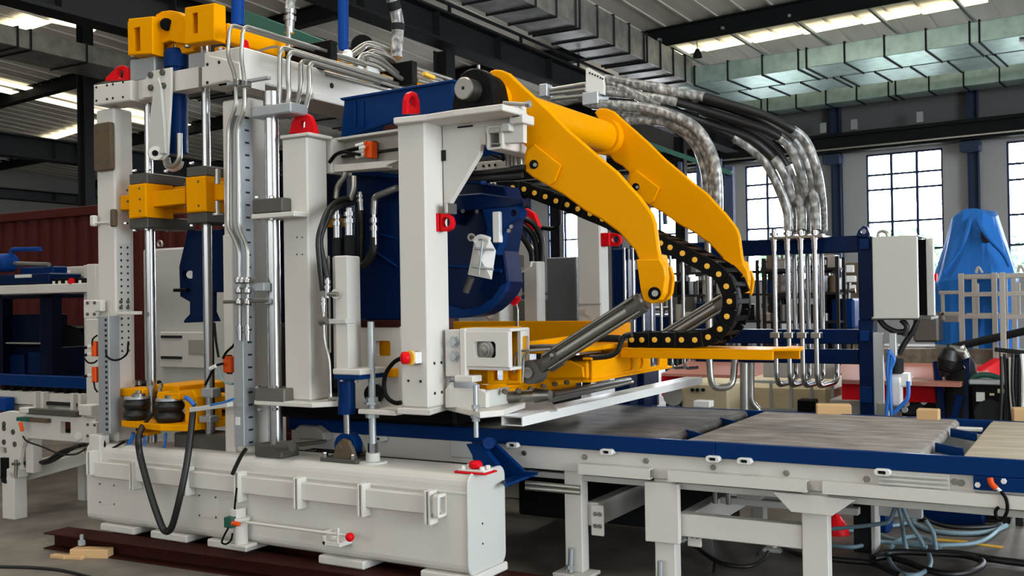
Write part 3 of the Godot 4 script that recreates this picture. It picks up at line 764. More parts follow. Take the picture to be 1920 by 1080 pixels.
	for q in W([-5.739,2.565,4.74,-5.6,2.562,4.74,-5.667,2.577,4.95,-5.182,2.572,4.74]): bolt(s, q, Vector3.UP, 0.018, 0.015)
	for q in W([-5.741,2.168,4.74,-5.617,2.17,4.74,-5.659,2.175,4.95,-5.185,2.173,4.74,-5.832,2.221,4.74,-4.883,2.158,4.74]): bolt(s, q, Vector3.DOWN, 0.018, 0.015)
	part(o, "bolt", s, M.chrome)
	part(o, "spring_pin", sh().cy(P(-4.86,2.507,4.66), P(-4.862,2.411,4.66), 0.018).cy(P(-4.868,2.303,4.66), P(-4.865,2.224,4.66), 0.014).cy(P(-4.865,2.224,4.66), P(-4.865,2.211,4.66), 0.035), M.pipe)
	# navy bracket hanging between the rods
	o = thing("vibrator_bracket", "dark blue cast bracket hanging behind the right chrome rod", "bracket")
	part(o, "plate", sh().pv([-5.519,2.166,-5.188,2.157,-5.196,1.725,-5.354,1.728,-5.357,1.591,-5.317,1.524,-5.568,1.517,-5.568,1.536,-5.509,1.58,-5.507,1.663,-5.603,1.702,-5.609,1.913], 5.0, 5.12, [circ(-5.546,1.855, 0.03)], 0.008), M.navy)
	part(o, "boss", sh().cy(P(-5.48,1.853,4.99), P(-5.546,1.855,5.05), 0.028), M.wrap)
	part(o, "bar", sh().bx(-5.625,-5.498,1.735,1.758, 4.96, 5.02), M.black)
	# pale cabinet behind
	o = thing("feed_cabinet", "large pale grey cabinet body standing behind the chrome rods", "cabinet")
	part(o, "body", sh().bx(-8.255, -7.103, 0.0, 2.2, 6.9, 7.7, 0.02), M.white2)
	var fpan := part(o, "front_panel", sh().bx(-7.965,-7.336,1.034,1.382, 6.85, 6.9, 0.01), M.white)
	s = sh()
	for q in [[-7.928,-7.646,1.321,1.346], [-7.932,-7.65,1.119,1.145]]: s.bx(q[0], q[1], q[2], q[3], 6.835, 6.85, 0)
	part(fpan, "vent_slot", s, M.hole)
	part(o, "inset_panel", sh().bx(-7.554,-7.332,1.165,1.307, 6.84, 6.85, 0.005), M.frame_grey)
	part(o, "lifting_ring", sh().tb(curve(W([-8.012,2.22,6.9,-8.026,2.252,6.9,-7.996,2.272,6.9,-7.966,2.249,6.9,-7.981,2.219,6.9])), 0.012), M.pipe)
	# lower yellow yoke with air springs
	o = thing("air_spring_yoke", "yellow lower yoke assembly that holds the two black air springs", "yoke")
	part(o, "bottom_plate", sh().py([-5.777,4.64,-5.33,4.58,-5.124,4.64, -5.109, 4.95, -5.925, 4.95], 0.823, 0.865, [], 0.004), M.yellow)
	part(o, "upper_arm", sh().bx(-5.889,-5.661,1.018,1.073, 4.72, 4.9, 0.006), M.yellow)
	part(o, "upper_arm", sh().bx(-5.681,-5.417,1.047,1.095, 4.82, 5.3, 0.006), M.yellow)
	part(o, "upper_arm", sh().bx(-5.473,-5.258,1.017,1.064, 4.68, 4.9, 0.006), M.yellow)
	part(o, "riser", sh().pv([-5.258,1.057,-5.183,1.087,-5.144,1.036,-5.148,0.843,-5.252,0.838], 4.72, 4.95, [], 0.006), M.yellow)
	part(o, "rear_link", sh().bx(-5.45,-5.143,0.931,1.023, 4.95, 5.2, 0.006).bx(-5.452,-5.145,0.833,0.884, 4.95, 5.2, 0.006), M.yellow)
	part(o, "foot_block", sh().bx(-5.669,-5.548,0.769,0.794, 4.66, 4.78, 0.006), M.yellow)
	s = sh()
	for q in W([-5.784,1.095,4.76,-5.736,1.096,4.76,-5.623,1.099,4.76,-5.534,1.055,4.76,-5.523,1.084,4.76]): bolt(s, q, Vector3.UP, 0.014, 0.03)
	part(o, "bolt", s, M.steel)
	for q in [[-5.706, 0.852, 0.092, "left"], [-5.384, 0.852, 0.098, "right, nearer"]]:
		o = thing("air_spring", "black double-bellows rubber air spring in the yellow yoke, the %s one" % q[3], "air spring", "air springs")
		var b := P(q[0], q[1], 4.71)
		var pf := [[0.0, q[2] * 0.78]]
		for k in 2:
			for i in 7: pf.append([0.012 + k * 0.072 + 0.072 * i / 6.0, q[2] * (0.8 + 0.2 * sin(PI * i / 6.0))])
		part(o, "bellows", sh().lathe(b, Vector3.UP, pf, 24), M.rubber)
		part(o, "lower_plate", sh().cy(b - Vector3(0, 0.008, 0), b + Vector3(0, 0.006, 0), q[2] * 0.86, -1, 24), M.zinc)
		part(o, "upper_plate", sh().cy(b + Vector3(0, 0.156, 0), b + Vector3(0, 0.172, 0), q[2] * 0.9, -1, 24), M.zinc)
		part(o, "top_nut", sh().lathe(b + Vector3(0.02, 0.172, 0), Vector3.UP, [[0, 0.045], [0.02, 0.045], [0.025, 0.02], [0.04, 0.02]], 10), M.steel)
	one("hose", sh().tb(curve(W([-5.541,0.836,4.62,-5.439,0.786,4.5,-5.43,0.682,4.5,-5.358,0.552,4.48,-5.272,0.408,4.46,-5.201,0.269,4.46,-5.162,0.218,4.46,-5.119,0.219,4.46,-5.079,0.274,4.46,-5.014,0.447,4.46,-4.997,0.642,4.5,-5.022,0.835,4.56,-5.044,0.965,4.6]), 8), 0.022, 10), M.rubber, "thick black corrugated hose hanging in a deep V in front of the machine base", "hose")
	one("hose", sh().tb(curve(W([-5.436,0.929,4.62,-5.504,0.873,4.62,-5.551,0.835,4.62,-5.573,0.781,4.62])), 0.012), M.rubber, "thin black hose feeding the air springs", "hose")
	one("cable", sh().tb(curve(W([-4.487,0.767,4.5,-4.527,0.722,4.5,-4.568,0.661,4.5,-4.601,0.607,4.5])), 0.013), M.rubber, "short black cable dropping out below the middle perforated channel onto the base", "cable")
	one("air_line", sh().tb(curve(W([-5.574,0.765,4.66,-5.57,0.687,4.66,-5.503,0.648,4.66,-5.425,0.667,4.66,-5.379,0.716,4.66,-5.367,0.797,4.66])), 0.009), M.cable_blue, "bright blue air line loop under the yellow yoke", "air line")
	one("air_line", sh().tb(curve(W([-5.679,0.781,4.66,-5.707,0.733,4.66,-5.751,0.683,4.66])), 0.014), M.cable_blue, "short thick blue air line end pointing down left of the hanging hose", "air line")
	one("air_line", sh().tb(curve(W([-5.177,1.04,4.66,-5.138,1.024,4.66,-5.094,0.991,4.66])), 0.016), M.cable_blue, "short blue air line elbow at the right end of the yellow yoke", "air line")
	o = thing("cable_tray", "thin pale cable tray arm with blue lines beside the middle column", "tray")
	part(o, "tray", sh().bar(P(-5.009,0.977,4.56), P(-4.672,1.024,4.56), 0.05, 0.03), M.white2)
	part(o, "line", sh().tb(W([-4.822,1.014,4.54,-4.706,1.035,4.54,-4.624,1.061,4.54]), 0.008), M.cable_blue)
	var kc := 0
	for q in [[-5.101,-4.999,1.037,1.096], [-5.124,-5.021,0.873,0.915]]:
		one("rod_clamp", sh().bx(q[0], q[1], q[2], q[3], 4.72, 4.8, 0.005), M.zinc, "small steel clamp on the right chrome rod near its foot, the %s one" % ["upper", "lower"][kc], "clamp")
		kc += 1
	one("foot_block", sh().bx(-5.365,-4.86,0.689,0.793, 4.72, 4.95, 0.01), M.cast, "dark steel block on the base between the yoke and the middle column", "block")
	o = thing("sensor_block", "orange sensor junction with white plug and cables left of the middle column", "sensor")
	part(o, "block", sh().bx(-4.84,-4.77,1.209,1.313, 4.66, 4.72, 0.006), M.orange)
	part(o, "backplate", sh().bx(-4.83,-4.783,1.199,1.321, 4.68, 4.76, 0.004), M.black)
	for l in [[-4.794,1.269,4.62,-4.855,1.254,4.62,-4.898,1.206,4.62,-4.952,1.13,4.62], [-4.814,1.301,4.64,-4.781,1.342,4.64,-4.729,1.376,4.64,-4.715,1.393,4.64], [-4.81,1.31,4.6,-4.831,1.411,4.6,-4.843,1.528,4.6]]: part(o, "lead", sh().tb(curve(W(l)), 0.008), M.black)
	part(o, "lead", sh().tb(curve(W([-4.832,1.234,4.62,-4.814,1.181,4.62,-4.764,1.149,4.62,-4.708,1.144,4.62])), 0.007), M.cable_grey)
	part(o, "connector", sh().cy(P(-4.897,1.237,4.61), P(-4.845,1.255,4.61), 0.012), M.wrap)
	# middle column
	o = thing("machine_column", "off-white machine column in the middle of the press frame with a perforated channel", "column")
	part(o, "shaft", sh().bx(-4.87, -4.63, 0.70, 2.95, 4.71, 4.87, 0.012), M.white)
	var pch := part(o, "perforated_channel", sh().bx(-4.681, -4.599, 0.759, 2.818, 4.60, 4.71, 0.004), M.zinc, "galvanised perforated channel")
	s = sh()
	for i in 27:
		var y: float = lerp(2.806, 0.781, i / 26.0)
		s.bx(-4.599 - 0.001, -4.599 + 0.002, y - 0.006, y + 0.006, 4.64, 4.675, 0)
	part(pch, "slot", s, M.hole)
	part(pch, "sticker", sh().bx(-4.669,-4.633,0.892,0.942, 4.597, 4.6, 0), M.wrap)
	part(o, "pale_strip", sh().bx(-4.857, -4.772, 0.70, 2.087, 4.69, 4.75, 0.006), M.white)
	o = thing("top_beam", "off-white box beam across the top of the frame, running away behind the blue hopper", "beam")
	part(o, "cap_block", sh().pv([-4.964,3.166,-4.897,3.175,-4.896,3.236,-4.622,3.152,-4.616,3.008,-4.739,3.05,-4.966,3.04], 4.63, 4.85, [], 0.008), M.white)
	part(o, "box_beam", sh().bx(-4.95, -4.624, 3.055, 3.258, 4.64, 7.4, 0.01), M.white)
	part(o, "bottom_lip", sh().bx(-4.96, -4.624 + 0.02, 3.075 - 0.045, 3.075 + 0.004, 5.3, 7.4, 0.006), M.white)
	s = sh()
	for q in W([-4.906,3.176,4.63,-4.802,3.176,4.63,-4.908,3.06,4.63]): s.cy(q, q + Vector3(0, 0, 0.003), 0.011, -1, 8)
	s.cy(P(-4.624, 3.159, 5.505), P(-4.624 + 0.004, 3.159, 5.505), 0.02, -1, 10)
	part(o, "hole", s, M.hole)
	one("lifting_eye", sh().pu([4.773,3.245,4.844,3.252,4.822,3.341,4.798,3.35,4.779,3.325], -4.765, -4.735, [], 0.004), M.red, "red lifting eye seen edge-on between the two bent pipes", "lifting eye", "red lifting eyes")

func fitting(s: Sh, p: Vector3, d: Vector3, r):  # hose coupling with hex collars, running from p along d
	var l := d.length()
	s.lathe(p, d, [[0, r * 0.8], [l * 0.15, r * 0.8], [l * 0.15, r * 1.25], [l * 0.3, r * 1.25], [l * 0.3, r * 0.8], [l * 0.4, r * 0.8], [l * 0.4, r * 1.3], [l * 0.55, r * 1.3], [l * 0.55, r], [l, r]], 12)

func centre():
	var s: Sh
	# chrome guide post with its clamps
	var gx: float = -4.432
	var o := thing("guide_post", "tall polished guide post with grey clamps beside the middle perforated column", "post")
	part(o, "post", sh().cy(P(gx, 0.70, 4.70), P(gx, 2.937, 4.70), 0.044, -1, 22), M.chrome)
	part(o, "post_head", sh().cy(P(gx, 2.87, 4.70), P(gx, 2.956, 4.70), 0.05, -1, 18), M.chrome)
	part(o, "upper_clamp", sh().bx(-4.536,-4.2,2.794,2.859, 4.62, 4.78, 0.008), M.zinc)
	part(o, "middle_clamp", sh().bx(-4.529,-4.279,2.199,2.287, 4.62, 4.78, 0.008), M.cast)
	part(o, "middle_plate", sh().bx(-4.496,-4.15,2.163,2.192, 4.58, 4.8, 0.004), M.white)
	part(o, "lower_clamp", sh().bx(-4.529,-4.283,1.038,1.126, 4.62, 4.78, 0.008), M.steel)
	part(o, "base_clamp", sh().bx(-4.539,-4.311,0.702,0.78, 4.62, 4.78, 0.008).cy(P(-4.328,0.773,4.62), P(-4.225,0.785,4.62), 0.035), M.cast)
	s = sh()
	for q in W([-4.503,2.295,4.64,-4.38,2.287,4.64,-4.52,1.121,4.64,-4.379,1.125,4.64]): bolt(s, q, Vector3.UP, 0.018, 0.016)
	for q in W([-4.477,2.174,4.62,-4.363,2.167,4.62,-4.485,1.002,4.62,-4.358,1.008,4.62]): bolt(s, q, Vector3.DOWN, 0.018, 0.016)
	part(o, "bolt", s, M.chrome)
	# post 1
	o = thing("machine_post", "off-white square post with a red lifting eye on top, next to the chrome guide post", "post")
	part(o, "shaft", sh().bx(-4.352, -4.146, 1.05, 2.655, 4.70, 4.885, 0.01), M.white)
	part(o, "cap", sh().bx(-4.348, -4.112, 2.655, 2.675, 4.68, 4.90, 0.004), M.white)
	part(o, "base_plate", sh().py([-4.53,4.62,-4.066,4.62,-3.95,4.75, -4.116, 4.95, -4.6, 4.95], 1.02, 1.05, [], 0.005), M.white)
	part(o, "side_cover", sh().bx(-4.293 , -4.146, 1.33, 1.934, 4.86, 4.9, 0.004), M.white2)
	part(o, "foot_web", sh().bx(-4.299, -4.156, 1.05, 1.337, 4.84, 4.9, 0.004), M.white)
	s = sh()
	for q in W([-4.236,2.045,4.7,-4.193,2.043,4.7,-4.238,1.941,4.7,-4.195,1.939,4.7]): s.cy(q, q + Vector3(0, 0, 0.002), 0.005, -1, 6)
	part(o, "hole", s, M.hole)
	one("lifting_eye", eye(sh(), [-4.344,2.694,-4.325,2.758,-4.29,2.801,-4.25,2.814,-4.203,2.809,-4.165,2.788,-4.14,2.74,-4.12,2.672], 4.755, 4.79, -4.23,2.742, 0.026), M.red, "large red lifting eye facing the viewer on the post cap beside the blue hopper", "lifting eye", "red lifting eyes")
	# post 2 with its cap plate and gusset
	o = thing("machine_post", "stout off-white front post with a broad cap plate that carries the black bearing", "post")
	part(o, "shaft", sh().bx(-3.471, -3.278, 1.04, 2.664, 4.70, 4.925, 0.01), M.white)
	part(o, "cap_plate", sh().py([-3.449,4.64,-3.235,4.66,-3.044,4.64,-2.732,4.64,-2.716,4.86, -2.777, 5.0, -3.6, 5.0], 2.651, 2.687, [], 0.005), M.white)
	part(o, "gusset", sh().pv([-3.275,2.688,-2.732,2.668,-2.735,2.509,-3.009,2.522,-3.024,2.469,-3.206,2.232,-3.27,2.143], 4.87, 4.91, [rect(-2.98,-2.892,2.5,2.617, 0.01)], 0.004), M.white)
	part(o, "tube_socket", sh().pv(ls(rect(-2.963,-2.858,2.484,2.618, 0.012)), 4.85, 5.3, [rect(-2.949,-2.872,2.496,2.606, 0.008)], 0.003), M.white)
	part(o, "socket_block", sh().bx(-2.987,-2.878,2.579,2.618, 4.86, 4.95, 0.004).bx(-2.847,-2.796,2.574,2.618, 4.82, 4.9, 0.004), M.white2)
	s = sh()
	s.bx(-3.28,-3.25,2.45,2.512, 4.862, 4.87, 0).bx(-3.163,-3.062,2.629,2.638, 4.862, 4.871, 0)
	part(o, "slot", s, M.hole)
	part(o, "edge_lug", sh().bx(-3.217,-3.198,2.14,2.201, 4.8, 4.9, 0.004), M.pipe)
	part(o, "base_plate", sh().py([-3.468,4.66,-3.244,4.66,-3.311,4.93,-2.915,4.66,-2.847,4.8, -2.938, 5.2, -3.55, 5.2], 1.005, 1.04, [], 0.005), M.white)
	part(o, "foot_bracket", sh().pv([-3.262,1.134,-3.224,1.178,-3.225,1.142,-3.02,1.142,-2.985,1.125,-2.986,1.041,-3.263,1.03], 4.84, 4.88, [], 0.004), M.white)
	part(o, "foot_web", sh().bx(-3.01, -2.986, 1.04, 1.136, 4.86, 5.1, 0.004), M.white2)
	part(o, "stop_clamp", sh().bx(-3.172,-3.047,1.184,1.221, 4.80, 4.9, 0.005), M.white)
	s = sh()
	for q in W([-3.416,1.192,4.7,-3.331,1.191,4.7]): s.cy(q, q + Vector3(0, 0, 0.003), 0.008, -1, 8)
	for q in [[685, 4.76], [685, 4.83], [742, 4.76], [742, 4.83]]: s.cy(P(-3.278, 1.29 if q[0] == 685 else 1.12, q[1]), P(-3.278 + 0.003, 1.29 if q[0] == 685 else 1.12, q[1]), 0.009, -1, 8)
	part(o, "hole", s, M.hole)
	one("lifting_eye", sh().pu([4.698,2.712,4.706,2.793,4.727,2.833,4.759,2.85,4.801,2.845,4.826,2.806,4.83,2.732], -3.435, -3.395, [circ(4.757,2.789, 0.035, 14)], 0.005), M.red, "red lifting eye seen edge-on upon the cap plate of the stout front post", "lifting eye", "red lifting eyes")
	one("lifting_eye", sh().pv(ls(rect(-3.349,-3.264,2.04,2.145)), 4.80, 4.86, [], 0.006).pv([-3.259,2.142,-3.215,2.139,-3.183,2.119,-3.173,2.085,-3.184,2.053,-3.217,2.039,-3.261,2.041], 4.81, 4.85, [circ(-3.22,2.091, 0.03)], 0.005), M.red, "red lifting lug welded on the side of the stout front post", "lifting eye", "red lifting eyes")
	# emergency stop
	o = thing("emergency_stop", "red and yellow emergency stop button on a small box at the front post", "button")
	part(o, "box", sh().bx(-3.369,-3.318,1.293,1.359, 4.64, 4.70, 0.005), M.wrap)
	part(o, "collar", sh().cy(P(-3.366,1.326,4.64), P(-3.362,1.325,4.66), 0.042), M.dot, "yellow collar")
	part(o, "button", sh().lathe(P(-3.37,1.326,4.645), Vector3(-0.7, 0, 0.7), [[0, 0.03], [0.02, 0.036], [0.04, 0.034], [0.048, 0.02], [0.05, 0.0]], 16), M.red, "red mushroom button")
	part(o, "cable", sh().tb(curve(W([-3.436,1.326,4.68,-3.504,1.295,4.68,-3.559,1.232,4.68,-3.575,1.155,4.68,-3.554,1.095,4.68,-3.501,1.066,4.68,-3.456,1.068,4.68])), 0.013), M.black)
	part(o, "rear_box", sh().bx(-3.354,-3.325,1.288,1.36, 4.66, 4.72, 0.005), M.black)
	# cross rails between the posts
	o = thing("cross_rail", "grey channel rails joining the two front posts below the blue hopper", "rail")
	part(o, "top_flange", sh().pv([-4.232,2.673,-3.64,2.686,-3.641,2.67,-4.233,2.656], 4.95, 5.2, [], 0.003), M.white2)
	part(o, "web", sh().pv([-4.292,2.674,-3.692,2.684,-3.696,2.449,-4.296,2.472], 5.02, 5.06, [], 0.003), M.frame_grey)
	part(o, "lower_flange", sh().pv([-4.179,2.504,-3.622,2.491,-3.714,2.466,-3.714,2.454,-4.18,2.457], 4.92, 4.98, [], 0.003), M.white)
	part(o, "ridge", sh().pv([-4.129,2.569,-3.679,2.579,-3.679,2.566,-4.129,2.555], 4.99, 5.03), M.dark)
	part(o, "end_post", sh().bx(-4.174,-4.123,2.449,2.659, 4.9, 5.1, 0.005), M.white)
	o = thing("plug_block", "orange multi-plug block with white connectors below the blue hopper", "plug block")
	part(o, "block", sh().bx(-3.878,-3.833,2.525,2.626, 4.93, 4.99, 0.004), M.orange)
	part(o, "backplate", sh().bx(-3.869,-3.836,2.528,2.632, 4.95, 5.0, 0.004), M.black)
	for q in W([-3.89,2.613,4.93,-3.89,2.573,4.93,-3.878,2.592,4.93,-3.891,2.547,4.93]):
		part(o, "connector", sh().cy(q, q + Vector3(-0.05, -0.012, 0.02), 0.013), M.wrap); part(o, "plug", sh().cy(q + Vector3(0.01, 0, 0), q + Vector3(0.02, 0, 0), 0.016), M.orange)
	part(o, "cable", sh().tb(curve(W([-3.912,2.585,4.9,-4.004,2.576,4.9,-4.088,2.561,4.9,-4.141,2.515,4.9])), 0.012), M.black)
	part(o, "cable", sh().tb(curve(W([-3.892,2.543,4.89,-3.975,2.56,4.89,-4.038,2.572,4.89,-4.089,2.553,4.89])), 0.01), M.black)
	# blue hopper
	o = thing("feed_hopper", "deep blue steel hopper box standing above the machine between the posts", "hopper")
	part(o, "front_wall", sh().pv([-4.199,2.954,-3.363,2.969,-3.358,2.775,-3.789,2.774,-4.235,2.702], 5.12, 5.16, [], 0.006), M.blue)
	part(o, "rim", sh().pv([-4.222,2.96,-3.342,2.976,-3.342,2.96,-4.205,2.944], 5.10, 5.22, [], 0.003), M.blue)
	part(o, "side_wall", sh().bx(-3.377, -3.366, 2.77, 2.973, 5.14, 6.4, 0.003), M.blue)
	part(o, "side_wall", sh().bx(-4.227, -4.213, 2.711, 2.945, 5.16, 6.4, 0.003), M.blue)
	part(o, "rear_wall", sh().bx(-4.213, -3.377, 2.699, 2.9, 6.36, 6.4, 0.003), M.blue)
	part(o, "rib", sh().bx(-4.11,-4.097,2.764,2.927, 5.105, 5.12, 0.002).bx(-4.045,-4.033,2.757,2.92, 5.105, 5.12, 0.002), M.blue)
	one("rotary_brush", sh().cy(P(-4.151,2.773,5), P(-3.6, 2.773, 5.4), 0.09), M.rust, "dull red roller end left of the blue hopper, half hidden", "roller").position += Vector3(-0.1, 0, -0.6)
	o = thing("mixing_bucket", "big navy blue feed drum with a rounded bottom between the front posts", "drum")
	part(o, "shell", sh().pv([-4.23,2.5,-3.239,2.359,-3.088,2.329,-3.043,2.186,-3.096,1.938,-3.07,1.752,-3.093,1.692,-3.131,1.651,-3.169,1.616,-3.219,1.581,-3.273,1.555,-3.335,1.542,-3.401,1.536,-3.519,1.533,-3.833,1.524,-4.133,1.522,-4.212,1.547,-4.246,1.614], 5.25, 5.44, [], 0.01), M.navy)
	part(o, "rim", sh().pv([-4.223,2.511,-3.22,2.368,-3.22,2.342,-4.224,2.476], 5.2, 5.27, [], 0.004), M.blue)
	part(o, "bottom_band", sh().pv([-3.487,1.616,-3.374,1.586,-3.247,1.604,-3.152,1.658,-3.095,1.73,-3.046,1.751,-3.069,1.691,-3.107,1.651,-3.145,1.616,-3.194,1.581,-3.248,1.556,-3.309,1.543,-3.375,1.537,-3.488,1.534], 5.20, 5.25, [], 0.004), M.blue)
	part(o, "side_bracket", sh().pv([-3.187,2.189,-2.944,2.194,-2.909,2.16,-2.924,2.117,-2.989,2.089,-3.042,2.029,-3.088,1.91,-3.203,1.94,-3.152,2.066], 5.15, 5.22, [circ(-2.967,2.151, 0.02)], 0.006), M.blue)
	part(o, "seam", sh().tb(W([-4.071,2.096,5.24,-3.879,2.043,5.24]), 0.008).tb(W([-4.116,2.004,5.24,-3.883,1.866,5.24]), 0.008).tb(W([-3.482,1.86,5.24,-3.111,1.817,5.24]), 0.012), M.blue)
	part(o, "upper_housing", sh().pv([-3.386,2.284,-3.184,2.283,-2.918,2.234,-2.897,2.202,-2.983,2.188,-3.357,2.185,-3.417,2.11,-3.426,2.241], 5.14, 5.25, [], 0.008), M.navy)
	part(o, "clamp_strip", sh().bx(-3.096,-3.048,1.981,2.163, 5.12, 5.16, 0.004), M.wrap)
	s = sh()
	for q in W([-3.31,2.181,5.14,-3.211,2.172,5.14,-2.992,2.047,5.14,-2.974,2.071,5.14,-3.252,2.021,5.14]): bolt(s, q, Vector3.BACK, 0.014, 0.012)
	s.cy(P(-3.256,2.021,5.14), P(-3.294,2.025,5.2), 0.025)
	part(o, "bolt", s, M.steel)
	part(o, "vent_tube", sh().cy(P(-3.316,1.693,5.16), P(-3.273,1.782,5.16), 0.022), M.cast)
	part(o, "elbow", sh().tb(bend(W([-3.807,2.357,5.15,-3.933,2.325,5.15,-3.988,2.309,5.15,-3.995,2.2,5.15]), 0.06), 0.022), M.pipe)
	s = sh()
	fitting(s, P(-3.994,2.207,5.15), Vector3(0, -0.2, 0), 0.024)
	fitting(s, P(-4.104,2.35,5.15), Vector3(0.01, -0.12, 0), 0.022)
	part(o, "coupling", s, M.chrome)
	part(o, "hose", sh().tb(curve(W([-3.997,2.054,5.15,-4.003,1.969,5.15,-4.047,1.903,5.15,-4.091,1.87,5.15])), 0.028), M.rubber)
	part(o, "hose", sh().tb(curve(W([-4.109,2.248,5.16,-4.108,2.077,5.16,-4.116,1.871,5.16])), 0.026), M.rubber)
	o = thing("plastic_bag", "crumpled clear plastic bag of papers tied to the navy drum", "bag")
	var bag := sh()
	var c0 := W([-3.212,1.995,5.1,-3.104,2.003,5.1,-3.062,1.932,5.1,-3.094,1.764,5.1,-3.261,1.797,5.1,-3.232,1.907,5.1])
	for i in 6: bag.flat(c0[i], c0[(i + 1) % 6], P(-3.135,1.88,5.05), Vector3.BACK); bag.flat(c0[i], c0[(i + 1) % 6], P(-3.184,1.884,5.13), Vector3.FORWARD)
	part(o, "pouch", bag, M.wrap)
	part(o, "neck", sh().tb(curve(W([-3.212,1.995,5.1,-3.171,2.018,5.1,-3.104,2,5.1])), 0.016), M.wrap)
	part(o, "fold", sh().tb(W([-3.184,1.948,5.06,-3.052,1.937,5.06]), 0.008).tb(W([-3.198,1.842,5.05,-3.052,1.822,5.05]), 0.007).tb(W([-3.122,1.989,5.05,-3.151,1.793,5.05]), 0.007), M.zinc)
	# gas spring box, blue cylinder and clevis
	o = thing("lifting_cylinder", "off-white cylinder housing with blue cylinder below, pinned to a clevis on the base", "cylinder")
	part(o, "housing", sh().py([-3.943,4.68,-3.889,4.64,-3.805,4.64,-3.834,4.8, -3.891, 4.84, -4.015, 4.84], 1.247, 1.918, [], 0.008), M.white)
	part(o, "flange", sh().bx(-3.907,-3.697,1.222,1.256, 4.62, 4.86, 0.006), M.white)
	part(o, "blue_flange", sh().bx(-3.899,-3.705,1.194,1.222, 4.62, 4.86, 0.006), M.blue)
	var lc: Vector3 = P(-3.9,1.093,4.74)
	part(o, "barrel", sh().cy(Vector3(lc.x, 0.979, lc.z), Vector3(lc.x, 1.188, lc.z), 0.052, -1, 22), M.blue)
	part(o, "piston_rod", sh().cy(Vector3(lc.x, 0.84, lc.z), Vector3(lc.x, 1.0, lc.z), 0.021, -1, 18), M.chrome)
	part(o, "rod_eye", sh().cy(Vector3(lc.x, 0.79, lc.z + 0.03), Vector3(lc.x, 0.79, lc.z - 0.05), 0.075, -1, 22), M.blue)
	part(o, "clevis", sh().pv([-3.959,0.717,-3.941,0.775,-3.912,0.821,-3.879,0.841,-3.839,0.831,-3.808,0.783,-3.786,0.722], 4.67, 4.70, [], 0.005), M.brown)
	part(o, "clevis", sh().pv([-3.997,0.729,-3.975,0.782,-3.946,0.829,-3.913,0.844,-3.872,0.833,-3.841,0.784,-3.818,0.734], 4.80, 4.83, [], 0.005), M.brown)
	part(o, "clevis_foot", sh().bx(lc.x - 0.14, lc.x + 0.14, 0.70, 0.725, 4.65, 4.86, 0.005), M.cast)
	part(o, "pin", sh().cy(Vector3(lc.x, 0.79, lc.z + 0.085), Vector3(lc.x, 0.79, lc.z - 0.08), 0.02), M.brown)
	s = sh()
	for q in [[-0.11, 4.67], [0.1, 4.67], [0.11, 4.8], [-0.1, 4.8]]: bolt(s, P(lc.x + q[0], 0.725, q[1]), Vector3.UP, 0.018, 0.03)
	for q in W([-3.844,1.192,4.63,-3.737,1.189,4.63]): bolt(s, q, Vector3.DOWN, 0.012, 0.012)
	part(o, "bolt", s, M.chrome)
	part(o, "band", sh().bx(-3.95,-3.801,1.519,1.547, 4.62, 4.70, 0.003), M.white2)
	part(o, "port", sh().cy(P(-3.87,1.694,4.62), P(-3.895,1.694,4.66), 0.03).cy(P(-3.926,1.692,4.6), P(-3.845,1.694,4.6), 0.014), M.pipe)
	# pipework on the housing
	o = thing("pressure_line", "thin zinc pressure pipe with couplings running down left of the white cylinder housing", "pipe")
	part(o, "pipe", sh().tb(bend(W([-3.951,1.636,4.6,-3.949,1.526,4.6,-3.947,1.417,4.6,-3.912,1.324,4.6,-3.906,1.23,4.6,-3.904,1.099,4.6]), 0.05), 0.009), M.pipe)
	s = sh()
	fitting(s, P(-3.916,1.792,4.6), Vector3(-0.005, -0.12, 0), 0.016)
	fitting(s, P(-3.95,1.68,4.6), Vector3(0, -0.09, 0), 0.015)
	part(o, "coupling", s, M.chrome)
	part(o, "tee", sh().cy(P(-3.973,1.53,4.6), P(-3.928,1.542,4.6), 0.024), M.steel)
	part(o, "foot_fitting", sh().cy(P(-3.908,1.112,4.6), P(-3.905,1.068,4.6), 0.014).cy(P(-3.905,1.081,4.6), P(-3.856,1.082,4.6), 0.014), M.pipe)
	for l in [[[-4.027,2.293,5,-4.01,2.273,4.85,-3.977,2.209,4.7,-3.95,2.106,4.6,-3.963,2.012,4.58,-3.957,1.886,4.58,-3.953,1.714,4.6], "leftmost"], [[-4.04,2.267,5,-4.011,2.238,4.85,-3.961,2.182,4.7,-3.96,2.076,4.62,-3.965,1.997,4.6,-3.942,1.886,4.6,-3.916,1.786,4.6], "second from left"]]:
		o = thing("hydraulic_hose", "black hose arching over the first post to the white cylinder housing, %s" % l[1], "hose", "black hoses by the white housing")
		part(o, "hose", sh().tb(curve(W(l[0]), 8), 0.0165, 10), M.rubber)
	o = thing("hose_pair", "two short vertical wrapped hoses with steel couplings behind the white cylinder housing", "hose")
	for q in W([-4.103,2.215,4.92,-4.006,2.226,4.92]):
		s = sh()
		fitting(s, q, Vector3(0, -0.17, 0), 0.028)
		part(o, "coupling", s, M.chrome)
		part(o, "hose", sh().cy(q - Vector3(0, 0.17, 0), q - Vector3(0, 0.42, 0), 0.034), M.dark)
	part(o, "pipe", sh().tb(bend(W([-4.127,2.294,4.94,-4.117,2.367,4.94,-4.056,2.423,4.94,-4.047,2.455,4.94]), 0.08), 0.018), M.pipe)
	part(o, "pipe", sh().tb(bend(W([-4.012,2.28,4.94,-3.982,2.341,4.94,-3.98,2.424,4.94]), 0.08), 0.018), M.pipe)
	part(o, "bracket", sh().bx(-4.258,-4.06,2.122,2.173, 5.0, 5.03), M.yellow)
	# threaded support rod
	o = thing("threaded_rod", "grey threaded support rod with nuts standing on the machine base", "rod")
	var tr: Vector3 = P(-3.71,1.225,4.74)
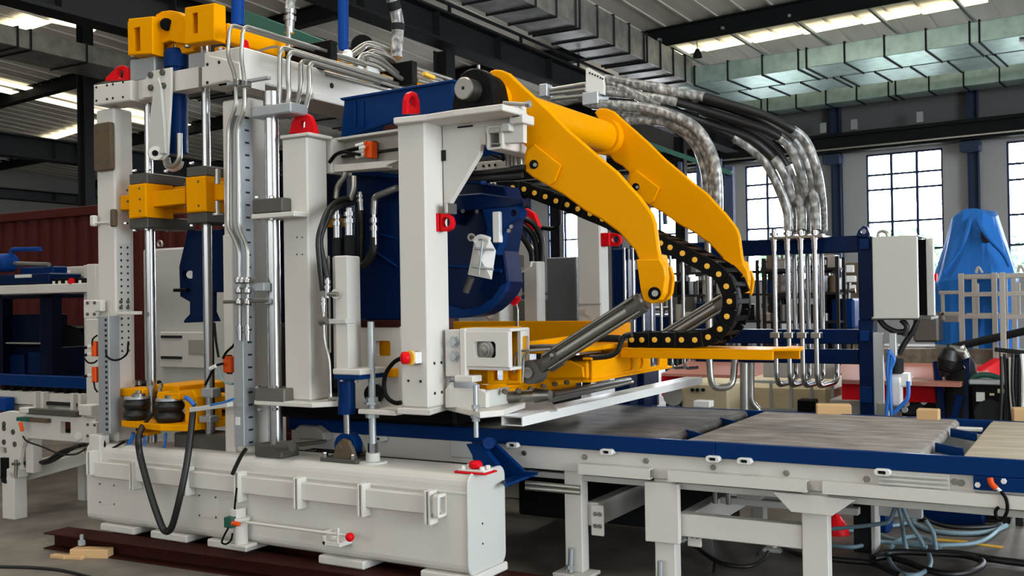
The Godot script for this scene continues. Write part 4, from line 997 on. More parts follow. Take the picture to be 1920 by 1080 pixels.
	part(o, "rod", sh().cy(Vector3(tr.x, 0.74, tr.z), Vector3(tr.x, 1.528, tr.z), 0.021, -1, 16), M.zinc)
	part(o, "cup", sh().lathe(Vector3(tr.x, 0.70, tr.z), Vector3.UP, [[0, 0.085], [0.012, 0.085], [0.012, 0.042], [0.06, 0.042]], 18), M.white2)
	part(o, "nut", sh().lathe(Vector3(tr.x, 0.76, tr.z), Vector3.UP, [[0, 0.03], [0.055, 0.03]], 6), M.chrome)
	part(o, "nut", sh().lathe(Vector3(tr.x, 0.965, tr.z), Vector3.UP, [[0, 0.04], [0.04, 0.04]], 6).lathe(Vector3(tr.x, 1.045, tr.z), Vector3.UP, [[0, 0.05], [0.012, 0.05], [0.012, 0.036], [0.04, 0.036]], 6), M.zinc)
	one("support_plate", sh().bx(-3.769,-3.498,0.991,1.019, 4.68, 5.0, 0.004), M.white, "off-white plate that the threaded rod passes through, left of the front post", "plate")
	# inner frame seen between the posts
	o = thing("inner_housing", "off-white inner frame wall with a yellow opening between cylinder housing and front post", "frame")
	part(o, "wall", sh().pv(ls(rect(-4.109,-3.725,0.972,1.49)), 5.05, 5.09, [rect(-3.92,-3.804,1.305,1.401, 0.015)], 0.003), M.white)
	part(o, "opening_back", sh().bx(-3.991,-3.832,1.287,1.411, 5.12, 5.14), M.yellow)
	part(o, "red_edge", sh().bx(-4.027,-3.729,1.484,1.527, 5.04, 5.2), M.rust)
	part(o, "yellow_rail", sh().bx(-3.958,-3.744,1.181,1.234, 5.0, 5.05), M.yellow)
	part(o, "pulley", sh().cy(P(-3.887,1.078,4.98), P(-3.921,1.071,5.05), 0.06), M.black)
	# gearbox housing right of the front post
	o = thing("bearing_housing", "off-white square bearing housing with a round bearing in its cut-out right of the front post", "bearing housing")
	part(o, "mount_plate", sh().bx(-3.258,-3.155,1.209,1.478, 4.84, 4.93, 0.005), M.white)
	part(o, "front_plate", sh().pv(ls(rect(-3.117,-2.827,1.27,1.47)), 4.83, 4.87, [rect(-3.056,-2.912,1.321,1.413, 0.02)], 0.004), M.white)
	part(o, "side_plate", sh().pu(ls(rect(4.96,5.063,1.254,1.479)), -2.826 - 0.02, -2.826, [rect(4.984,5.051,1.296,1.436, 0.01)]), M.white)
	part(o, "top_plate", sh().bx(-3.14, -2.821, 1.467, 1.485, 4.84, 5.05, 0.003), M.white)
	part(o, "bottom_plate", sh().bx(-3.144, -2.825, 1.252, 1.27, 4.84, 5.0, 0.003), M.white)
	part(o, "divider", sh().bx(-3.143,-3.107,1.213,1.485, 4.82, 4.86, 0.004), M.white)
	s = sh()
	s.lathe(P(-3.013,1.363,4.885), Vector3.BACK, [[0, 0.06], [0.012, 0.06], [0.014, 0.046], [0.018, 0.046], [0.02, 0.028], [0.024, 0.026], [0.026, 0.0]], 24)
	part(o, "bearing", s, M.steel)
	part(o, "backing", sh().bx(-3.131,-2.935,1.293,1.424, 4.93, 4.95), M.dark)
	s = sh()
	for q in W([-3.192,1.408,4.84,-3.193,1.326,4.84]): s.lathe(q, Vector3.BACK, [[0, 0.036], [0.006, 0.036], [0.006, 0.026], [0.022, 0.024]], 6)
	part(o, "bolt", s, M.zinc)
	o = thing("stop_bolt", "long upright stop bolt with nuts through the foot bracket of the front post", "bolt")
	var sb: Vector3 = P(-2.979,1.096,4.72)
	part(o, "shank", sh().cy(Vector3(sb.x, 0.892, sb.z), Vector3(sb.x, 1.178, sb.z), 0.014, -1, 12), M.zinc)
	part(o, "nut", sh().lathe(Vector3(sb.x, 0.979, sb.z), Vector3.UP, [[0, 0.022], [0.02, 0.022], [0.02, 0.03], [0.04, 0.03]], 6).lathe(Vector3(sb.x, 1.05, sb.z), Vector3.UP, [[0, 0.024], [0.02, 0.024]], 6), M.zinc)
	# far posts behind the drum
	o = thing("machine_post", "off-white far post with a red lug, seen between drum and yellow arm", "post")
	part(o, "shaft", sh().bx(-3.254, -3.069, 1.04, 2.72, 6.55, 6.69, 0.01), M.white2)
	part(o, "round_hole", sh().cy(P(-3.165,1.541,6.545), P(-3.172,1.541,6.56), 0.028), M.frame_grey)
	part(o, "seam", sh().bx(-3.254,-3.069,1.598,1.606, 6.545, 6.55, 0), M.frame_grey)
	one("lifting_eye", sh().pv(ls(rect(-3.076,-3.001,2.011,2.106)), 6.56, 6.63, [], 0.006).pv([-3.004,2.104,-2.955,2.102,-2.926,2.078,-2.919,2.051,-2.927,2.025,-2.956,2.008,-3.006,2.01], 6.575, 6.615, [circ(-2.964,2.057, 0.028)], 0.005), M.red, "small red lifting lug on the far post, just left of the yellow arm", "lifting eye", "red lifting eyes")
	one("machine_post", sh().bx(-3.671,-3.551,1.335,1.92, 6.5, 6.62, 0.01), M.white2, "short pale grey post standing behind the navy drum", "post")
	o = thing("far_cylinder_housing", "pale far cylinder housing behind the lower end of the navy drum", "housing")
	part(o, "housing", sh().bx(-3.967,-3.815,1.337,1.691, 6.4, 6.6, 0.01), M.white2)
	part(o, "hole", sh().cy(P(-3.891,1.534,6.39), P(-3.903,1.534,6.41), 0.03), M.frame_grey)
	one("partition_screen", sh().bx(-4.598,-4.284,1.235,2.037, 8.6, 8.66, 0.01), M.door, "dark grey door panel standing behind the short pale post", "panel")
	o = thing("control_valve", "cluster of black hoses and red fittings behind the navy drum", "valve")
	part(o, "valve_block", sh().bx(-3.663,-3.584,1.878,1.962, 6.3, 6.36, 0.005).bx(-3.654,-3.601,1.664,1.725, 6.3, 6.36, 0.005), M.cast)
	part(o, "red_fitting", sh().cy(P(-3.647,1.611,6.3), P(-3.61,1.664,6.3), 0.03), M.red)
	part(o, "pipe", sh().tb(curve(W([-3.612,1.572,6.3,-3.628,1.649,6.3,-3.6,1.725,6.3,-3.617,1.801,6.3])), 0.012).cy(P(-3.612, 0.7, 6.3), P(-3.612,1.572,6.3), 0.012), M.pipe)
	for l in [[-3.587,2.184,6.2,-3.479,2.149,6.2,-3.404,2.056,6.2,-3.386,1.906,6.2], [-3.564,2.22,6.2,-3.436,2.184,6.2,-3.357,2.072,6.2,-3.352,1.905,6.2], [-3.66,2.164,6.25,-3.552,2.102,6.25,-3.467,1.985,6.25,-3.456,1.91,6.25]]: part(o, "hose", sh().tb(curve(W(l)), 0.022), M.rubber)
	part(o, "shell", sh().pv([-3.561,2.298,-3.496,2.256,-3.455,2.159,-3.498,2.134,-3.564,2.153], 6.35, 6.4), M.red)
	part(o, "plate", sh().pv([-3.79,1.969,-3.653,2.111,-3.565,2.061,-3.501,1.997,-3.538,1.876,-3.681,1.803,-3.724,1.882], 6.36, 6.39), M.white)
	o = thing("cab_guard", "bent black guard tube behind the far hoses", "guard")
	part(o, "tube", sh().tb(bend(W([-4.205,2.438,7.5,-4.121,2.253,7.5,-3.929,2.221,7.5,-3.883,2.272,7.5,-3.886,2.379,7.5]), 0.06), 0.02), M.black)
	part(o, "stand", sh().bar(P(-4.08, 0.0, 7.5), P(-4.08,2.238,7.5), 0.06, 0.06), M.dark)
	piping()

func piping():
	var s: Sh
	var o: Node3D
	# the two long bent pipes in front of the middle column
	var n := 0
	for l in [[-4.654,3.383,4.58,-4.676,3.19,4.58,-4.614,3.059,4.58,-4.609,2.873,4.58,-4.679,2.747,4.58,-4.695,2.126,4.58,-4.602,1.99,4.58,-4.607,1.479,4.58], [-4.541,3.359,4.58,-4.562,3.174,4.58,-4.538,3.023,4.58,-4.537,2.842,4.58,-4.598,2.742,4.58,-4.6,2.112,4.58,-4.53,1.997,4.58,-4.54,1.479,4.58]]:
		o = thing("hydraulic_pipe", "long bent zinc pipe running down the middle column's face, the %s of two" % ["left", "right"][n], "pipe", "bent pipes on the middle column")
		var pts := W(l)
		pts.push_front(pts[0] + Vector3(0, 0, -1.35))
		part(o, "pipe", sh().tb(bend(pts, 0.05), 0.0125, 10), M.pipe)
		s = sh()
		fitting(s, pts[-1] + Vector3(0, 0.04, 0), Vector3(0, -0.1, 0), 0.016)
		part(o, "coupling", s, M.chrome)
		n += 1
	o = thing("pipe_clamp", "steel clamp strip holding the two bent pipes high on the middle column", "clamp")
	part(o, "strip", sh().bx(-4.769,-4.351,3.009,3.029, 4.59, 4.62, 0.003), M.zinc)
	part(o, "strip_end", sh().bx(-4.769,-4.695,3.01,3.03, 4.59, 4.62, 0.003), M.chrome)
	for q in W([-4.586,3.009,4.56,-4.514,2.993,4.56]): part(o, "saddle", sh().bx(q.x - 0.022, q.x + 0.022, q.y - 0.022, q.y + 0.022, 4.55, 4.6, 0.006), M.chrome)
	o = thing("valve_cluster", "cluster of steel couplings and clamps on the bent pipes halfway down the middle column", "valve")
	for q in W([-4.58,1.788,4.55,-4.504,1.786,4.55,-4.544,1.787,4.55,-4.578,1.657,4.55,-4.507,1.656,4.55,-4.577,1.726,4.55,-4.506,1.724,4.55]): part(o, "coupling", sh().lathe(q - Vector3(0, 0.02, 0), Vector3.UP, [[0, 0.018], [0.01, 0.024], [0.03, 0.024], [0.04, 0.018]], 8), M.chrome)
	part(o, "cross_tube", sh().cy(P(-4.603,1.788,4.55), P(-4.443,1.782,4.55), 0.012).cy(P(-4.705,1.658,4.55), P(-4.34,1.66,4.55), 0.011), M.steel)
	part(o, "bracket", sh().bx(-4.506,-4.4,1.72,1.772, 4.58, 4.64).bx(-4.494,-4.388,1.642,1.674, 4.58, 4.64), M.zinc)
	# four pipes that come over the beam
	n = 0
	for l in [[-4.399,3.243,4.75,-4.409,2.964,4.75,-4.415,2.885,4.75], [-4.329,3.207,4.75,-4.337,3.029,4.75,-4.326,2.934,4.75,-4.358,2.845,4.75], [-4.369,3.188,4.9,-4.363,3.025,4.9,-4.424,2.845,4.9,-4.439,2.761,4.9], [-4.298,3.165,4.9,-4.292,2.999,4.9,-4.344,2.846,4.9,-4.35,2.752,4.9]]:
		var pts := W(l)
		pts.push_front(pts[0] + Vector3(0, 0, -(1.15 - n * 0.16)))
		one("hydraulic_pipe", sh().tb(bend(pts, 0.055), 0.0155, 10), M.pipe, "zinc pipe bent down over the white top beam, %s from the left of four" % ["first", "second", "third", "fourth"][n], "pipe", "pipes bent over the top beam")
		n += 1
	one("hydraulic_pipe", sh().tb(bend(W([-4.825,3.273,4.95,-4.815,3.3,4.95,-4.772,3.311,4.95,-4.654,3.32,4.95,-4.598,3.312,4.95]), 0.05), 0.009), M.pipe, "thin bent pipe curling in front of the yellow press beam", "pipe")
	# blocks and loops on top of the beam
	o = thing("pipe_manifold", "black manifold blocks with looped zinc pipes and couplings on top of the white beam", "manifold")
	part(o, "block", sh().bx(-4.97, -4.5, 3.249, 3.436, 5.357, 5.357 + 0.07, 0.006), M.black)
	part(o, "block", sh().bx(-4.95, -4.56, 3.318, 3.503, 6.384, 6.384 + 0.07, 0.006), M.black)
	part(o, "block", sh().bx(-4.95, -4.72, 3.358, 3.447, 6.041, 6.041 + 0.12, 0.006), M.wrap)
	part(o, "rail", sh().bar(P(-4.72,3.251,5.565), P(-4.72,3.252,7.155), 0.12, 0.03), M.zinc)
	for l in [[-4.86,3.499,5.989,-4.86,3.609,6.151,-4.86,3.649,6.244,-4.86,3.644,6.524,-4.86,3.559,6.658,-4.86,3.565,6.805], [-4.8,3.461,5.921,-4.8,3.567,6.088,-4.8,3.596,6.127,-4.8,3.6,6.326,-4.8,3.546,6.435,-4.8,3.515,6.625,-4.8,3.522,6.735], [-4.76,3.403,5.977,-4.76,3.527,6.094,-4.76,3.552,6.16,-4.76,3.548,6.409,-4.76,3.464,6.541,-4.76,3.468,6.678], [-4.7,3.383,5.87,-4.7,3.468,5.941,-4.7,3.491,5.998,-4.7,3.492,6.186,-4.7,3.442,6.306,-4.7,3.405,6.422,-4.7,3.391,6.578], [-4.66,3.436,5.965,-4.66,3.442,6.081,-4.66,3.411,6.212,-4.66,3.37,6.346,-4.66,3.363,6.522]]:
		part(o, "loop_pipe", sh().tb(bend(W(l), 0.12), 0.018, 10), M.pipe)
	for l in [[-4.86,3.498,5.866,-4.86,3.5,5.996], [-4.7,3.329,5.67,-4.7,3.325,6.026,-4.7,3.336,6.555], [-4.9,3.582,6.914,-4.9,3.583,7.444], [-4.84,3.527,6.829,-4.84,3.525,7.212], [-4.8,3.481,6.772,-4.8,3.485,7.088], [-4.76,3.434,6.729,-4.76,3.438,6.926], [-4.66,3.295,5.974,-4.66,3.296,6.499], [-4.62,3.23,5.436,-4.62,3.238,6.135], [-4.95,3.475,5.537,-4.95,3.481,5.918]]:
		part(o, "pipe", sh().tb(W(l), 0.016, 8), M.pipe)
	s = sh()
	for q in W([-4.76,3.43,5.829,-4.76,3.462,5.854,-4.76,3.387,5.976,-4.76,3.38,6.091,-4.76,3.425,6.177,-4.76,3.376,6.176,-4.76,3.456,6.211,-4.76,3.448,6.257,-4.76,3.339,6.155,-4.76,3.459,6.291]): s.lathe(q - Vector3(0, 0.03, 0), Vector3.UP, [[0, 0.03], [0.015, 0.038], [0.05, 0.038], [0.065, 0.025]], 8)
	part(o, "coupling", s, M.wrap)
	s = sh()
	for q in W([-4.76,3.427,5.915,-4.76,3.382,6.255,-4.76,3.37,6.302,-4.76,3.504,6.828]): s.bar(q, q + Vector3(0, -0.01, -0.14), 0.04, 0.03)
	part(o, "tag", s, M.dot)
	s = sh()
	for q in W([-4.944,3.518,5.75,-4.883,3.517,5.75,-4.915,3.482,5.75]): s.cy(q, q + Vector3(0, 0, -0.12), 0.026, -1, 10)
	part(o, "coupling_head", s, M.chrome)
	# risers leaving through the top of the picture
	one("riser_pipe", sh().cy(P(-6.208,3.973,6.2), P(-6.201,4.366,6.2), 0.055, -1, 20), M.motor, "thick blue riser pipe behind the bent pipes next to the yellow crosshead", "pipe", "blue riser pipes")
	one("riser_pipe", sh().cy(P(-5.329,3.699,6.5), P(-5.324,4.295,6.5), 0.044, -1, 20), M.motor, "blue riser pipe standing on the manifold rail above the white beam", "pipe", "blue riser pipes")
	o = thing("riser_hose", "plastic-wrapped riser hose with steel coupling, between the two blue riser pipes", "hose")
	part(o, "hose", sh().tb(curve(W([-4.8,3.849,5.302,-4.8,3.736,5.295,-4.8,3.66,5.283])), 0.034, 12), M.wrapped)
	s = sh()
	fitting(s, P(-4.8,3.698,5.289), Vector3(-0.01, -0.19, 0), 0.034)
	part(o, "coupling", s, M.chrome)
	part(o, "pipe", sh().cy(P(-4.8,3.546,5.27), P(-4.8,3.391,5.267), 0.018), M.pipe)
	o = thing("riser_hose", "plastic-wrapped riser hose curving up from the manifold right of the blue pipe", "hose")
	part(o, "hose", sh().tb(curve(W([-4.8,4.143,6.429,-4.8,4.026,6.468,-4.8,3.931,6.515,-4.8,3.829,6.533,-4.8,3.698,6.516,-4.8,3.577,6.506])), 0.05, 12), M.wrapped)
	part(o, "hose_band", sh().tb(curve(W([-4.8,4.018,6.468,-4.8,3.958,6.501])), 0.053, 12).tb(W([-4.8,3.851,6.534,-4.8,3.795,6.532]), 0.053, 12), M.dark)
	one("hose_reel", sh().cy(P(-5.774,3.971,7.3), P(-5.683,3.938,7.2), 0.1).bar(P(-5.768,3.97,7.3), P(-5.767,3.659,7.3), 0.05, 0.05), M.black, "black round disc standing behind the looped pipes", "disc")

func arm():
	var A := [-3.063,2.951,-3.041,2.973,-3.012,2.979,-2.969,2.971,-2.916,2.945,-2.864,2.893,-2.768,2.805,-2.66,2.703,-2.544,2.583,-2.438,2.49,-2.333,2.396,-2.248,2.325,-2.196,2.264,-2.126,2.187,-2.072,2.115,-2.049,2.08,-2.034,2.034,-2.019,1.9,-2.005,1.834,-1.981,1.828,-1.971,1.749,-1.984,1.664,-2.006,1.631,-2.051,1.612,-2.094,1.629,-2.111,1.681,-2.133,1.81,-2.136,1.853,-2.153,1.896,-2.193,1.941,-2.245,1.998,-2.348,2.073,-2.444,2.125,-2.575,2.222,-2.675,2.28,-2.766,2.332,-2.818,2.372,-2.831,2.403,-2.823,2.47,-2.808,2.508,-2.86,2.559,-2.919,2.595,-2.968,2.655,-2.987,2.762,-2.993,2.831]
	var B := [-2.792,2.491,-2.746,2.52,-2.579,2.386,-2.621,2.3,-2.659,2.279,-2.75,2.334,-2.811,2.377]
	var names_ := ["near yellow swing arm, cranked plate lever from the black bearing down to the grey rod", "far yellow swing arm behind the cross tube, partly hidden by the cable chain"]
	var k := 0
	for dv in [0.0, 1.45]:
		var o := thing("swing_arm", names_[k], "arm", "yellow swing arms")
		part(o, "arm_plate", sh().pv(A.duplicate(), 5.03 + dv, 5.07 + dv, [circ(-2.05,1.665, 0.03)], 0.009), M.yellow)
		part(o, "fork_plate", sh().pv([-2.133,1.847,-2.002,1.843,-1.979,1.805,-1.971,1.749,-1.984,1.664,-2.006,1.631,-2.051,1.612,-2.094,1.629,-2.111,1.681], 5.0 + dv, 5.03 + dv, [], 0.004), M.yellow)
		part(o, "fork_plate", sh().pv([-2.118,1.809,-1.988,1.805,-1.971,1.749,-1.984,1.664,-2.006,1.631,-2.051,1.612,-2.094,1.629,-2.111,1.681], 5.12 + dv, 5.15 + dv, [], 0.004), M.yellow)
		part(o, "fork_bridge", sh().pv([-2.122,1.895,-2.016,1.869,-2.003,1.806,-2.118,1.809], 5.07 + dv, 5.15 + dv, [], 0.004), M.yellow)
		part(o, "doubler", sh().pv(B.duplicate(), 5.01 + dv, 5.03 + dv, [], 0.005), M.yellow)
		part(o, "pin_centre", sh().cy(P(-2.729,2.398,4.985) + Vector3(0, 0, -dv), P(-2.737,2.4,5) + Vector3(0, 0, -dv), 0.011), M.steel)
		part(o, "tip_centre", sh().cy(P(-2.014,1.665,4.96) + Vector3(0, 0, -dv), P(-2.03,1.665,5) + Vector3(0, 0, -dv), 0.017), M.steel)
		part(o, "pin", sh().lathe(P(-2.748,2.403,5.02) + Vector3(0, 0, -dv), Vector3.BACK, [[0, 0.026], [0.02, 0.026], [0.02, 0.018], [0.026, 0.016]], 16), M.black)
		part(o, "tip_pin", sh().lathe(P(-2.03,1.665,5) + Vector3(0, 0, -dv), Vector3.BACK, [[0, 0.034], [0.014, 0.034], [0.014, 0.024], [0.03, 0.022]], 16), M.black)
		part(o, "hub_ring", sh().cy(P(-3.0, 2.79, 4.985 + dv), P(-3.0, 2.79, 5.03 + dv), 0.105, -1, 26), M.yellow)
		k += 1
	var t := thing("cross_tube", "thick yellow tube joining the two swing arms", "tube")
	part(t, "tube", sh().cy(P(-2.965, 2.765, 5.07), P(-2.965, 2.765, 6.48), 0.105, -1, 32), M.yellow)
	part(t, "collar", sh().cy(P(-2.965, 2.765, 6.40), P(-2.965, 2.765, 6.48), 0.125, -1, 32), M.yellow)
	var s := thing("pivot_bearing", "black pillow block bearing with bright steel shaft end on the front post cap", "bearing")
	part(s, "shaft", sh().lathe(P(-3.017, 2.814, 4.70), Vector3.FORWARD, [[0, 0.055], [0.006, 0.062], [0.33, 0.062]], 28), M.steel, "bright steel shaft end")
	part(s, "centre_mark", sh().cy(P(-3.017, 2.814, 4.699), P(-3.017, 2.814, 4.705), 0.01), M.dark)
	for q in [[4.80, 4.88, 0.128], [4.905, 4.985, 0.118]]:
		var pl := [-3.017 - 0.15, 2.70]
		for i in 15:
			var a := PI - PI * i / 14.0
			pl.append_array([-3.017 + q[2] * cos(a), 2.815 + q[2] * sin(a)])
		pl.append_array([-3.017 + 0.15, 2.70])
		part(s, "housing", sh().pv(pl, q[0], q[1], [], 0.008), M.black)
	part(s, "neck", sh().cy(P(-3.017, 2.814, 4.88), P(-3.017, 2.814, 4.985), 0.10, -1, 26), M.black)
	part(s, "grease_nipple", sh().cy(P(-3.0, 2.94, 4.84), P(-3.0, 2.965, 4.84), 0.01), M.steel)
	part(s, "foot_plate", sh().bx(-3.155, -2.866, 2.69, 2.705, 4.78, 5.0, 0.004), M.black)
	var c := thing("stop_screw", "white stop block with a steel adjusting screw on the cap plate's right end", "screw")
	part(c, "block", sh().bx(-2.782,-2.728,2.64,2.725, 4.82, 4.9, 0.005).bx(-2.796,-2.708,2.61,2.66, 4.82, 4.95, 0.005), M.white)
	part(c, "screw", sh().cy(P(-2.83,2.73,4.82), P(-2.676,2.704,4.82), 0.011).lathe(P(-2.686,2.705,4.82), Vector3.RIGHT, [[0, 0.02], [0.025, 0.02]], 6), M.pipe)
	# rods from the arm tips to the carriage
	k = 0
	for dv in [0.0, 1.45]:
		var r := thing("push_rod", ["near grey push rod running from the arm tip down to the yellow carriage", "far grey push rod behind the cable chain"][k], "rod", "grey push rods")
		var a: Vector3 = P(-2.792,1.233,5.04) + Vector3(0, 0, -dv)
		var b: Vector3 = P(-2.067,1.66,5.09) + Vector3(0, 0, -dv)
		var d := (b - a).normalized()
		part(r, "tube", sh().cy(a + d * 0.12, b - d * 0.06, 0.047, -1, 22), M.steel)
		part(r, "tie_bar", sh().cy(a + d * 0.12 + Vector3(0.02, -0.04, 0.045), b - d * 0.1 + Vector3(0.02, -0.04, 0.045), 0.01).cy(a + d * 0.12 + Vector3(-0.02, 0.035, 0.05), b - d * 0.1 + Vector3(-0.02, 0.035, 0.05), 0.01), M.steel)
		part(r, "head", sh().cy(a + d * 0.1, a + d * 0.19, 0.06, -1, 8).cy(b - d * 0.17, b - d * 0.08, 0.058, -1, 8), M.cast)
		part(r, "knuckle", sh().cy(a + Vector3(0, 0, 0.05), a + Vector3(0, 0, -0.05), 0.068, -1, 22).bar(a, a + d * 0.12, 0.07, 0.07), M.cast)
		part(r, "knuckle_pin", sh().cy(a + Vector3(0, 0, 0.07), a + Vector3(0, 0, -0.07), 0.032, -1, 16), M.steel)
		part(r, "grease_point", sh().cy(a + d * 0.16 + Vector3(0, 0, 0.06), a + d * 0.16 + Vector3(0.02, 0.02, 0.08), 0.012), M.chrome)
		k += 1

func carriage():
	var s: Sh
	var o := thing("feed_carriage", "yellow welded feed carriage frame low between the posts, carrying the grey push rods", "carriage")
	part(o, "rear_wall", sh().bx(-4.163,-2.771,1.277,1.488, 6.3, 6.34, 0.004), M.yellow)
	part(o, "side_plate", sh().pv([-3.256,1.485,-2.894,1.491,-2.859,1.479,-2.842,1.448,-2.848,1.158,-2.95,1.155,-2.948,1.246,-3.044,1.244,-3.064,1.158,-3.141,1.155,-3.262,1.215], 5.0, 5.08, [], 0.006), M.yellow)
	part(o, "lower_bracket", sh().pv([-3.049,1.253,-2.827,1.258,-2.828,1.173,-3.051,1.161], 4.96, 5.02, [rect(-3.017,-2.946,1.184,1.253, 0.012), rect(-2.922,-2.845,1.187,1.255, 0.012)], 0.004), M.yellow)
	part(o, "deck", sh().bx(-2.988, -2.62, 1.33, 1.36, 5.1, 6.3, 0.006), M.yellow)
	part(o, "deck_rib", sh().bar(P(-2.931,1.36,5.2), P(-2.804,1.39,6), 0.03, 0.07), M.yellow)
	part(o, "front_beam", sh().bx(-2.898,-2.59,1.162,1.285, 5.35, 6.3, 0.02), M.yellow)
	part(o, "front_panel", sh().pv([-2.878,1.278,-2.708,1.28,-2.625,1.244,-2.619,1.182,-2.88,1.169], 5.335, 5.35, [], 0.005), M.yellow)
	part(o, "end_flange", sh().bx(-2.62, -2.56, 1.155, 1.17, 5.32, 6.6, 0.004), M.yellow)
	part(o, "end_top", sh().bx(-2.62, -2.56, 1.285, 1.30, 5.32, 6.6, 0.004), M.yellow)
	part(o, "end_wall", sh().pu([5.36, 1.16, 6.55, 1.16, 6.55, 1.30, 5.36, 1.30], -2.59, -2.575, [rect(5.78, 5.95, 1.185, 1.275, 0.03), rect(6.02, 6.12, 1.185, 1.275, 0.045), rect(6.22, 6.4, 1.185, 1.275, 0.02)], 0.003), M.yellow)
	part(o, "gusset", sh().bx(-2.772,-2.753,1.28,1.477, 5.9, 6.34, 0.004), M.yellow)
	part(o, "lower_rail", sh().bar(P(-3.168,1.12,5.098), P(-2.919,1.12,6.151), 0.06, 0.05).bar(P(-3.125,1.09,5.028), P(-3.004,1.09,5.963), 0.05, 0.05), M.yellow)
	s = sh()
	for q in W([-2.977,1.12,5.023,-2.937,1.12,5.108,-2.921,1.12,5.224,-2.935,1.12,5.41,-2.942,1.12,5.568,-2.927,1.12,5.698]): s.cy(q + Vector3(0.02, 0.0, 0.03), q + Vector3(0.04, 0, 0.05), 0.016, -1, 8)
	part(o, "rail_bolt", s, M.brown)
	part(o, "valve_row", sh().bx(-2.886,-2.678,1.356,1.378, 5.1, 5.3).bx(-2.606,-2.45,1.387,1.418, 5.5, 5.6), M.cast)
	part(o, "roller", sh().cy(P(-2.575,1.408,5.45), P(-2.438,1.405,5.45), 0.022), M.dark)
	for l in [[-2.877,1.233,4.97,-2.868,1.33,4.97,-2.844,1.354,4.97,-2.649,1.365,4.97], [-2.823,1.18,4.97,-2.813,1.324,4.97,-2.785,1.355,4.97,-2.643,1.365,4.97]]: part(o, "grease_pipe", sh().tb(bend(W(l), 0.04), 0.007, 8), M.pipe)
	part(o, "hose", sh().tb(curve(W([-2.746,1.291,5.35,-2.606,1.296,5.35,-2.469,1.308,5.35,-2.408,1.339,5.35,-2.383,1.395,5.35,-2.36,1.425,5.35,-2.316,1.432,5.35])), 0.016), M.rubber)
	part(o, "drive_shaft", sh().cy(P(-3.012,1.075,5.1), P(-2.81,1.091,5.1), 0.035, -1, 16).cy(P(-2.81,1.091,5.1), P(-2.717,1.097,5.1), 0.045, 0.03, 16), M.steel)
	part(o, "shaft_bracket", sh().bx(-3.139,-3.04,1.036,1.117, 5.02, 5.1, 0.006), M.zinc)
	part(o, "slide_bar", sh().cy(P(-2.777,1.058,5.2), P(-3.105,1,7.155), 0.016).cy(P(-2.759,1.09,5.2), P(-2.908,1.06,6.655), 0.02), M.steel)
	part(o, "skirt_plate", sh().py([-3.321,5.535,-3.178,5.951,-2.805,5.349,-3.058,5.187], 0.975, 0.985), M.frame_grey)
	# trough and cable chain
	o = thing("chain_trough", "long yellow channel trough that carries the black cable chain", "trough")
	part(o, "web", sh().bx(-2.541,-1.606,1.278,1.328, 5.69, 5.71, 0.003), M.yellow)
	part(o, "floor", sh().bx(-2.54, -1.6, 1.331 - 0.004, 1.331 + 0.006, 5.69, 6.06, 0.003), M.yellow)
	part(o, "rear_web", sh().bx(-2.696, -1.546, 1.265, 1.321, 6.04, 6.06, 0.003), M.yellow)
	part(o, "end_lip", sh().py([-1.606, 5.69, -1.603, 6.06, -1.508, 6.0, -1.456, 5.74], 1.331 - 0.002, 1.331 + 0.012, [], 0.003), M.yellow)
	o = thing("cable_chain", "black plastic cable chain with yellow dots looping behind the swing arms into the yellow trough", "cable chain")
	var c := W([-3.391,2.377,5.75,-3.31,2.375,5.75,-3.226,2.359,5.75,-3.148,2.329,5.75,-3.07,2.3,5.75,-2.993,2.268,5.75,-2.914,2.239,5.75,-2.839,2.208,5.75,-2.754,2.173,5.75,-2.67,2.135,5.75,-2.587,2.097,5.75,-2.506,2.06,5.75,-2.425,2.027,5.75,-2.356,1.998,5.75,-2.288,1.969,5.75,-2.227,1.941,5.75,-2.15,1.903,5.75,-2.074,1.862,5.75,-1.999,1.822,5.75,-1.929,1.773,5.75,-1.885,1.701,5.75,-1.868,1.613,5.75,-1.885,1.526,5.75,-1.928,1.452,5.75,-2.001,1.405,5.75,-2.083,1.388,5.75,-2.166,1.388,5.75,-2.251,1.387,5.75,-2.337,1.387,5.75,-2.42,1.386,5.75,-2.487,1.386,5.75])
	for i in c.size():
		var d: Vector3 = (c[min(i + 1, c.size() - 1)] - c[max(i - 1, 0)]).normalized()
		var u := Vector3(0, 0, 1).cross(d)
		var hl := 0.047 if i < c.size() - 1 else 0.03
		s = sh()
		for z in [0.0, -0.25]: s.ob(c[i] + Vector3(0, 0, z), Basis(d, u, Vector3(0, 0, 1)), Vector3(hl * 2, 0.094 - 0.004 * (i % 2), 0.018 + 0.006 * (i % 2)), 0.006)
		for w in [0.036, -0.036]: s.ob(c[i] + u * w + Vector3(0, 0, -0.125), Basis(d, u, Vector3(0, 0, 1)), Vector3(0.032, 0.012, 0.24), 0.004)
		var lk := part(o, "link", s, M.black)
		var dt := sh()
		dt.cy(c[i] + Vector3(0, 0, 0.011), c[i] + Vector3(0, 0, 0.016), 0.0165, -1, 14)
		dt.cy(c[i] + Vector3(0, 0, 0.016), c[i] + Vector3(0, 0, 0.019), 0.007, -1, 8)
		dt.cy(c[i] + Vector3(0, 0, -0.261), c[i] + Vector3(0, 0, -0.264), 0.0165, -1, 14)
		part(lk, "pin_cap", dt, M.dot, "yellow pin cap")
	part(o, "inner_cable", sh().tb(curve(c.map(func(p): return p + Vector3(0, 0, -0.09)), 3), 0.018, 8).tb(curve(c.map(func(p): return p + Vector3(0, 0, -0.16)), 3), 0.022, 8), M.rubber)
	part(o, "end_bracket", sh().bx(-3.459,-3.434,2.341,2.419, 5.73, 6.02, 0.003).bx(-3.479,-3.467,2.343,2.421, 5.73, 6.02, 0.003), M.steel)
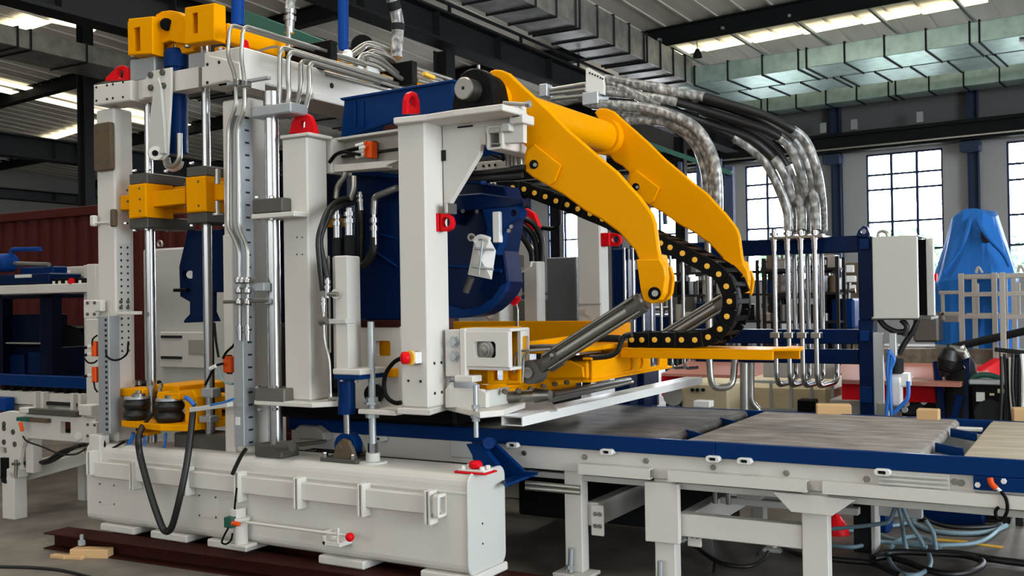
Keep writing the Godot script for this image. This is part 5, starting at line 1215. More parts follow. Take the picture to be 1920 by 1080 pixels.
	var n := 0
	for l in [[-3.212,2.388,5,-3.029,2.383,5,-2.8,2.39,5], [-3.194,2.355,5,-2.994,2.35,5,-2.818,2.349,5]]:
		one("hydraulic_hose", sh().tb(curve(W(l)), 0.017), M.rubber, "black hose lying under the white gusset towards the near arm, %s of two" % ["upper", "lower"][n], "hose")
		n += 1
	o = thing("valve_terminal", "small pale valve terminal with thin pipes under the cap plate, beside the near arm", "valve")
	part(o, "board", sh().bx(-3.314,-2.967,2.422,2.493, 5.3, 5.34, 0.004), M.white)
	for x in [-3.079,-3.046,-3.023,-2.987]: part(o, "pipe", sh().cy(P(x, 2.451, 5.28), P(x, 2.628, 5.28), 0.012), M.pipe)
	s = sh()
	for x in [-3.261,-3.219,-3.177]: s.cy(P(x, 2.466, 5.295), P(x, 2.466, 5.30), 0.008, -1, 8)
	part(o, "screw", s, M.black)
	part(o, "lead", sh().tb(curve(W([-3.177,2.524,5.26,-3.128,2.504,5.26,-3.091,2.485,5.26,-3.109,2.528,5.26])), 0.008), M.black)
	one("channel_bar", sh().pr(rect(0, 0.14, 0, 0.055), Vector3(-2.985, 0.925, -5.0), Vector3.RIGHT, Vector3.UP, Vector3(0, 0, -3.0), [rect(0.007, 0.133, 0.007, 0.048)]), M.wrap, "long white channel bar sticking out under the yellow carriage over the conveyor belt", "bar")

func conveyor():
	var s: Sh
	var o := thing("belt_conveyor", "long conveyor frame with a blue top rail, off-white side plates and channel brackets", "conveyor")
	part(o, "front_rail", sh().bx(-4.9, -1.83, 0.765, 0.853, 5.32, 5.35, 0.004), M.blue)
	part(o, "front_rail", sh().bx(-1.828, 0.9, 0.765, 0.853, 5.32, 5.35, 0.004), M.blue)
	part(o, "rear_rail", sh().bx(-4.9, 0.9, 0.765, 0.853, 6.88, 6.91, 0.004), M.blue)
	part(o, "side_plate", sh().bx(-4.9, 0.9, 0.625, 0.765, 5.35, 5.37, 0.003), M.white)
	part(o, "rear_side_plate", sh().bx(-4.9, 0.9, 0.625, 0.765, 6.86, 6.88, 0.003), M.white2)
	part(o, "lower_rail", sh().bx(-4.9, 0.9, 0.565, 0.60, 5.40, 5.44, 0.003), M.white2)
	for q in [[1085, 1219], [1253, 1513]]:
		var u0: float = -2.645 if q[0] == 1085 else -2.093
		var u1: float = -2.2 if q[0] == 1085 else -1.332
		part(o, "channel_bracket", sh().pu([5.345, 0.625, 5.29, 0.625, 5.29, 0.685, 5.345, 0.685, 5.345, 0.678, 5.297, 0.678, 5.297, 0.632, 5.345, 0.632], u0, u1), M.white)
	part(o, "channel_bracket", sh().pu([5.345, 0.625, 5.29, 0.625, 5.29, 0.685, 5.345, 0.685, 5.345, 0.678, 5.297, 0.678, 5.297, 0.632, 5.345, 0.632], -1.252, 0.9), M.white)
	for q in W([-3.089,0.766,5.31,-2.464,0.763,5.31,-1.833,0.764,5.31,-1.659,0.764,5.31,-0.958,0.755,5.31,-4.098,0.749,5.31]):
		part(o, "cable_clip", sh().pv(ls(rect(q.x - 0.04, q.x + 0.04, q.y - 0.017, q.y + 0.017, 0.016)), 5.285, 5.345, [rect(q.x - 0.022, q.x + 0.018, q.y - 0.009, q.y + 0.009, 0.006)], 0.003), M.wrap)
		part(o, "clip_gap", sh().bx(q.x - 0.022, q.x + 0.018, q.y - 0.009, q.y + 0.009, 5.31, 5.315, 0), M.hole)
	s = sh()
	for q in W([-3.032,0.716,5.35,-2.627,0.716,5.35,-2.242,0.72,5.35,-1.848,0.711,5.35,-1.449,0.708,5.35,-1.044,0.707,5.35,-0.632,0.725,5.35,-0.603,0.722,5.35]): bolt(s, q, Vector3.BACK, 0.017, 0.012)
	part(o, "side_bolt", s, M.steel)
	part(o, "leg", sh().bx(-2.778, -2.665, 0.03, 0.63, 5.37, 5.46, 0.004), M.white)
	part(o, "foot_plate", sh().bx(-2.83, -2.60, 0.008, 0.03, 5.3, 5.48, 0.004), M.white)
	s = sh()
	s.cy(P(-2.727,0.04,5.33), P(-2.718,0.179,5.33), 0.016).lathe(P(-2.727,0.059,5.33), Vector3.UP, [[0, 0.026], [0.02, 0.026]], 6)
	part(o, "anchor_bolt", s, M.zinc)
	part(o, "leg_panel", sh().bx(-2.249, -2.048, 0.27, 0.605, 5.33, 5.37, 0.004), M.white)
	part(o, "leg", sh().bx(-2.208, -2.087, 0.0, 0.62, 5.37, 5.46, 0.004), M.white)
	s = sh()
	s.cy(P(-2.166,0.024,5.33), P(-2.161,0.168,5.33), 0.016)
	part(o, "anchor_bolt", s, M.zinc)
	part(o, "leg", sh().bx(-1.383, -1.248, 0.0, 0.62, 5.38, 5.46, 0.004), M.white)
	part(o, "gusset", sh().pv([-1.519,0.609,-1.092,0.603,-1.213,0.509,-1.422,0.511], 5.32, 5.345, [], 0.003), M.white)
	part(o, "cross_member", sh().bx(-2.082, -1.384, 0.305, 0.43, 5.39, 5.47, 0.005), M.white)
	for u in [-2.66, -2.06]:
		part(o, "cross_beam", sh().bx(u - 0.02, u + 0.06, 0.29, 0.43, 5.46, 6.86, 0.005), M.white)
		var pl := part(o, "splice_plate", sh().bx(u + 0.02, u + 0.1, 0.24, 0.42, 5.44, 5.46, 0.008), M.white)
		s = sh()
		for e in [[0.05, 0.3], [0.05, 0.37], [0.08, 0.3], [0.08, 0.37]]: bolt(s, P(u + e[0], e[1], 5.44), Vector3.BACK, 0.013, 0.012)
		part(pl, "bolt", s, M.steel)
	part(o, "far_leg", sh().bx(-2.68, -2.6, 0.0, 0.63, 6.78, 6.88, 0.004), M.white2)
	part(o, "far_leg", sh().bx(-2.08, -2.0, 0.0, 0.63, 6.78, 6.88, 0.004), M.white2)
	part(o, "far_leg", sh().bx(-1.394,-1.286,0,0.393, 6.7, 6.85, 0.004), M.dark)
	part(o, "far_leg_flange", sh().bx(-1.285,-1.259,-0.004,0.4, 6.69, 6.86, 0.003), M.white)
	part(o, "far_foot", sh().cy(P(-1.343,-0.025,6.75), P(-1.345,-0.145,6.75), 0.025), M.steel)
	part(o, "far_beam", sh().bx(-4.4, -1.0, 0.22, 0.34, 6.82, 6.88, 0.004), M.white2)
	for u in [-2.5, -1.85]: part(o, "levelling_foot", sh().cy(P(u, 0.02, 6.5), P(u, 0.2, 6.5), 0.02).bx(u - 0.06, u + 0.06, 0.0, 0.02, 6.44, 6.56), M.wrap)
	part(o, "grille_panel", sh().bx(-0.992,-0.653,0.64,0.762, 5.335, 5.35, 0.003), M.white)
	for k in 3: part(o, "grille_bar", sh().bx(-0.985, -0.657, 0.69 + k * 0.022, 0.703 + k * 0.022, 5.318, 5.335, 0.003), M.white2)
	part(o, "control_box", sh().bx(-0.545, -0.185, 0.70, 0.765, 5.31, 5.35, 0.003), M.blue, "blue flat box under the rail")
	s = sh()
	for q in W([-0.526,0.725,5.31,-0.413,0.751,5.31]): bolt(s, q, Vector3.BACK, 0.014, 0.012)
	part(o, "box_bolt", s, M.wrap)
	part(o, "belt_pan", sh().bx(-4.9, 0.9, 0.60, 0.62, 5.45, 6.85, 0.003), M.cast)
	part(o, "drive_housing", sh().bx(-3.6, -2.15, 0.12, 0.6, 6.25, 6.75, 0.01), M.dark)
	part(o, "mid_rail", sh().bx(-2.0, -1.2, 0.40, 0.44, 5.9, 5.96, 0.004).bx(-1.9, -1.75, 0.44, 0.50, 5.9, 5.96, 0.004), M.white2)
	s = sh()
	for u in [-1.98, -1.9, -1.5, -1.44, -1.38]: s.cy(P(u, 0.43, 5.75), P(u, 0.55, 5.75), 0.015)
	part(o, "under_pin", s, M.steel)
	# belts
	var bl := [[-4.9, -2.115, "dark worn conveyor belt section half under the machine, left of the first gap", M.belt_dark], [-2.015, -0.775, "grey worn conveyor belt section in the middle, between the two gaps", M.belt], [-0.605, 0.9, "pale wood-toned conveyor belt section at the right edge", M.belt_pale]]
	for b in bl:
		var t := thing("conveyor_belt", b[2], "conveyor belt", "")
		part(t, "belt", sh().pu(ls(rect(5.365, 6.86, 0.79, 0.852, 0.005)), b[0] + 0.02, b[1] - 0.02), b[3])
		for u in [b[0] + 0.03, b[1] - 0.03]: part(t, "roller", sh().cy(P(u, 0.82, 5.37), P(u, 0.82, 6.85), 0.031, -1, 20), b[3])
	for g in [[-2.065, "first"], [-0.69, "second"]]:
		for v in [5.62, 6.25]:
			one("gap_brace", sh().bar(P(g[0] - 0.075, 0.835, v + 0.1), P(g[0] + 0.075, 0.835, v - 0.05), 0.012, 0.05), M.blue, "blue diagonal brace in the %s belt gap, %s one" % [g[1], "nearer" if v < 6 else "farther"], "brace")
	one("gap_cross_bar", sh().bx(-0.76, -0.62, 0.82, 0.84, 6.55, 6.62, 0.004), M.wrap, "white bar across the second belt gap near the far rail", "bar")
	o = thing("orange_connector", "orange elbow connector with white sleeve and black cable on the blue flat box", "connector")
	part(o, "elbow", sh().tb(bend(W([-0.471,0.765,5.29,-0.464,0.735,5.29,-0.444,0.717,5.29]), 0.02), 0.014), M.orange)
	part(o, "sleeve", sh().cy(P(-0.449,0.724,5.29), P(-0.424,0.703,5.29), 0.009), M.wrap)
	part(o, "cable", sh().tb(curve(W([-0.425,0.707,5.28,-0.403,0.674,5.28,-0.398,0.625,5.28,-0.412,0.586,5.28,-0.433,0.569,5.28,-0.446,0.588,5.28,-0.448,0.613,5.28,-0.434,0.632,5.28])), 0.008), M.black)
	o = thing("pallet_guide", "deep blue triangular guide bracket at the right end of the machine base", "bracket")
	part(o, "web", sh().pv([-3.295,0.8,-3.148,0.814,-2.922,0.641,-2.834,0.641,-3.032,0.545,-3.061,0.555,-3.063,0.63,-3.24,0.726], 5.15, 5.18, [], 0.005), M.blue)
	part(o, "side_web", sh().pv([-3.242,0.798,-3.141,0.81,-3.027,0.692,-3.011,0.557,-3.178,0.628,-3.202,0.737], 5.02, 5.06, [], 0.005), M.blue)
	part(o, "pivot", sh().cy(P(-3.073,0.818,5), P(-3.181,0.785,5.2), 0.035), M.blue)
	part(o, "base", sh().py([-2.878,4.851,-2.903,5.273,-2.989,5.377,-2.981,4.984], 0.605, 0.62), M.blue)
	one("guide_bar", sh().cy(P(-2.969,0.559,5.24), P(-2.652,0.537,5.33), 0.014).cy(P(-2.958,0.534,5.22), P(-2.642,0.513,5.31), 0.014), M.pipe, "pair of bright steel guide bars between the blue bracket and the first conveyor leg", "bar")
	o = thing("beacon_socket", "red knob on a small white and red plate at the machine base's end", "knob")
	var bp: Vector3 = P(-2.981,0.7,4.712)
	part(o, "red_plate", sh().bx(bp.x - 0.1, bp.x + 0.1, 0.701, 0.711, -bp.z - 0.065, -bp.z + 0.065, 0.004), M.red, "red base plate")
	part(o, "white_plate", sh().bx(bp.x - 0.085, bp.x + 0.085, 0.711, 0.722, -bp.z - 0.05, -bp.z + 0.05, 0.004), M.wrap, "white upper plate")
	part(o, "knob", sh().lathe(bp + Vector3(0, 0.022, 0), Vector3.UP, [[0, 0.025], [0.01, 0.038], [0.03, 0.038], [0.042, 0.025], [0.045, 0.0]], 16), M.red)
	s = sh()
	for e in [[-0.06, -0.03], [0.06, -0.03], [0.06, 0.03], [-0.06, 0.03]]: bolt(s, bp + Vector3(e[0], 0.022, e[1]), Vector3.UP, 0.014, 0.018)
	part(o, "bolt", s, M.wrap)
	# things under the machine, behind the base
	o = thing("machine_bed", "second off-white machine base box on the far side of the conveyor, in the shade", "machine base")
	part(o, "body", sh().pu(ls(rect(7.2, 7.57, 0.16, 0.70, 0.055)), -6.09, -2.95), M.white)
	part(o, "foot_pad", sh().bx(-5.9, -3.2, 0.0, 0.162, 7.25, 7.5, 0.008), M.white2)
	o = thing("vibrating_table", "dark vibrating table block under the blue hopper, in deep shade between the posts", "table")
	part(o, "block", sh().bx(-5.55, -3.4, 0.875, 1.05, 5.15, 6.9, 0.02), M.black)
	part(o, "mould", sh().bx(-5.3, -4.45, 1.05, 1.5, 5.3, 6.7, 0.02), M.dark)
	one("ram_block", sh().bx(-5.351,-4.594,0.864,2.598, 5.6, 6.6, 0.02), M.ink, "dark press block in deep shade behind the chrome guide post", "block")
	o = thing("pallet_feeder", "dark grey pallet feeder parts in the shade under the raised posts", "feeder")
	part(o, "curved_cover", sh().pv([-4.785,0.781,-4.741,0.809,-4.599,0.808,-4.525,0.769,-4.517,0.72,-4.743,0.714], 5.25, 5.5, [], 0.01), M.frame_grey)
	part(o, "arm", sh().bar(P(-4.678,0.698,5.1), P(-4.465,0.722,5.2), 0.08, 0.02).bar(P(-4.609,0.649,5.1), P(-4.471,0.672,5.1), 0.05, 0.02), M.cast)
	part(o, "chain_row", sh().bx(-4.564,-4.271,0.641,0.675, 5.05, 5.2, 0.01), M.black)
	one("junction_box", sh().bx(-3.554,-3.372,0.661,0.767, 5.325, 5.35, 0.004), M.white2, "small pale cover plate on the conveyor side behind the stop bolt", "plate")
	# wood blocks lying on the far edge of the belts
	var wb := [[P(-1.552,0.87,6.912), 0.3, "wood block on the belt's far edge left of the blue gantry column", 0.22], [P(-0.951,0.87,6.829), 0.0, "square wood block on the belt's far edge before the gas bottle", 0.13], [P(-0.416,0.87,7.108), 0.2, "wood block cut off by the right picture edge", 0.16]]
	for b in wb: one("wood_block", sh().ob(b[0], Basis(Vector3.UP, b[1]), Vector3(b[3], 0.09, 0.09), 0.006), M.wood, b[2], "wood block")

func gantry():
	var s: Sh
	var o := thing("pipe_rack", "dark blue rectangular steel rack that carries the pipes and the grey cabinet", "rack")
	part(o, "column", sh().bx(-1.514,-1.411,1.454,2.057, 7.6, 7.76, 0.006).bx(-1.52, -1.417, 0.0, 1.454, 7.6, 7.76, 0.006), M.navy)
	part(o, "top_beam", sh().bx(-3.3, -1.51, 1.947, 2.066, 7.6, 7.72, 0.006), M.navy)
	part(o, "middle_beam", sh().bx(-2.771, -1.522, 1.278, 1.385, 7.62, 7.72, 0.006), M.navy)
	part(o, "lower_beam", sh().bx(-2.773, -1.525, 1.131, 1.238, 7.64, 7.72, 0.006), M.navy)
	part(o, "column", sh().bx(-3.463, -3.326, 0.0, 2.044, 7.62, 7.78, 0.006), M.navy)
	part(o, "lug", sh().pv([-1.516,2.055,-1.5,2.101,-1.463,2.133,-1.437,2.121,-1.423,2.074,-1.424,2.043], 7.56, 7.6, [circ(-1.463,2.091, 0.02)], 0.004), M.navy)
	part(o, "corner_plate", sh().bx(-1.495,-1.428,1.961,2.041, 7.57, 7.6, 0.004).bx(-1.507,-1.441,1.302,1.378, 7.57, 7.6, 0.004).bx(-1.515,-1.434,0.861,0.976, 7.57, 7.6, 0.004), M.blue)
	part(o, "pipe_bar", sh().bx(-2.105, -1.717, 2.053, 2.073, 7.42, 7.96, 0.003), M.steel)
	o = thing("navy_cabinet", "dark blue cabinet with a lit corner behind the near arm tip", "cabinet")
	part(o, "panel", sh().bx(-3.715, -3.446, 0.0, 2.006, 8.2, 8.5, 0.008), M.navy)
	part(o, "face", sh().bx(-3.626,-3.514,1.563,1.763, 8.17, 8.2, 0.006), M.blue)
	part(o, "shelf", sh().bx(-3.636,-3.459,1.884,1.968, 8.17, 8.2, 0.003), M.frame_grey)
	# steel pipes
	var n := 0
	for xx in [[-2.078, -2.055], [-1.98, -1.953], [-1.883, -1.848], [-1.784, -1.744]]:
		var x: float = xx[0]
		var xb: float = xx[1]
		var yb: float = 0.976
		var pts := [P(x, 2.03, 7.45), P(x, yb, 7.45), P(xb, yb - 0.0, 7.92), P(xb, 2.0 if n < 3 else 1.3, 7.92)]
		o = thing("steel_pipe", "polished U-shaped steel pipe on the blue rack, %s from the left" % ["first", "second", "third", "fourth"][n], "pipe", "U-shaped pipes on the blue rack")
		part(o, "pipe", sh().tb(bend(pts, 0.1), 0.019, 12), M.chrome)
		s = sh()
		for e in ([7.45, 7.92] if n < 3 else [7.45]):
			fitting(s, P(x if e == 7.45 else xb, 2.13, e), Vector3(0, -0.16, 0), 0.024)
		part(o, "coupling", s, M.chrome)
		part(o, "clamp", sh().bx(x - 0.035, x + 0.035, 1.327, 1.37, 7.41, 7.5, 0.005).bx(xb - 0.03, xb + 0.03, 1.15, 1.192, 7.86, 7.96, 0.005), M.steel)
		n += 1
	n = 0
	for x in [-3.258,-3.185,-3.104,-3.035,-2.955,-2.873,-2.773]:
		one("steel_pipe", sh().tb(bend([P(x, 2.038, 7.4), P(x, 1.091, 7.4), P(x + 0.05, 1.091, 7.55)], 0.05), 0.0125, 10), M.chrome, "slim upright steel pipe behind the near arm tip, %s from the left of seven" % ["first", "second", "third", "fourth", "fifth", "sixth", "seventh"][n], "pipe", "slim pipes behind the arm tip")
		n += 1
	n = 0
	for l in [[-2.539,1.179,7.3,-2.527,0.956,7.3,-2.428,0.951,7.5,-2.407,1.169,7.5], [-2.533,2.144,7.3,-2.535,1.386,7.3], [-2.333,1.138,7.5,-2.34,0.776,7.5,-2.349,0.093,7.5], [-2.299,1.136,7.55,-2.305,0.833,7.55,-2.251,0.77,7.6,-2.254,0.003,7.6]]:
		one("steel_pipe", sh().tb(bend(W(l), 0.09), 0.026 if n != 2 else 0.034, 12), M.pipe, ["thick U-bend pipe below the yellow trough", "upright pipe stub inside the bend of the cable chain", "thick grey upright pipe right of the U-bend under the trough", "thick grey pipe curving to the floor next to the upright one under the trough"][n], "pipe")
		n += 1
	# hoses
	n = 0
	var H := [[-1.972,2.117,7.45,-1.977,2.262,7.45,-2.042,2.477,7.4,-2.123,2.643,7.35,-2.268,2.784,7.25,-2.472,2.899,7.2,-2.681,2.993,7.1,-2.891,3.103,7,-3.104,3.239,7,-3.235,3.288,7], [-2.043,2.144,7.92,-1.965,2.283,7.6,-1.974,2.511,7.4,-2.063,2.661,7.35,-2.201,2.794,7.25,-2.431,2.895,7.2,-2.599,2.968,7.1,-2.807,3.078,7,-3.018,3.181,7,-3.236,3.231,7],
		[-1.875,2.112,7.45,-1.892,2.28,7.5,-1.964,2.505,7.55,-2.038,2.676,7.5,-2.134,2.791,7.4,-2.282,2.894,7.3,-2.47,2.993,7.2,-2.721,3.108,7.1,-2.932,3.219,7,-3.213,3.301,7], [-1.94,2.139,7.92,-1.87,2.305,7.6,-1.866,2.542,7.4,-1.934,2.727,7.35,-2.051,2.826,7.25,-2.23,2.906,7.2,-2.475,3.002,7.1,-2.682,3.072,7,-2.912,3.137,7,-3.237,3.207,7],
		[-1.772,2.107,7.45,-1.791,2.332,7.5,-1.856,2.595,7.55,-1.913,2.753,7.45,-2.007,2.842,7.4,-2.142,2.935,7.3,-2.348,3.027,7.2,-2.555,3.097,7.1,-2.763,3.179,7,-3.017,3.245,7], [-1.835,2.134,7.92,-1.765,2.338,7.6,-1.752,2.552,7.4,-1.811,2.743,7.35,-1.898,2.834,7.25,-2.073,2.94,7.2,-2.275,3.019,7.1,-2.496,3.098,7.05,-2.681,3.142,7,-2.932,3.219,7]]
	for l in H:
		var pts := curve(W(l), 6)
		o = thing("hydraulic_hose", "heavy black plastic-wrapped hose arching over the yellow arms, %s of six from below" % ["first", "second", "third", "fourth", "fifth", "sixth"][n], "hose", "heavy hoses over the yellow arms")
		var cut: int = [26, 18, 16, 22, 20, 24][n]
		part(o, "hose", sh().tb(pts, 0.032, 10), M.rubber)
		part(o, "wrapped_end", sh().tb(pts.slice(0, cut), 0.036, 10), M.wrapped, "clear plastic wrapped hose end")
		part(o, "wrapped_end", sh().tb(pts.slice(pts.size() - 14), 0.035, 10), M.wrapped)
		n += 1
	n = 0
	for l in [[-2.384,2.217,7,-2.384,2.419,7,-2.4,2.581,7,-2.461,2.732,7,-2.572,2.842,7,-2.727,2.92,7,-2.937,2.957,7,-3.109,2.967,7], [-2.44,2.242,7.05,-2.444,2.443,7.05,-2.466,2.591,7.05,-2.527,2.744,7.05,-2.631,2.855,7.05,-2.788,2.949,7.05,-3,3.003,7.05,-3.263,3.055,7.05], [-2.335,2.23,6.95,-2.335,2.438,6.95,-2.352,2.591,6.95,-2.408,2.736,6.95,-2.505,2.868,6.95,-2.706,2.981,6.95,-2.956,3.055,6.95,-3.304,3.109,6.95]]:
		var pts := curve(W(l), 6)
		o = thing("wrapped_hose", "short white plastic-wrapped hose dropping behind the far yellow arm, %s of three" % ["inner", "middle", "outer"][n], "hose", "wrapped hoses behind the far arm")
		part(o, "hose", sh().tb(pts, 0.033 + n * 0.003, 10), M.wrapped)
		n += 1
	o = thing("hose_bracket", "white perforated bracket plate where the heavy hoses start, above the far arm", "bracket")
	part(o, "plate", sh().pv([-3.348,3.382,-3.326,3.391,-3.207,3.311,-3.195,3.242,-3.197,3.169,-3.351,3.212], 6.94, 6.97, [], 0.003), M.wrap)
	s = sh()
	for q in W([-3.313,3.347,6.94,-3.291,3.336,6.94,-3.269,3.325,6.94,-3.247,3.315,6.94,-3.225,3.3,6.94,-3.207,3.29,6.94]): s.cy(q, q + Vector3(0, 0, 0.003), 0.008, -1, 6)
	part(o, "hole", s, M.hole)
	part(o, "lower_block", sh().bx(-3.364,-3.231,3.1,3.197, 6.9, 7.1, 0.006), M.zinc)
	for l in [[-3.774,3.269,7,-3.379,3.281,7], [-3.694,3.243,7,-3.38,3.24,7], [-3.671,3.199,7,-3.394,3.192,7]]: part(o, "pipe", sh().tb(W(l), 0.018, 10), M.pipe)
	part(o, "pipe_saddle", sh().bx(-3.758,-3.688,3.218,3.318, 6.95, 7.05, 0.006), M.zinc)
	# grey cabinet
	o = thing("control_cabinet", "pale grey control cabinet with an open dark side, mounted on the blue rack", "cabinet")
	part(o, "body", sh().bx(-1.396,-1.095,1.471,2.043, 7.5, 7.54, 0.006), M.white2)
	part(o, "top", sh().bx(-1.39, -1.086, 2.035, 2.046, 7.5, 7.9, 0.003), M.white2)
	part(o, "bottom", sh().bx(-1.402, -1.097, 1.467, 1.479, 7.5, 7.9, 0.003), M.white2)
	part(o, "far_side", sh().bx(-1.396, -1.382, 1.475, 2.039, 7.54, 7.9, 0.003), M.white2)
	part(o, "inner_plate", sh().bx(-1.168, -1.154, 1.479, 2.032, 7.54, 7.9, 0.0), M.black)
	part(o, "door", sh().bx(-1.095,-1.041,1.476,2.038, 7.88, 7.93, 0.005), M.white, "open cabinet door edge")
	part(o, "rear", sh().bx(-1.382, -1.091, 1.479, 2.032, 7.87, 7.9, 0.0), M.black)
	part(o, "lifting_ring", sh().tb(curve(W([-1.391,2.055,7.7,-1.383,2.086,7.7,-1.357,2.096,7.7,-1.331,2.079,7.7,-1.324,2.052,7.7])), 0.012), M.pipe)
	part(o, "handle", sh().cy(P(-1.052,1.755,7.93), P(-1.027,1.754,7.93), 0.03), M.red, "red door handle")
	part(o, "base_frame", sh().bx(-1.416,-1.017,1.456,1.479, 7.52, 7.88, 0.003), M.cast)
	for l in [[-1.376,1.462,7.6,-1.334,1.408,7.6,-1.262,1.37,7.6,-1.209,1.371,7.6], [-1.126,1.452,7.65,-1.156,1.376,7.65,-1.218,1.281,7.65,-1.256,1.205,7.65], [-1.225,1.454,7.6,-1.19,1.408,7.6,-1.209,1.34,7.6]]: part(o, "cable", sh().tb(curve(W(l)), 0.02), M.frame_grey if l[1] < 1.3 and l[0] < -1.3 else M.rubber)
	# air unit on galvanised plate
	o = thing("air_service_unit", "galvanised plate with white air filter and bright blue hoses right of the rack", "air unit")
	part(o, "plate", sh().bx(-1.411,-1.342,0.781,1.368, 7.55, 7.57, 0.003), M.zinc)
	part(o, "filter", sh().bx(-1.283,-1.206,0.862,1.064, 7.4, 7.5, 0.01), M.wrap)
	part(o, "filter_head", sh().bx(-1.292,-1.149,0.995,1.091, 7.42, 7.5, 0.01), M.wrap)
	part(o, "regulator", sh().cy(P(-1.243,1.087,7.45), P(-1.241,1.19,7.45), 0.05), M.dark)
	part(o, "support", sh().bx(-1.294,-1.248,1.202,1.363, 7.5, 7.56, 0.003), M.zinc)
	for l in [[-1.27,1.257,7.38,-1.287,1.127,7.38,-1.282,0.98,7.38,-1.3,0.802,7.38], [-1.257,1.202,7.38,-1.275,1.017,7.38,-1.265,0.804,7.38], [-1.153,1.039,7.38,-1.158,0.929,7.38,-1.208,0.865,7.38,-1.251,0.816,7.38], [-1.285,1.238,7.38,-1.243,1.194,7.38,-1.266,1.128,7.38]]: part(o, "air_hose", sh().tb(curve(W(l)), 0.014), M.cable_blue, "blue air hose")
	part(o, "brackets", sh().bx(-1.381,-1.299,0.78,0.874, 7.48, 7.55), M.pipe)

func right_back():
	var s: Sh
	# tarpaulin-covered machine
	var o := thing("covered_machine", "tall machine shrouded in a bright blue tarpaulin by the windows", "covered machine")
	s = sh()
	var ry := [0.0, 0.9, 1.5, 1.75, 1.9, 2.15, 2.4, 2.43]
	var rw := [0.36, 0.36, 0.36, 0.38, 0.34, 0.27, 0.205, 0.17]
	var rng := RandomNumberGenerator.new()
	rng.seed = 5
	var ring := []
	for i in ry.size():
		var r := []
		for k in 40:
			var a := TAU * k / 40.0
			var e := Vector2(sign(cos(a)) * pow(abs(cos(a)), 0.6), sign(sin(a)) * pow(abs(sin(a)), 0.6))
			var f: float = 1.0 + 0.085 * sin(a * 7.0 + ry[i] * 2.0) * (1.0 - ry[i] / 3.0) + rng.randf_range(-0.03, 0.03)
			r.append(P(-1.085 + e.x * rw[i] * f, ry[i] + 0.03 * sin(a * 3.0) * float(i) / 7.0, 11.2 + e.y * (rw[i] + 0.15) * f))
		ring.append(r)
	for i in ry.size() - 1:
		for k in 40:
			var c := P(-1.085, ry[i], 11.2)
			s.flat(ring[i][k], ring[i][(k + 1) % 40], ring[i + 1][(k + 1) % 40], ring[i][k] - c)
			s.flat(ring[i][k], ring[i + 1][(k + 1) % 40], ring[i + 1][k], ring[i][k] - c)
	for k in 40: s.flat(ring[7][k], ring[7][(k + 1) % 40], P(-1.08, 2.47, 11.0), Vector3.UP)
	part(o, "tarpaulin", s, M.tarp)
	part(o, "front_fold", sh().tb(curve(W([-1.087,2.434,10.95,-1.111,2.196,10.68,-1.196,2.019,10.68,-1.329,1.831,10.68])), 0.02).tb(curve(W([-1.077,2.433,10.95,-0.943,2.188,10.68,-0.799,2.004,10.68,-0.742,1.876,10.68])), 0.02), M.tarp)
	part(o, "torn_patch", sh().pv([-0.99,2.25,-0.939,2.196,-0.912,2.117,-0.95,2.113,-0.987,2.172], 10.72, 10.78), M.rust, "rust-brown patch in a tear")
	# grey frames
	var n := 0
	for f in [[-1.118, -0.786, 1.812, "left"], [-0.766, -0.411, 1.81, "right"]]:
		o = thing("welded_stand", "bare grey welded steel frame standing before the blue tarpaulin, the %s one" % f[3], "frame", "grey steel frames by the tarpaulin")
		var v: float = 10.0 - n * 0.2
		for e in [[f[0], v], [f[1] - 0.06, v], [f[0] + 0.05, v + 0.6], [f[1] - 0.02, v + 0.6]]: part(o, "upright", sh().bx(e[0], e[0] + 0.045, 0.0, f[2], e[1], e[1] + 0.045, 0.003), M.frame_grey)
		for y in [f[2] - 0.03, 1.62, 1.42]: part(o, "cross_rail", sh().bx(f[0], f[1], y - 0.02, y + 0.02, v + 0.004, v + 0.04, 0.003).bx(f[0], f[1], y - 0.02, y + 0.02, v + 0.604, v + 0.64, 0.003), M.frame_grey)
		part(o, "lug", sh().tb(curve([P(f[0] + 0.15, f[2], v), P(f[0] + 0.17, f[2] + 0.05, v), P(f[0] + 0.2, f[2], v)]), 0.012), M.frame_grey)
		part(o, "inner_post", sh().bx(f[0] + 0.12, f[0] + 0.15, 1.42, 1.72, v + 0.2, v + 0.24, 0.003), M.frame_grey)
		n += 1
	one("welded_stand", sh().bx(-1.309,-1.126,1.623,1.657, 10.2, 10.26).bx(-1.304,-1.13,1.425,1.459, 10.2, 10.26).bx(-1.293,-1.266,1.385,1.624, 10.2, 10.26).bx(-1.29,-1.151,1.362,1.422, 10.3, 10.4), M.frame_grey, "low grey frame section left of the two tall frames", "frame")
	o = thing("machine_table", "long grey machine bed with clutter behind the red deck", "bed")
	part(o, "bed", sh().bx(-2.021, -1.262, 0.0, 1.126, 10.4, 10.9, 0.01).bx(-1.911, -0.231, 0.95, 1.123, 10.05, 10.2, 0.01), M.dirty)
	part(o, "vise", sh().bx(-1.512,-1.292,1.185,1.461, 10.0, 10.3, 0.02), M.cast)
	one("steel_tube", sh().cy(P(-1.212,1.132,10), P(-0.523,1.307,9.9), 0.035), M.dark, "long dark steel tube lying across the machine bed at right", "tube")
	o = thing("transport_deck", "low deck with a pinkish worn top and a red edge beam behind the conveyor", "deck")
	part(o, "top", sh().py([-1.697,7.841,-0.876,7.824, -0.793, 9.9, -2.139, 9.9], 0.97, 1.0), M.deck)
	part(o, "edge_beam", sh().py([-1.743,8.053,-0.901,8.045, -0.901, 8.045 + 0.15, -1.743, 8.053 + 0.15], 0.83, 0.97), M.red)
	part(o, "side_beam", sh().bar(P(-0.934,0.9,8.539), P(-0.793,0.987,9.9), 0.08, 0.14), M.red)
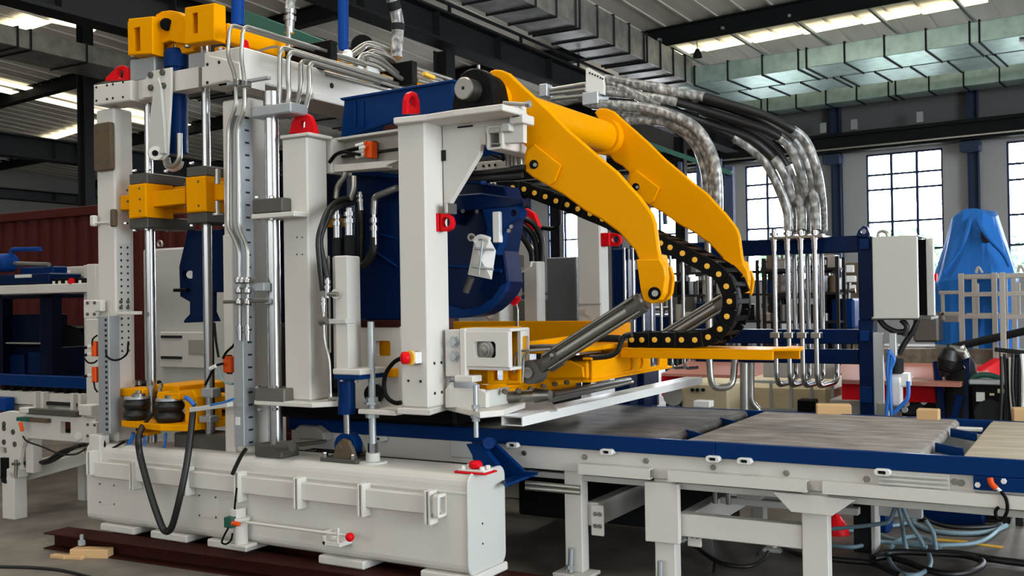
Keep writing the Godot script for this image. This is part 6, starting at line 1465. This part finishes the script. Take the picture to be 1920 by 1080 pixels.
	part(o, "deck_leg", sh().bx(-2.002, -1.965, 0.0, 0.97, 9.5, 9.6), M.red)
	part(o, "under_box", sh().bx(-1.464, -1.173, 0.0, 0.832, 9.0, 9.5, 0.02), M.black)
	s = sh()
	for q in W([-1.411,0.724,8.93,-1.424,0.675,8.93,-1.272,0.826,8.93,-1.274,0.747,8.93,-1.218,0.858,8.93]): s.cy(q, q + Vector3(0, 0, 0.03), 0.024, -1, 10)
	part(o, "white_stud", s, M.wrap)
	part(o, "wheel", sh().cy(P(-1.388,0.754,8.95), P(-1.396,0.749,9), 0.12, -1, 20), M.dark)
	o = thing("transport_deck", "far low deck with pinkish top and red edge, glimpsed under the yellow trough", "deck")
	part(o, "top", sh().py([-4.301,10.742,-2.368,10.746,-3.029,14.42,-4.901,13.43], 0.75, 0.78), M.deck)
	part(o, "edge_beam", sh().py([-4.389,10.961,-2.419,10.978, -2.419, 10.978 + 0.15, -4.389, 10.961 + 0.15], 0.5, 0.75), M.red)
	part(o, "trestle", sh().bx(-4.043, -2.948, 0.0, 0.5, 12.0, 12.2, 0.01), M.dark)
	# gas bottle and welder
	o = thing("gas_bottle", "black dusty gas bottle leaning in a dark blue trolley behind the conveyor", "gas bottle")
	var gb: Vector3 = P(-0.936,0.717,7.9)
	var gt: Vector3 = P(-0.906,1.19,8)
	part(o, "bottle", sh().lathe(Vector3(gb.x - 0.02, 0.1, gb.z), (gt - gb).normalized(), [[0, 0.105], [0.98, 0.108], [1.05, 0.09], [1.11, 0.045], [1.14, 0.03]], 22), M.dark)
	part(o, "valve", sh().cy(P(-0.957,1.231,7.95), P(-0.851,1.213,7.95), 0.035).cy(P(-0.885,1.251,7.95), P(-0.844,1.167,7.95), 0.03), M.pipe)
	part(o, "cap_cloth", sh().lathe(P(-0.995,1.038,7.88), Vector3(0.25, 1, 0), [[0, 0.02], [0.05, 0.05], [0.13, 0.07], [0.2, 0.05], [0.22, 0.02]], 9), M.rubber)
	part(o, "trolley_post", sh().bar(P(-1.058,1.134,8.05), P(-1.017,0.707,7.95), 0.05, 0.05).bar(P(-0.854,1.188,8.05), P(-0.854,0.676,7.95), 0.05, 0.05).bar(P(-0.886,0.91,7.9), P(-0.947,0.678,7.9), 0.05, 0.05), M.navy)
	part(o, "strap", sh().tb(W([-1.009,1.106,7.78,-0.922,1.081,7.78,-0.841,1.117,7.78]), 0.014), M.black)
	part(o, "trolley_foot", sh().bx(gb.x - 0.2, gb.x + 0.2, 0.0, 0.1, 7.75, 8.1, 0.01), M.navy)
	o = thing("welding_machine", "black welding machine with rounded teal-grey handle and small white sticker", "welding machine")
	part(o, "body", sh().bx(-0.834, -0.577, 0.35, 1.006, 7.9, 8.5, 0.03), M.black)
	part(o, "top_cover", sh().bx(-0.826,-0.587,0.985,1.019, 7.88, 8.4, 0.015), M.zinc)
	part(o, "handle", sh().tb(bend(W([-0.832,0.987,8,-0.803,1.034,8,-0.736,1.051,8,-0.65,1.038,8,-0.602,0.986,8]), 0.05), 0.02), M.green)
	part(o, "sticker", sh().bx(-0.779,-0.724,0.868,0.932, 7.88, 7.9, 0), M.wrap, "white sticker")
	part(o, "sticker", sh().bx(-0.641,-0.6,0.932,0.959, 7.88, 7.9, 0).bx(-0.692,-0.662,0.912,0.927, 7.88, 7.9, 0), M.cream)
	part(o, "fan_grille", sh().cy(P(-0.692,0.784,7.87), P(-0.696,0.778,7.92), 0.1, -1, 24), M.dark)
	part(o, "stand", sh().bx(-0.824, -0.584, 0.0, 0.35, 7.95, 8.45, 0.01), M.dark)
	o = thing("cable_bundle", "thick bundle of black and white welding cables hanging at the right edge", "cable bundle")
	for k in 12:
		var x := 1880.0 + k * 3.6
		var p0: Vector3 = P(-0.608,1.192,7.85) + Vector3(0.0185 * k, 0.02 * sin(k * 2.0), 0.03 * cos(k * 1.7))
		part(o, "cable", sh().tb(curve([p0, p0 + Vector3(0.01 * sin(k), -0.25, 0.02), p0 + Vector3(-0.015 * cos(k), -0.5, 0.0), p0 + Vector3(0.01, -0.75 + 0.04 * sin(k * 3.0), -0.02)]), 0.011), M.wrap if k % 4 == 3 else M.rubber)
	part(o, "hook", sh().bar(P(-0.655,1.237,7.9), P(-0.454,1.213,7.9), 0.03, 0.03), M.dark)
	part(o, "stand", sh().bar(P(-0.523, 0.0, 7.95), P(-0.523, 1.2, 7.95), 0.05, 0.05), M.dark)
	# tank and things seen under the trough
	o = thing("caged_tank", "cream plastic tank in a grey wire cage behind the U-shaped pipes", "tank")
	part(o, "tank", sh().bx(-3.022, -2.099, 0.1, 0.845, 9.3, 10.3, 0.06), M.cream)
	for k in 6: part(o, "cage_bar", sh().bx(lerp(-2.995, -2.078, k / 5.0) - 0.012, lerp(-2.995, -2.078, k / 5.0) + 0.012, 0.05, 0.864, 9.22, 9.245, 0), M.zinc)
	for y in [0.1, 0.35, 0.6, 0.85]: part(o, "cage_rail", sh().bx(-3.006, -2.069, y - 0.012, y + 0.012, 9.2, 9.225, 0), M.zinc)
	part(o, "outlet_box", sh().bx(-2.36,-2.209,0.531,0.708, 9.1, 9.25, 0.01), M.black)
	part(o, "lid_plate", sh().bx(-2.714,-2.041,0.885,1.037, 9.28, 9.32), M.frame_grey)
	o = thing("hydraulic_tank", "cream hydraulic tank box with three round ports left of the caged tank", "tank")
	part(o, "box", sh().bx(-3.264, -2.823, 0.3, 0.878, 8.6, 9.2, 0.02), M.cream)
	s = sh()
	for q in W([-3.149,0.814,8.6,-3.104,0.815,8.6,-3.05,0.817,8.6]): s.cy(q, q + Vector3(0, 0, 0.02), 0.016, -1, 10)
	part(o, "port", s, M.dark)
	part(o, "side_roll", sh().cy(P(-3.316,0.76,8.55), P(-3.452,0.724,8.9), 0.09), M.steel)
	part(o, "stand", sh().bx(-3.219, -2.851, 0.0, 0.3, 8.7, 9.1, 0.01), M.black)
	one("white_strip", sh().bx(-2.634,-2.51,0.822,0.869, 7.2, 7.3).bar(P(-2.59, 0.0, 7.25), P(-2.59, 0.829, 7.25), 0.05, 0.05), M.wrap, "short white strip on the far conveyor edge under the trough", "strip")
	# workshop clutter in the middle distance
	var C := [[-3.816,-2.904,1.916,2.011, 13.0, 13.5, "dark", "long dark shelf top in the far workshop right of the cable chain"], [-3.718,-3.008,1.59,1.726, 13.0, 13.6, "cast", "dark workshop machine row behind the steel pipes"], [-2.941,-2.644,1.197,1.582, 13.0, 13.6, "blue", "blue workshop motor unit left of the blue rack column"], [-3.087,-2.855,1.515,1.854, 13.2, 13.6, "black", "black workshop machine head beside the blue motor unit"], [-5.464,-5.096,1.143,1.725, 14.0, 14.6, "cast", "dark machine far behind the near arm tip"], [-5.089,-4.691,1.718,1.871, 14.0, 14.3, "dark", "dark rack top seen inside the cable chain loop"], [-5.059,-4.74,0.991,1.565, 14.0, 14.6, "navy", "navy machine seen inside the cable chain loop"], [-3.831,-3.588,1.044,1.423, 13.0, 13.4, "frame_grey", "grey crate between cable chain and steel pipes"], [-5.932,-5.461,0.907,1.378, 14.0, 14.5, "navy", "blue machine far behind the slim pipes"], [-8.709,-7.489,0.924,1.639, 15.0, 15.8, "cast", "grey machine far behind the drum"]]
	for c in C:
		var t := thing("workshop_machine", c[7], "machine")
		var w: float = c[1] - c[0]
		part(t, "body", sh().bx(c[0], c[1], c[2], c[3], c[4], c[5], 0.03), M[c[6]])
		for k in 4: part(t, "leg", sh().bx(c[0] + w * (0.1 + 0.7 * (k % 2)), c[0] + w * (0.2 + 0.7 * (k % 2)), 0, c[2], c[4] + (0.02 if k < 2 else c[5] - c[4] - 0.12), c[4] + (0.12 if k < 2 else c[5] - c[4] - 0.02), 0.01), M.dark)
		part(t, "pipe_rail", sh().cy(P(c[0], c[3] + 0.08, c[4] + 0.1), P(c[1], c[3] + 0.1, c[4] + 0.1), 0.03).cy(P(c[0] + w * 0.3, c[3], c[4] + 0.1), P(c[0] + w * 0.3, c[3] + 0.25, c[4] + 0.1), 0.03).cy(P(c[0] + w * 0.7, c[3], c[4] + 0.1), P(c[0] + w * 0.75, c[3] + 0.2, c[4] + 0.1), 0.025), M.steel)
	var crn := RandomNumberGenerator.new()
	crn.seed = 11
	for q in [[-5.071, -3.859, 13.0, "open workshop rack crowded with dark parts, seen through the cable chain loop"], [-3.659, -2.758, 12.6, "open workshop rack crowded with small parts behind the steel U-pipes"]]:
		var rk := thing("workshop_rack", q[3], "rack")
		for x in [q[0], (q[0] + q[1]) * 0.5, q[1]]: part(rk, "upright", sh().bx(x - 0.02, x + 0.02, 0.0, 2.1, q[2], q[2] + 0.04, 0.002).bx(x - 0.02, x + 0.02, 0.0, 2.1, q[2] + 0.36, q[2] + 0.4, 0.002), M.dark)
		for y in [0.9, 1.3, 1.65, 1.95]:
			part(rk, "shelf", sh().bx(q[0], q[1], y - 0.015, y + 0.015, q[2] + 0.005, q[2] + 0.395, 0.002), M.dark)
			var x: float = q[0] + 0.03
			while x < q[1] - 0.12:
				var w := crn.randf_range(0.05, 0.14)
				var hh := crn.randf_range(0.06, 0.24)
				if crn.randf() < 0.8: part(rk, "boxed_part", sh().bx(x, x + w, y + 0.015, y + 0.015 + hh, q[2] + 0.05, q[2] + 0.3, 0.004) if crn.randf() < 0.6 else sh().cy(P(x + w * 0.5, y + 0.015, q[2] + 0.15), P(x + w * 0.5, y + 0.015 + hh, q[2] + 0.15), w * 0.45, -1, 10), [M.dark, M.cast, M.black, M.steel, M.navy, M.frame_grey, M.brown][crn.randi() % 7])
				x += w + crn.randf_range(0.02, 0.1)
	o = thing("plate_stack", "stack of pale grey plates on the floor left of the blue rack column", "stack")
	for k in 4: part(o, "plate", sh().bx(-2.01, -1.755, 0.1 + k * 0.17, 0.24 + k * 0.17, 8.8 + 0.02 * (k % 2), 9.2, 0.006), M.frame_grey)
	part(o, "base_timber", sh().bx(-2.001, -1.764, 0.0, 0.1, 8.85, 9.15, 0.006), M.wood)
	o = thing("parts_shelf", "brown shelf with white paper packs by the wall, left of the blue rack column", "shelf")
	part(o, "case", sh().bx(-3.395, -3.19, 0.0, 2.118, 16.1, 16.4, 0.01), M.brown)
	for q in [[-3.367,-3.256,1.964,2.078], [-3.37,-3.228,1.817,1.915], [-3.372,-3.238,1.711,1.776]]: part(o, "paper_pack", sh().bx(q[0], q[1], q[2], q[3], 16.0, 16.1, 0.01), M.wrap)
	one("wall_notice", sh().bx(-3.415,-3.33,1.974,2.165, 15.5, 15.53, 0.005), M.wrap, "small white notice on the slate-blue column behind the rack", "notice")
	one("wall_notice_post", sh().bar(P(-3.398, 0, 15.6), P(-3.398, 2.3, 15.6), 0.12, 0.12), M.colblue, "thin blue post behind the small white notice", "post")
	# coils of cable on the floor
	n = 0
	for l in [[-1.104,0.347,6.6,-1.087,0.25,6.6,-1.09,0.114,6.7,-1.076,0.049,6.7], [-1.085,0.348,6.6,-1.041,0.238,6.6,-0.982,0.147,6.6,-0.961,0.1,6.6], [-0.949,0.263,6.6,-0.905,0.187,6.6,-0.892,0.092,6.6], [-1.117,0.346,6.6,-1.156,0.243,6.6,-1.229,0.21,6.6,-1.506,0.153,6.6]]:
		one("hanging_cable", sh().tb(curve(W(l)), 0.013), M.cable_grey, "blue-grey cable hanging from the conveyor to the coils, %s of four" % ["first", "second", "third", "last"][n], "cable", "cables hanging to the coils")
		n += 1
	one("floor_cable", sh().tb(curve(W([-1.167,0.044,7.846,-1.089,0.044,7.648,-0.972,0.044,7.518,-0.849,0.044,7.506,-0.685,0.044,7.622,-0.637,0.044,7.773,-0.676,0.044,7.925,-0.79,0.044,8.068,-0.94,0.044,8.14,-1.046,0.044,8.111,-1.138,0.044,8.003,-1.167,0.044,7.846])), 0.016, 8), M.rubber, "black cable loop, farthest on the floor under the conveyor", "cable")
	one("floor_cable", sh().tb(curve(W([-1.188,0.02,7.645,-1.062,0.02,7.449,-0.925,0.02,7.41,-0.767,0.02,7.471,-0.653,0.02,7.631,-0.598,0.02,7.82])), 0.017, 8), M.cable_grey, "blue-grey cable curving along the far loop's front edge", "cable")
	one("floor_cable", sh().tb(curve(W([-1.349,0.024,7.183,-1.201,0.024,7.036,-0.999,0.024,6.991,-0.88,0.024,7.034,-0.737,0.024,7.168,-0.666,0.024,7.399,-0.629,0.024,7.748,-0.646,0.024,7.888])), 0.014, 8), M.cable_grey, "longer blue-grey cable curving in front of the far loop", "cable")
	one("floor_cable", sh().tb(curve(W([-1.171,0.028,6.629,-1.186,0.028,6.865,-1.147,0.028,7.11,-1.069,0.028,7.165,-0.994,0.028,7.12,-0.901,0.028,6.852])), 0.016, 8), M.cable_grey, "blue-grey arch of cable over the near coil", "cable")
	one("floor_cable", sh().tb(curve(W([-1.169,0.032,6.613,-1.117,0.032,6.384,-1.031,0.032,6.19,-0.944,0.032,6.183,-0.907,0.032,6.329,-0.912,0.032,6.514,-0.958,0.032,6.746,-1.013,0.032,6.87,-1.08,0.032,6.93])), 0.014, 8), M.cable_grey, "round blue-grey near coil on the floor under the conveyor", "cable")
	one("floor_cable", sh().tb(curve(W([-1.236,0.036,6.446,-1.191,0.036,6.598,-1.08,0.036,6.683,-0.96,0.036,6.713,-0.786,0.036,6.756,-0.673,0.036,6.699,-0.633,0.036,6.582,-0.686,0.036,6.372,-0.788,0.036,6.27,-0.905,0.036,6.314,-1.009,0.036,6.421,-1.144,0.036,6.506,-1.222,0.036,6.439])), 0.02, 8), M.rubber, "flat wide dark cable loop nearest the viewer", "cable")
	one("floor_cable", sh().tb(curve(W([-1.455,0.04,6.292,-1.319,0.04,6.303,-1.241,0.04,6.315,-1.185,0.04,6.289,-1.088,0.04,6.179,-1.01,0.04,6.092])), 0.018, 8), M.rubber, "thick black cable running left from the near coil", "cable")
	one("floor_cable", sh().tb(curve(W([-1.529,0.044,6.622,-1.386,0.044,6.631,-1.285,0.044,6.837,-1.172,0.044,6.861,-0.976,0.044,6.833])), 0.014, 8), M.cable_grey, "blue-grey cable running left, second row from the front", "cable")
	one("floor_cable", sh().tb(curve(W([-1.655,0.02,7.177,-1.503,0.02,7.198,-1.389,0.02,7.398,-1.277,0.02,7.489,-1.188,0.02,7.645])), 0.014, 8), M.cable_grey, "blue-grey cable running left behind the dark conveyor leg", "cable")
	one("floor_cable", sh().tb(curve(W([-1.34,0.024,7.867,-1.355,0.024,7.739,-1.401,0.024,7.503])), 0.014, 8), M.cable_grey, "short blue-grey cable bend by the dark conveyor leg", "cable")
	one("floor_cable", sh().tb(curve(W([-1.176,0.028,7.611,-1.166,0.028,7.889,-1.124,0.028,8.138,-1.021,0.028,8.208])), 0.017, 8), M.cable_grey, "blue-grey cable bend at the back of the far loop", "cable")
	one("floor_cable", sh().tb(curve(W([-0.964,0.032,6.744,-0.791,0.032,6.8,-0.61,0.032,6.748,-0.424,0.032,6.73,-0.312,0.032,6.732])), 0.022, 8), M.rubber, "thick black cable leading off to the right picture edge", "cable")
	one("floor_cable", sh().tb(curve(W([-2.414,0.036,6.45,-2.243,0.036,6.181,-2.019,0.036,5.93,-1.851,0.036,5.918,-1.809,0.036,6.104,-1.835,0.036,6.308])), 0.013, 8), M.rubber, "black cable sagging on the floor under the cross-member", "cable")
	one("floor_cable", sh().tb(curve(W([-1.87,0.04,6.199,-1.912,0.04,6.482,-1.974,0.04,6.647])), 0.01, 8), M.rubber, "thin black cable bend under the cross-member, right", "cable")
	one("floor_cable", sh().tb(curve(W([-1.952,0.02,6.719,-1.842,0.02,6.577,-1.658,0.02,6.393,-1.484,0.02,6.421])), 0.016, 8), M.rubber, "black cable leading from the cross-member to the coils", "cable")
	one("floor_cable", sh().tb(curve(W([-2.279,0.024,6.539,-2.125,0.024,6.143,-1.99,0.024,5.728])), 0.008, 8), M.rubber, "thin black cable hanging straight under the cross-member", "cable")
	o = thing("blue_drum", "blue box in the shade behind the dark conveyor leg", "box")
	part(o, "body", sh().bx(-1.432,-1.287,-0.01,0.18, 7.3, 7.5, 0.02), M.blue)
	one("floor_marking", sh().bar(P(-1.044,0.003,7.245), P(-0.786,0.003,7.274), 0.05, 0.004, 0), M.dot, "yellow-orange marking strip on the floor under the conveyor, left piece", "marking")
	one("floor_marking", sh().bar(P(-0.728,0.003,7.238), P(-0.576,0.003,7.218), 0.05, 0.004, 0), M.dot, "yellow-orange marking strip on the floor under the conveyor, right piece", "marking")
	one("red_jack", sh().lathe(P(-1.614,0,7.152), Vector3.UP, [[0, 0.1], [0.05, 0.09], [0.12, 0.04], [0.2, 0.035]], 12), M.red, "small red jack on the floor between the conveyor legs", "jack")

func left_back():
	var s: Sh
	var o := thing("shipping_container", "dark oxide-red corrugated shipping container along the left background", "container")
	var zz := []
	var u := -15.5
	while u < -7.2:
		zz.append_array([u, 8.5, u + 0.09, 8.5, u + 0.13, 8.545, u + 0.22, 8.545])
		u += 0.26
	zz.append_array([u, 8.5, u, 10.9, -15.5, 10.9])
	part(o, "corrugated_walls", sh().py(zz, 0.15, 2.86), M.oxide)
	part(o, "top_rail", sh().bx(-15.5, u, 2.8, 2.92, 8.46, 8.56, 0.01), M.oxide)
	part(o, "bottom_rail", sh().bx(-15.5, u, 0.05, 0.2, 8.46, 8.56, 0.01), M.oxide)
	part(o, "corner_post", sh().bx(u - 0.02, u + 0.1, 0.05, 2.92, 8.46, 8.58, 0.01), M.oxide)
	o = thing("stacker_stand", "white square-tube frame with a long top beam at the left picture edge", "frame")
	part(o, "beam", sh().bx(-8.903, -7.387, 1.762, 1.841, 5.6, 5.7, 0.006), M.white)
	part(o, "post", sh().bx(-7.326, -7.211, 0.2, 1.994, 5.55, 5.68, 0.006), M.white)
	part(o, "post", sh().bx(-7.632, -7.582, 0.2, 2, 5.75, 5.85, 0.006), M.white2)
	part(o, "rear_beam", sh().bx(-8.746, -8.16, 1.918, 2.019, 6.2, 6.26, 0.006), M.white)
	part(o, "joint_plate", sh().bx(-6.161,-6.042,1.559,1.689, 4.64, 4.67, 0.005).bx(-6.053,-5.974,1.607,1.685, 4.64, 4.68, 0.005), M.white)
	s = sh()
	for q in W([-6.111,1.667,4.64,-6.037,1.667,4.64,-6.112,1.589,4.64,-6.039,1.589,4.64]): bolt(s, q, Vector3.BACK, 0.012, 0.01)
	part(o, "bolt", s, M.cast)
	part(o, "lower_post", sh().bx(-6.884, -6.738, 0.4, 1.544, 5.2, 5.3, 0.006), M.white)
	o = thing("drive_unit", "navy drive unit with a bright blue motor on top of the white frame beam", "motor")
	part(o, "housing", sh().bx(-8.902,-7.916,1.85,1.94, 5.62, 5.95, 0.01), M.navy)
	part(o, "cover", sh().bx(-8.513,-8.041,1.929,2.005, 5.75, 5.9, 0.01), M.blue)
	part(o, "plate", sh().bx(-8.372,-8.152,1.904,1.932, 5.6, 5.63), M.wrap)
	part(o, "motor", sh().lathe(P(-8.542,2.052,5.7), Vector3.LEFT, [[0, 0.03], [0.005, 0.07], [0.03, 0.085], [0.3, 0.085], [0.33, 0.06]], 24), M.motor, "bright blue motor")
	part(o, "crank", sh().tb(bend(W([-8.415,2.093,5.6,-8.406,2.16,5.6,-7.999,2.149,5.6]), 0.03), 0.02), M.motor)
	part(o, "shaft", sh().cy(P(-8.511,2.041,5.7), P(-8.025,2.017,5.7), 0.02), M.pipe)
	part(o, "rack_row", sh().bx(-8.006,-7.552,1.837,1.888, 5.65, 5.75), M.black)
	s = sh()
	for x in [-7.851,-7.772,-7.679,-7.503]: s.cy(P(x, 1.832, 5.62), P(x, 1.865, 5.62), 0.012)
	part(o, "pin", s, M.wrap)
	part(o, "red_roller", sh().cy(P(-7.587,1.86,5.6), P(-7.79,1.866,5.75), 0.028), M.red)
	part(o, "label_plate", sh().bx(-8.495,-8.34,1.917,1.977, 6.1, 6.15), M.wrap)
	o = thing("navy_machine", "large navy machine frame with wheel and panels below the white beam at left", "machine")
	for q in [[-8.593,-8.429,0.925,1.759], [-9.548,-9.172,0.901,1.773]]: part(o, "post", sh().bx(q[0], q[1], q[2], q[3], 6.0, 6.12, 0.006), M.ink)
	part(o, "head", sh().bx(-9.541,-8.422,1.726,1.767, 6.0, 6.4, 0.006), M.ink)
	part(o, "panel", sh().bx(-9.706,-8.735,1.271,1.572, 6.1, 6.4, 0.006), M.ink)
	part(o, "lower_panel", sh().bx(-9.712,-8.464,0.911,1.262, 6.12, 6.6, 0.006), M.ink)
	part(o, "face", sh().bx(-9.197,-8.956,1.005,1.186, 6.08, 6.12, 0.004).bx(-8.898,-8.475,1.014,1.216, 6.08, 6.12, 0.004), M.navy)
	part(o, "rail", sh().bx(-9.165,-8.626,1.292,1.307, 6.03, 6.08), M.frame_grey)
	part(o, "wheel", sh().cy(P(-8.642,1.267,6.3), P(-9.053,1.248,6.6), 0.2, -1, 24).cy(P(-8.574,1.198,6.25), P(-8.67,1.193,6.32), 0.1, -1, 20), M.black)
	part(o, "wheel_hub", sh().cy(P(-8.601,1.183,6.24), P(-8.683,1.179,6.3), 0.05, -1, 16), M.cast)
	part(o, "body", sh().pv([-9.137,1.445,-8.765,1.445,-8.67,1.377,-8.609,1.195,-8.614,0.923,-9.147,0.909], 6.6, 7.0, [], 0.02), M.black)
	o = thing("roller_conveyor", "roller conveyor with black rollers and a blue side rail at the left background", "conveyor")
	part(o, "blue_rail", sh().bx(-8.6,-7.117,0.97,1.065, 5.4, 5.48, 0.005), M.blue)
	part(o, "white_rail", sh().bx(-8.603,-7.106,0.812,0.921, 5.42, 5.5, 0.005), M.white)
	part(o, "slot", sh().bx(-7.652,-7.114,0.822,0.852, 5.39, 5.43), M.hole)
	for x in [-8.308,-8.187,-8.024,-7.878,-7.749,-7.594,-7.469,-7.339,-7.211]:
		part(o, "roller", sh().cy(P(x, 0.949, 5.44), P(x, 0.949, 6.2), 0.03, -1, 14), M.black)
	for x in [-7.764,-7.665,-7.279,-7.186]: part(o, "bracket", sh().bx(x - 0.018, x + 0.018, 0.756, 0.934, 5.36, 5.42, 0.004), M.white)
	part(o, "lower_rail", sh().bx(-8.604,-7.108,0.74,0.803, 5.46, 5.52, 0.005), M.white2)
	part(o, "blue_side", sh().bx(-8.444,-8.082,0.759,0.874, 5.3, 5.4, 0.008), M.motor)
	for q in [[-8.45], [-7.498]]: part(o, "leg", sh().bx(q[0] - 0.04, q[0] + 0.04, 0, 0.778, 5.6, 5.68, 0.004), M.white2)
	o = thing("pallet_conveyor_end", "off-white rounded conveyor end plate with sprocket cut-outs and a leg at the left edge", "conveyor end")
	part(o, "side_plate", sh().pv([-7.774,0.736,-7.528,0.81,-7.391,0.837,-7.257,0.834,-6.62,0.833,-6.368,0.817,-6.365,0.646,-6.472,0.639,-7.129,0.635,-7.195,0.615,-7.236,0.555,-7.265,0.429,-7.252,0.389,-7.536,0.369,-7.781,0.351], 4.88, 4.92, [rect(-6.757,-6.64,0.694,0.786, 0.01), rect(-7.513,-7.417,0.499,0.549, 0.008), rect(-7.515,-7.413,0.29,0.466, 0.008)], 0.006), M.white)
	part(o, "cross_tube", sh().bx(-7.113,-6.535,0.829,0.873, 4.84, 4.9, 0.004), M.cast)
	part(o, "clamp", sh().bx(-7.168,-7.077,0.838,0.879, 4.82, 4.9, 0.005).bx(-6.52,-6.383,0.843,0.921, 4.86, 4.95, 0.005), M.white)
	part(o, "grip_bar", sh().bx(-7.134,-6.864,0.772,0.801, 4.84, 4.88, 0.004), M.brown)
	part(o, "sensor", sh().bx(-7.206,-7.075,0.774,0.803, 4.82, 4.88, 0.004), M.green)
	part(o, "orange_tip", sh().cy(P(-7.153,0.766,4.82), P(-7.128,0.702,4.82), 0.014), M.orange)
	part(o, "joint_plate", sh().bx(-6.447,-6.311,0.689,0.805, 4.85, 4.88, 0.004), M.white)
	s = sh()
	for q in W([-6.403,0.782,4.85,-6.327,0.782,4.85,-6.405,0.7,4.85,-6.328,0.701,4.85]): bolt(s, q, Vector3.BACK, 0.011, 0.01)
	part(o, "bolt", s, M.cast)
	part(o, "round_cap", sh().cy(P(-6.526,0.693,4.86), P(-6.566,0.687,4.89), 0.03), M.wrap)
	s = sh()
	s.cy(P(-7.42,0.473,4.87), P(-7.423,0.319,4.87), 0.035).cy(P(-7.394,0.314,4.86), P(-7.455,0.303,4.9), 0.04)
	part(o, "chain_tensioner", s, M.black)
	part(o, "adjuster", sh().cy(P(-7.312,0.432,4.86), P(-7.232,0.437,4.86), 0.012).cy(P(-7.271,0.467,4.86), P(-7.273,0.332,4.86), 0.012), M.steel)
	s = sh()
	for q in W([-7.445,0.699,4.88,-7.444,0.732,4.88,-7.33,0.676,4.88,-7.447,0.591,4.88,-7.312,0.582,4.88]): s.cy(q, q + Vector3(0, 0, 0.006), 0.022, -1, 10)
	part(o, "slot_mark", s, M.cast)
	part(o, "foot_bracket", sh().bx(-7.749,-7.263,0.324,0.391, 4.86, 4.96, 0.005), M.white)
	part(o, "leg", sh().bx(-7.451, -7.296, 0.0, 0.366, 4.86, 4.97, 0.004), M.white)
	part(o, "leg_inner", sh().bx(-7.24,-7.148,0.361,0.667, 4.92, 5.0, 0.004), M.white)
	part(o, "rear_beam", sh().bar(P(-7.38,0.322,5), P(-7.035,0.436,5.3), 0.06, 0.1), M.white2)
	part(o, "rear_beam", sh().bar(P(-7.506,0.374,5.1), P(-7.2,0.454,5.4), 0.06, 0.05), M.white2)
	n_cables()

func n_cables():
	var n := 0
	for l in [[-7.152,0.657,4.84,-7.094,0.62,4.84,-6.915,0.59,4.84,-6.727,0.553,4.84,-6.544,0.557,4.84,-6.423,0.604,4.84], [-7.359,0.416,5,-7.08,0.443,5,-6.886,0.521,5,-6.759,0.578,5,-6.604,0.611,5], [-7.316,0.414,4.98,-7.084,0.454,4.98,-6.89,0.54,4.98,-6.67,0.594,4.98]]:
		one("cable", sh().tb(curve(W(l)), [0.007, 0.018, 0.012][n]), M.rubber, ["thin black cable sagging under the conveyor end plate at left", "thick black cable lying behind the conveyor end plate at left", "second cable beside the thick one behind the conveyor end plate"][n], "cable")
		n += 1
	one("floor_cable", sh().tb(curve(W([-6.112,0.01,3.895,-5.839,0.01,4.004,-5.586,0.01,4.047,-5.247,0.01,4.017])), 0.01), M.rubber, "thin dark cable on the floor in the bottom left corner", "cable")
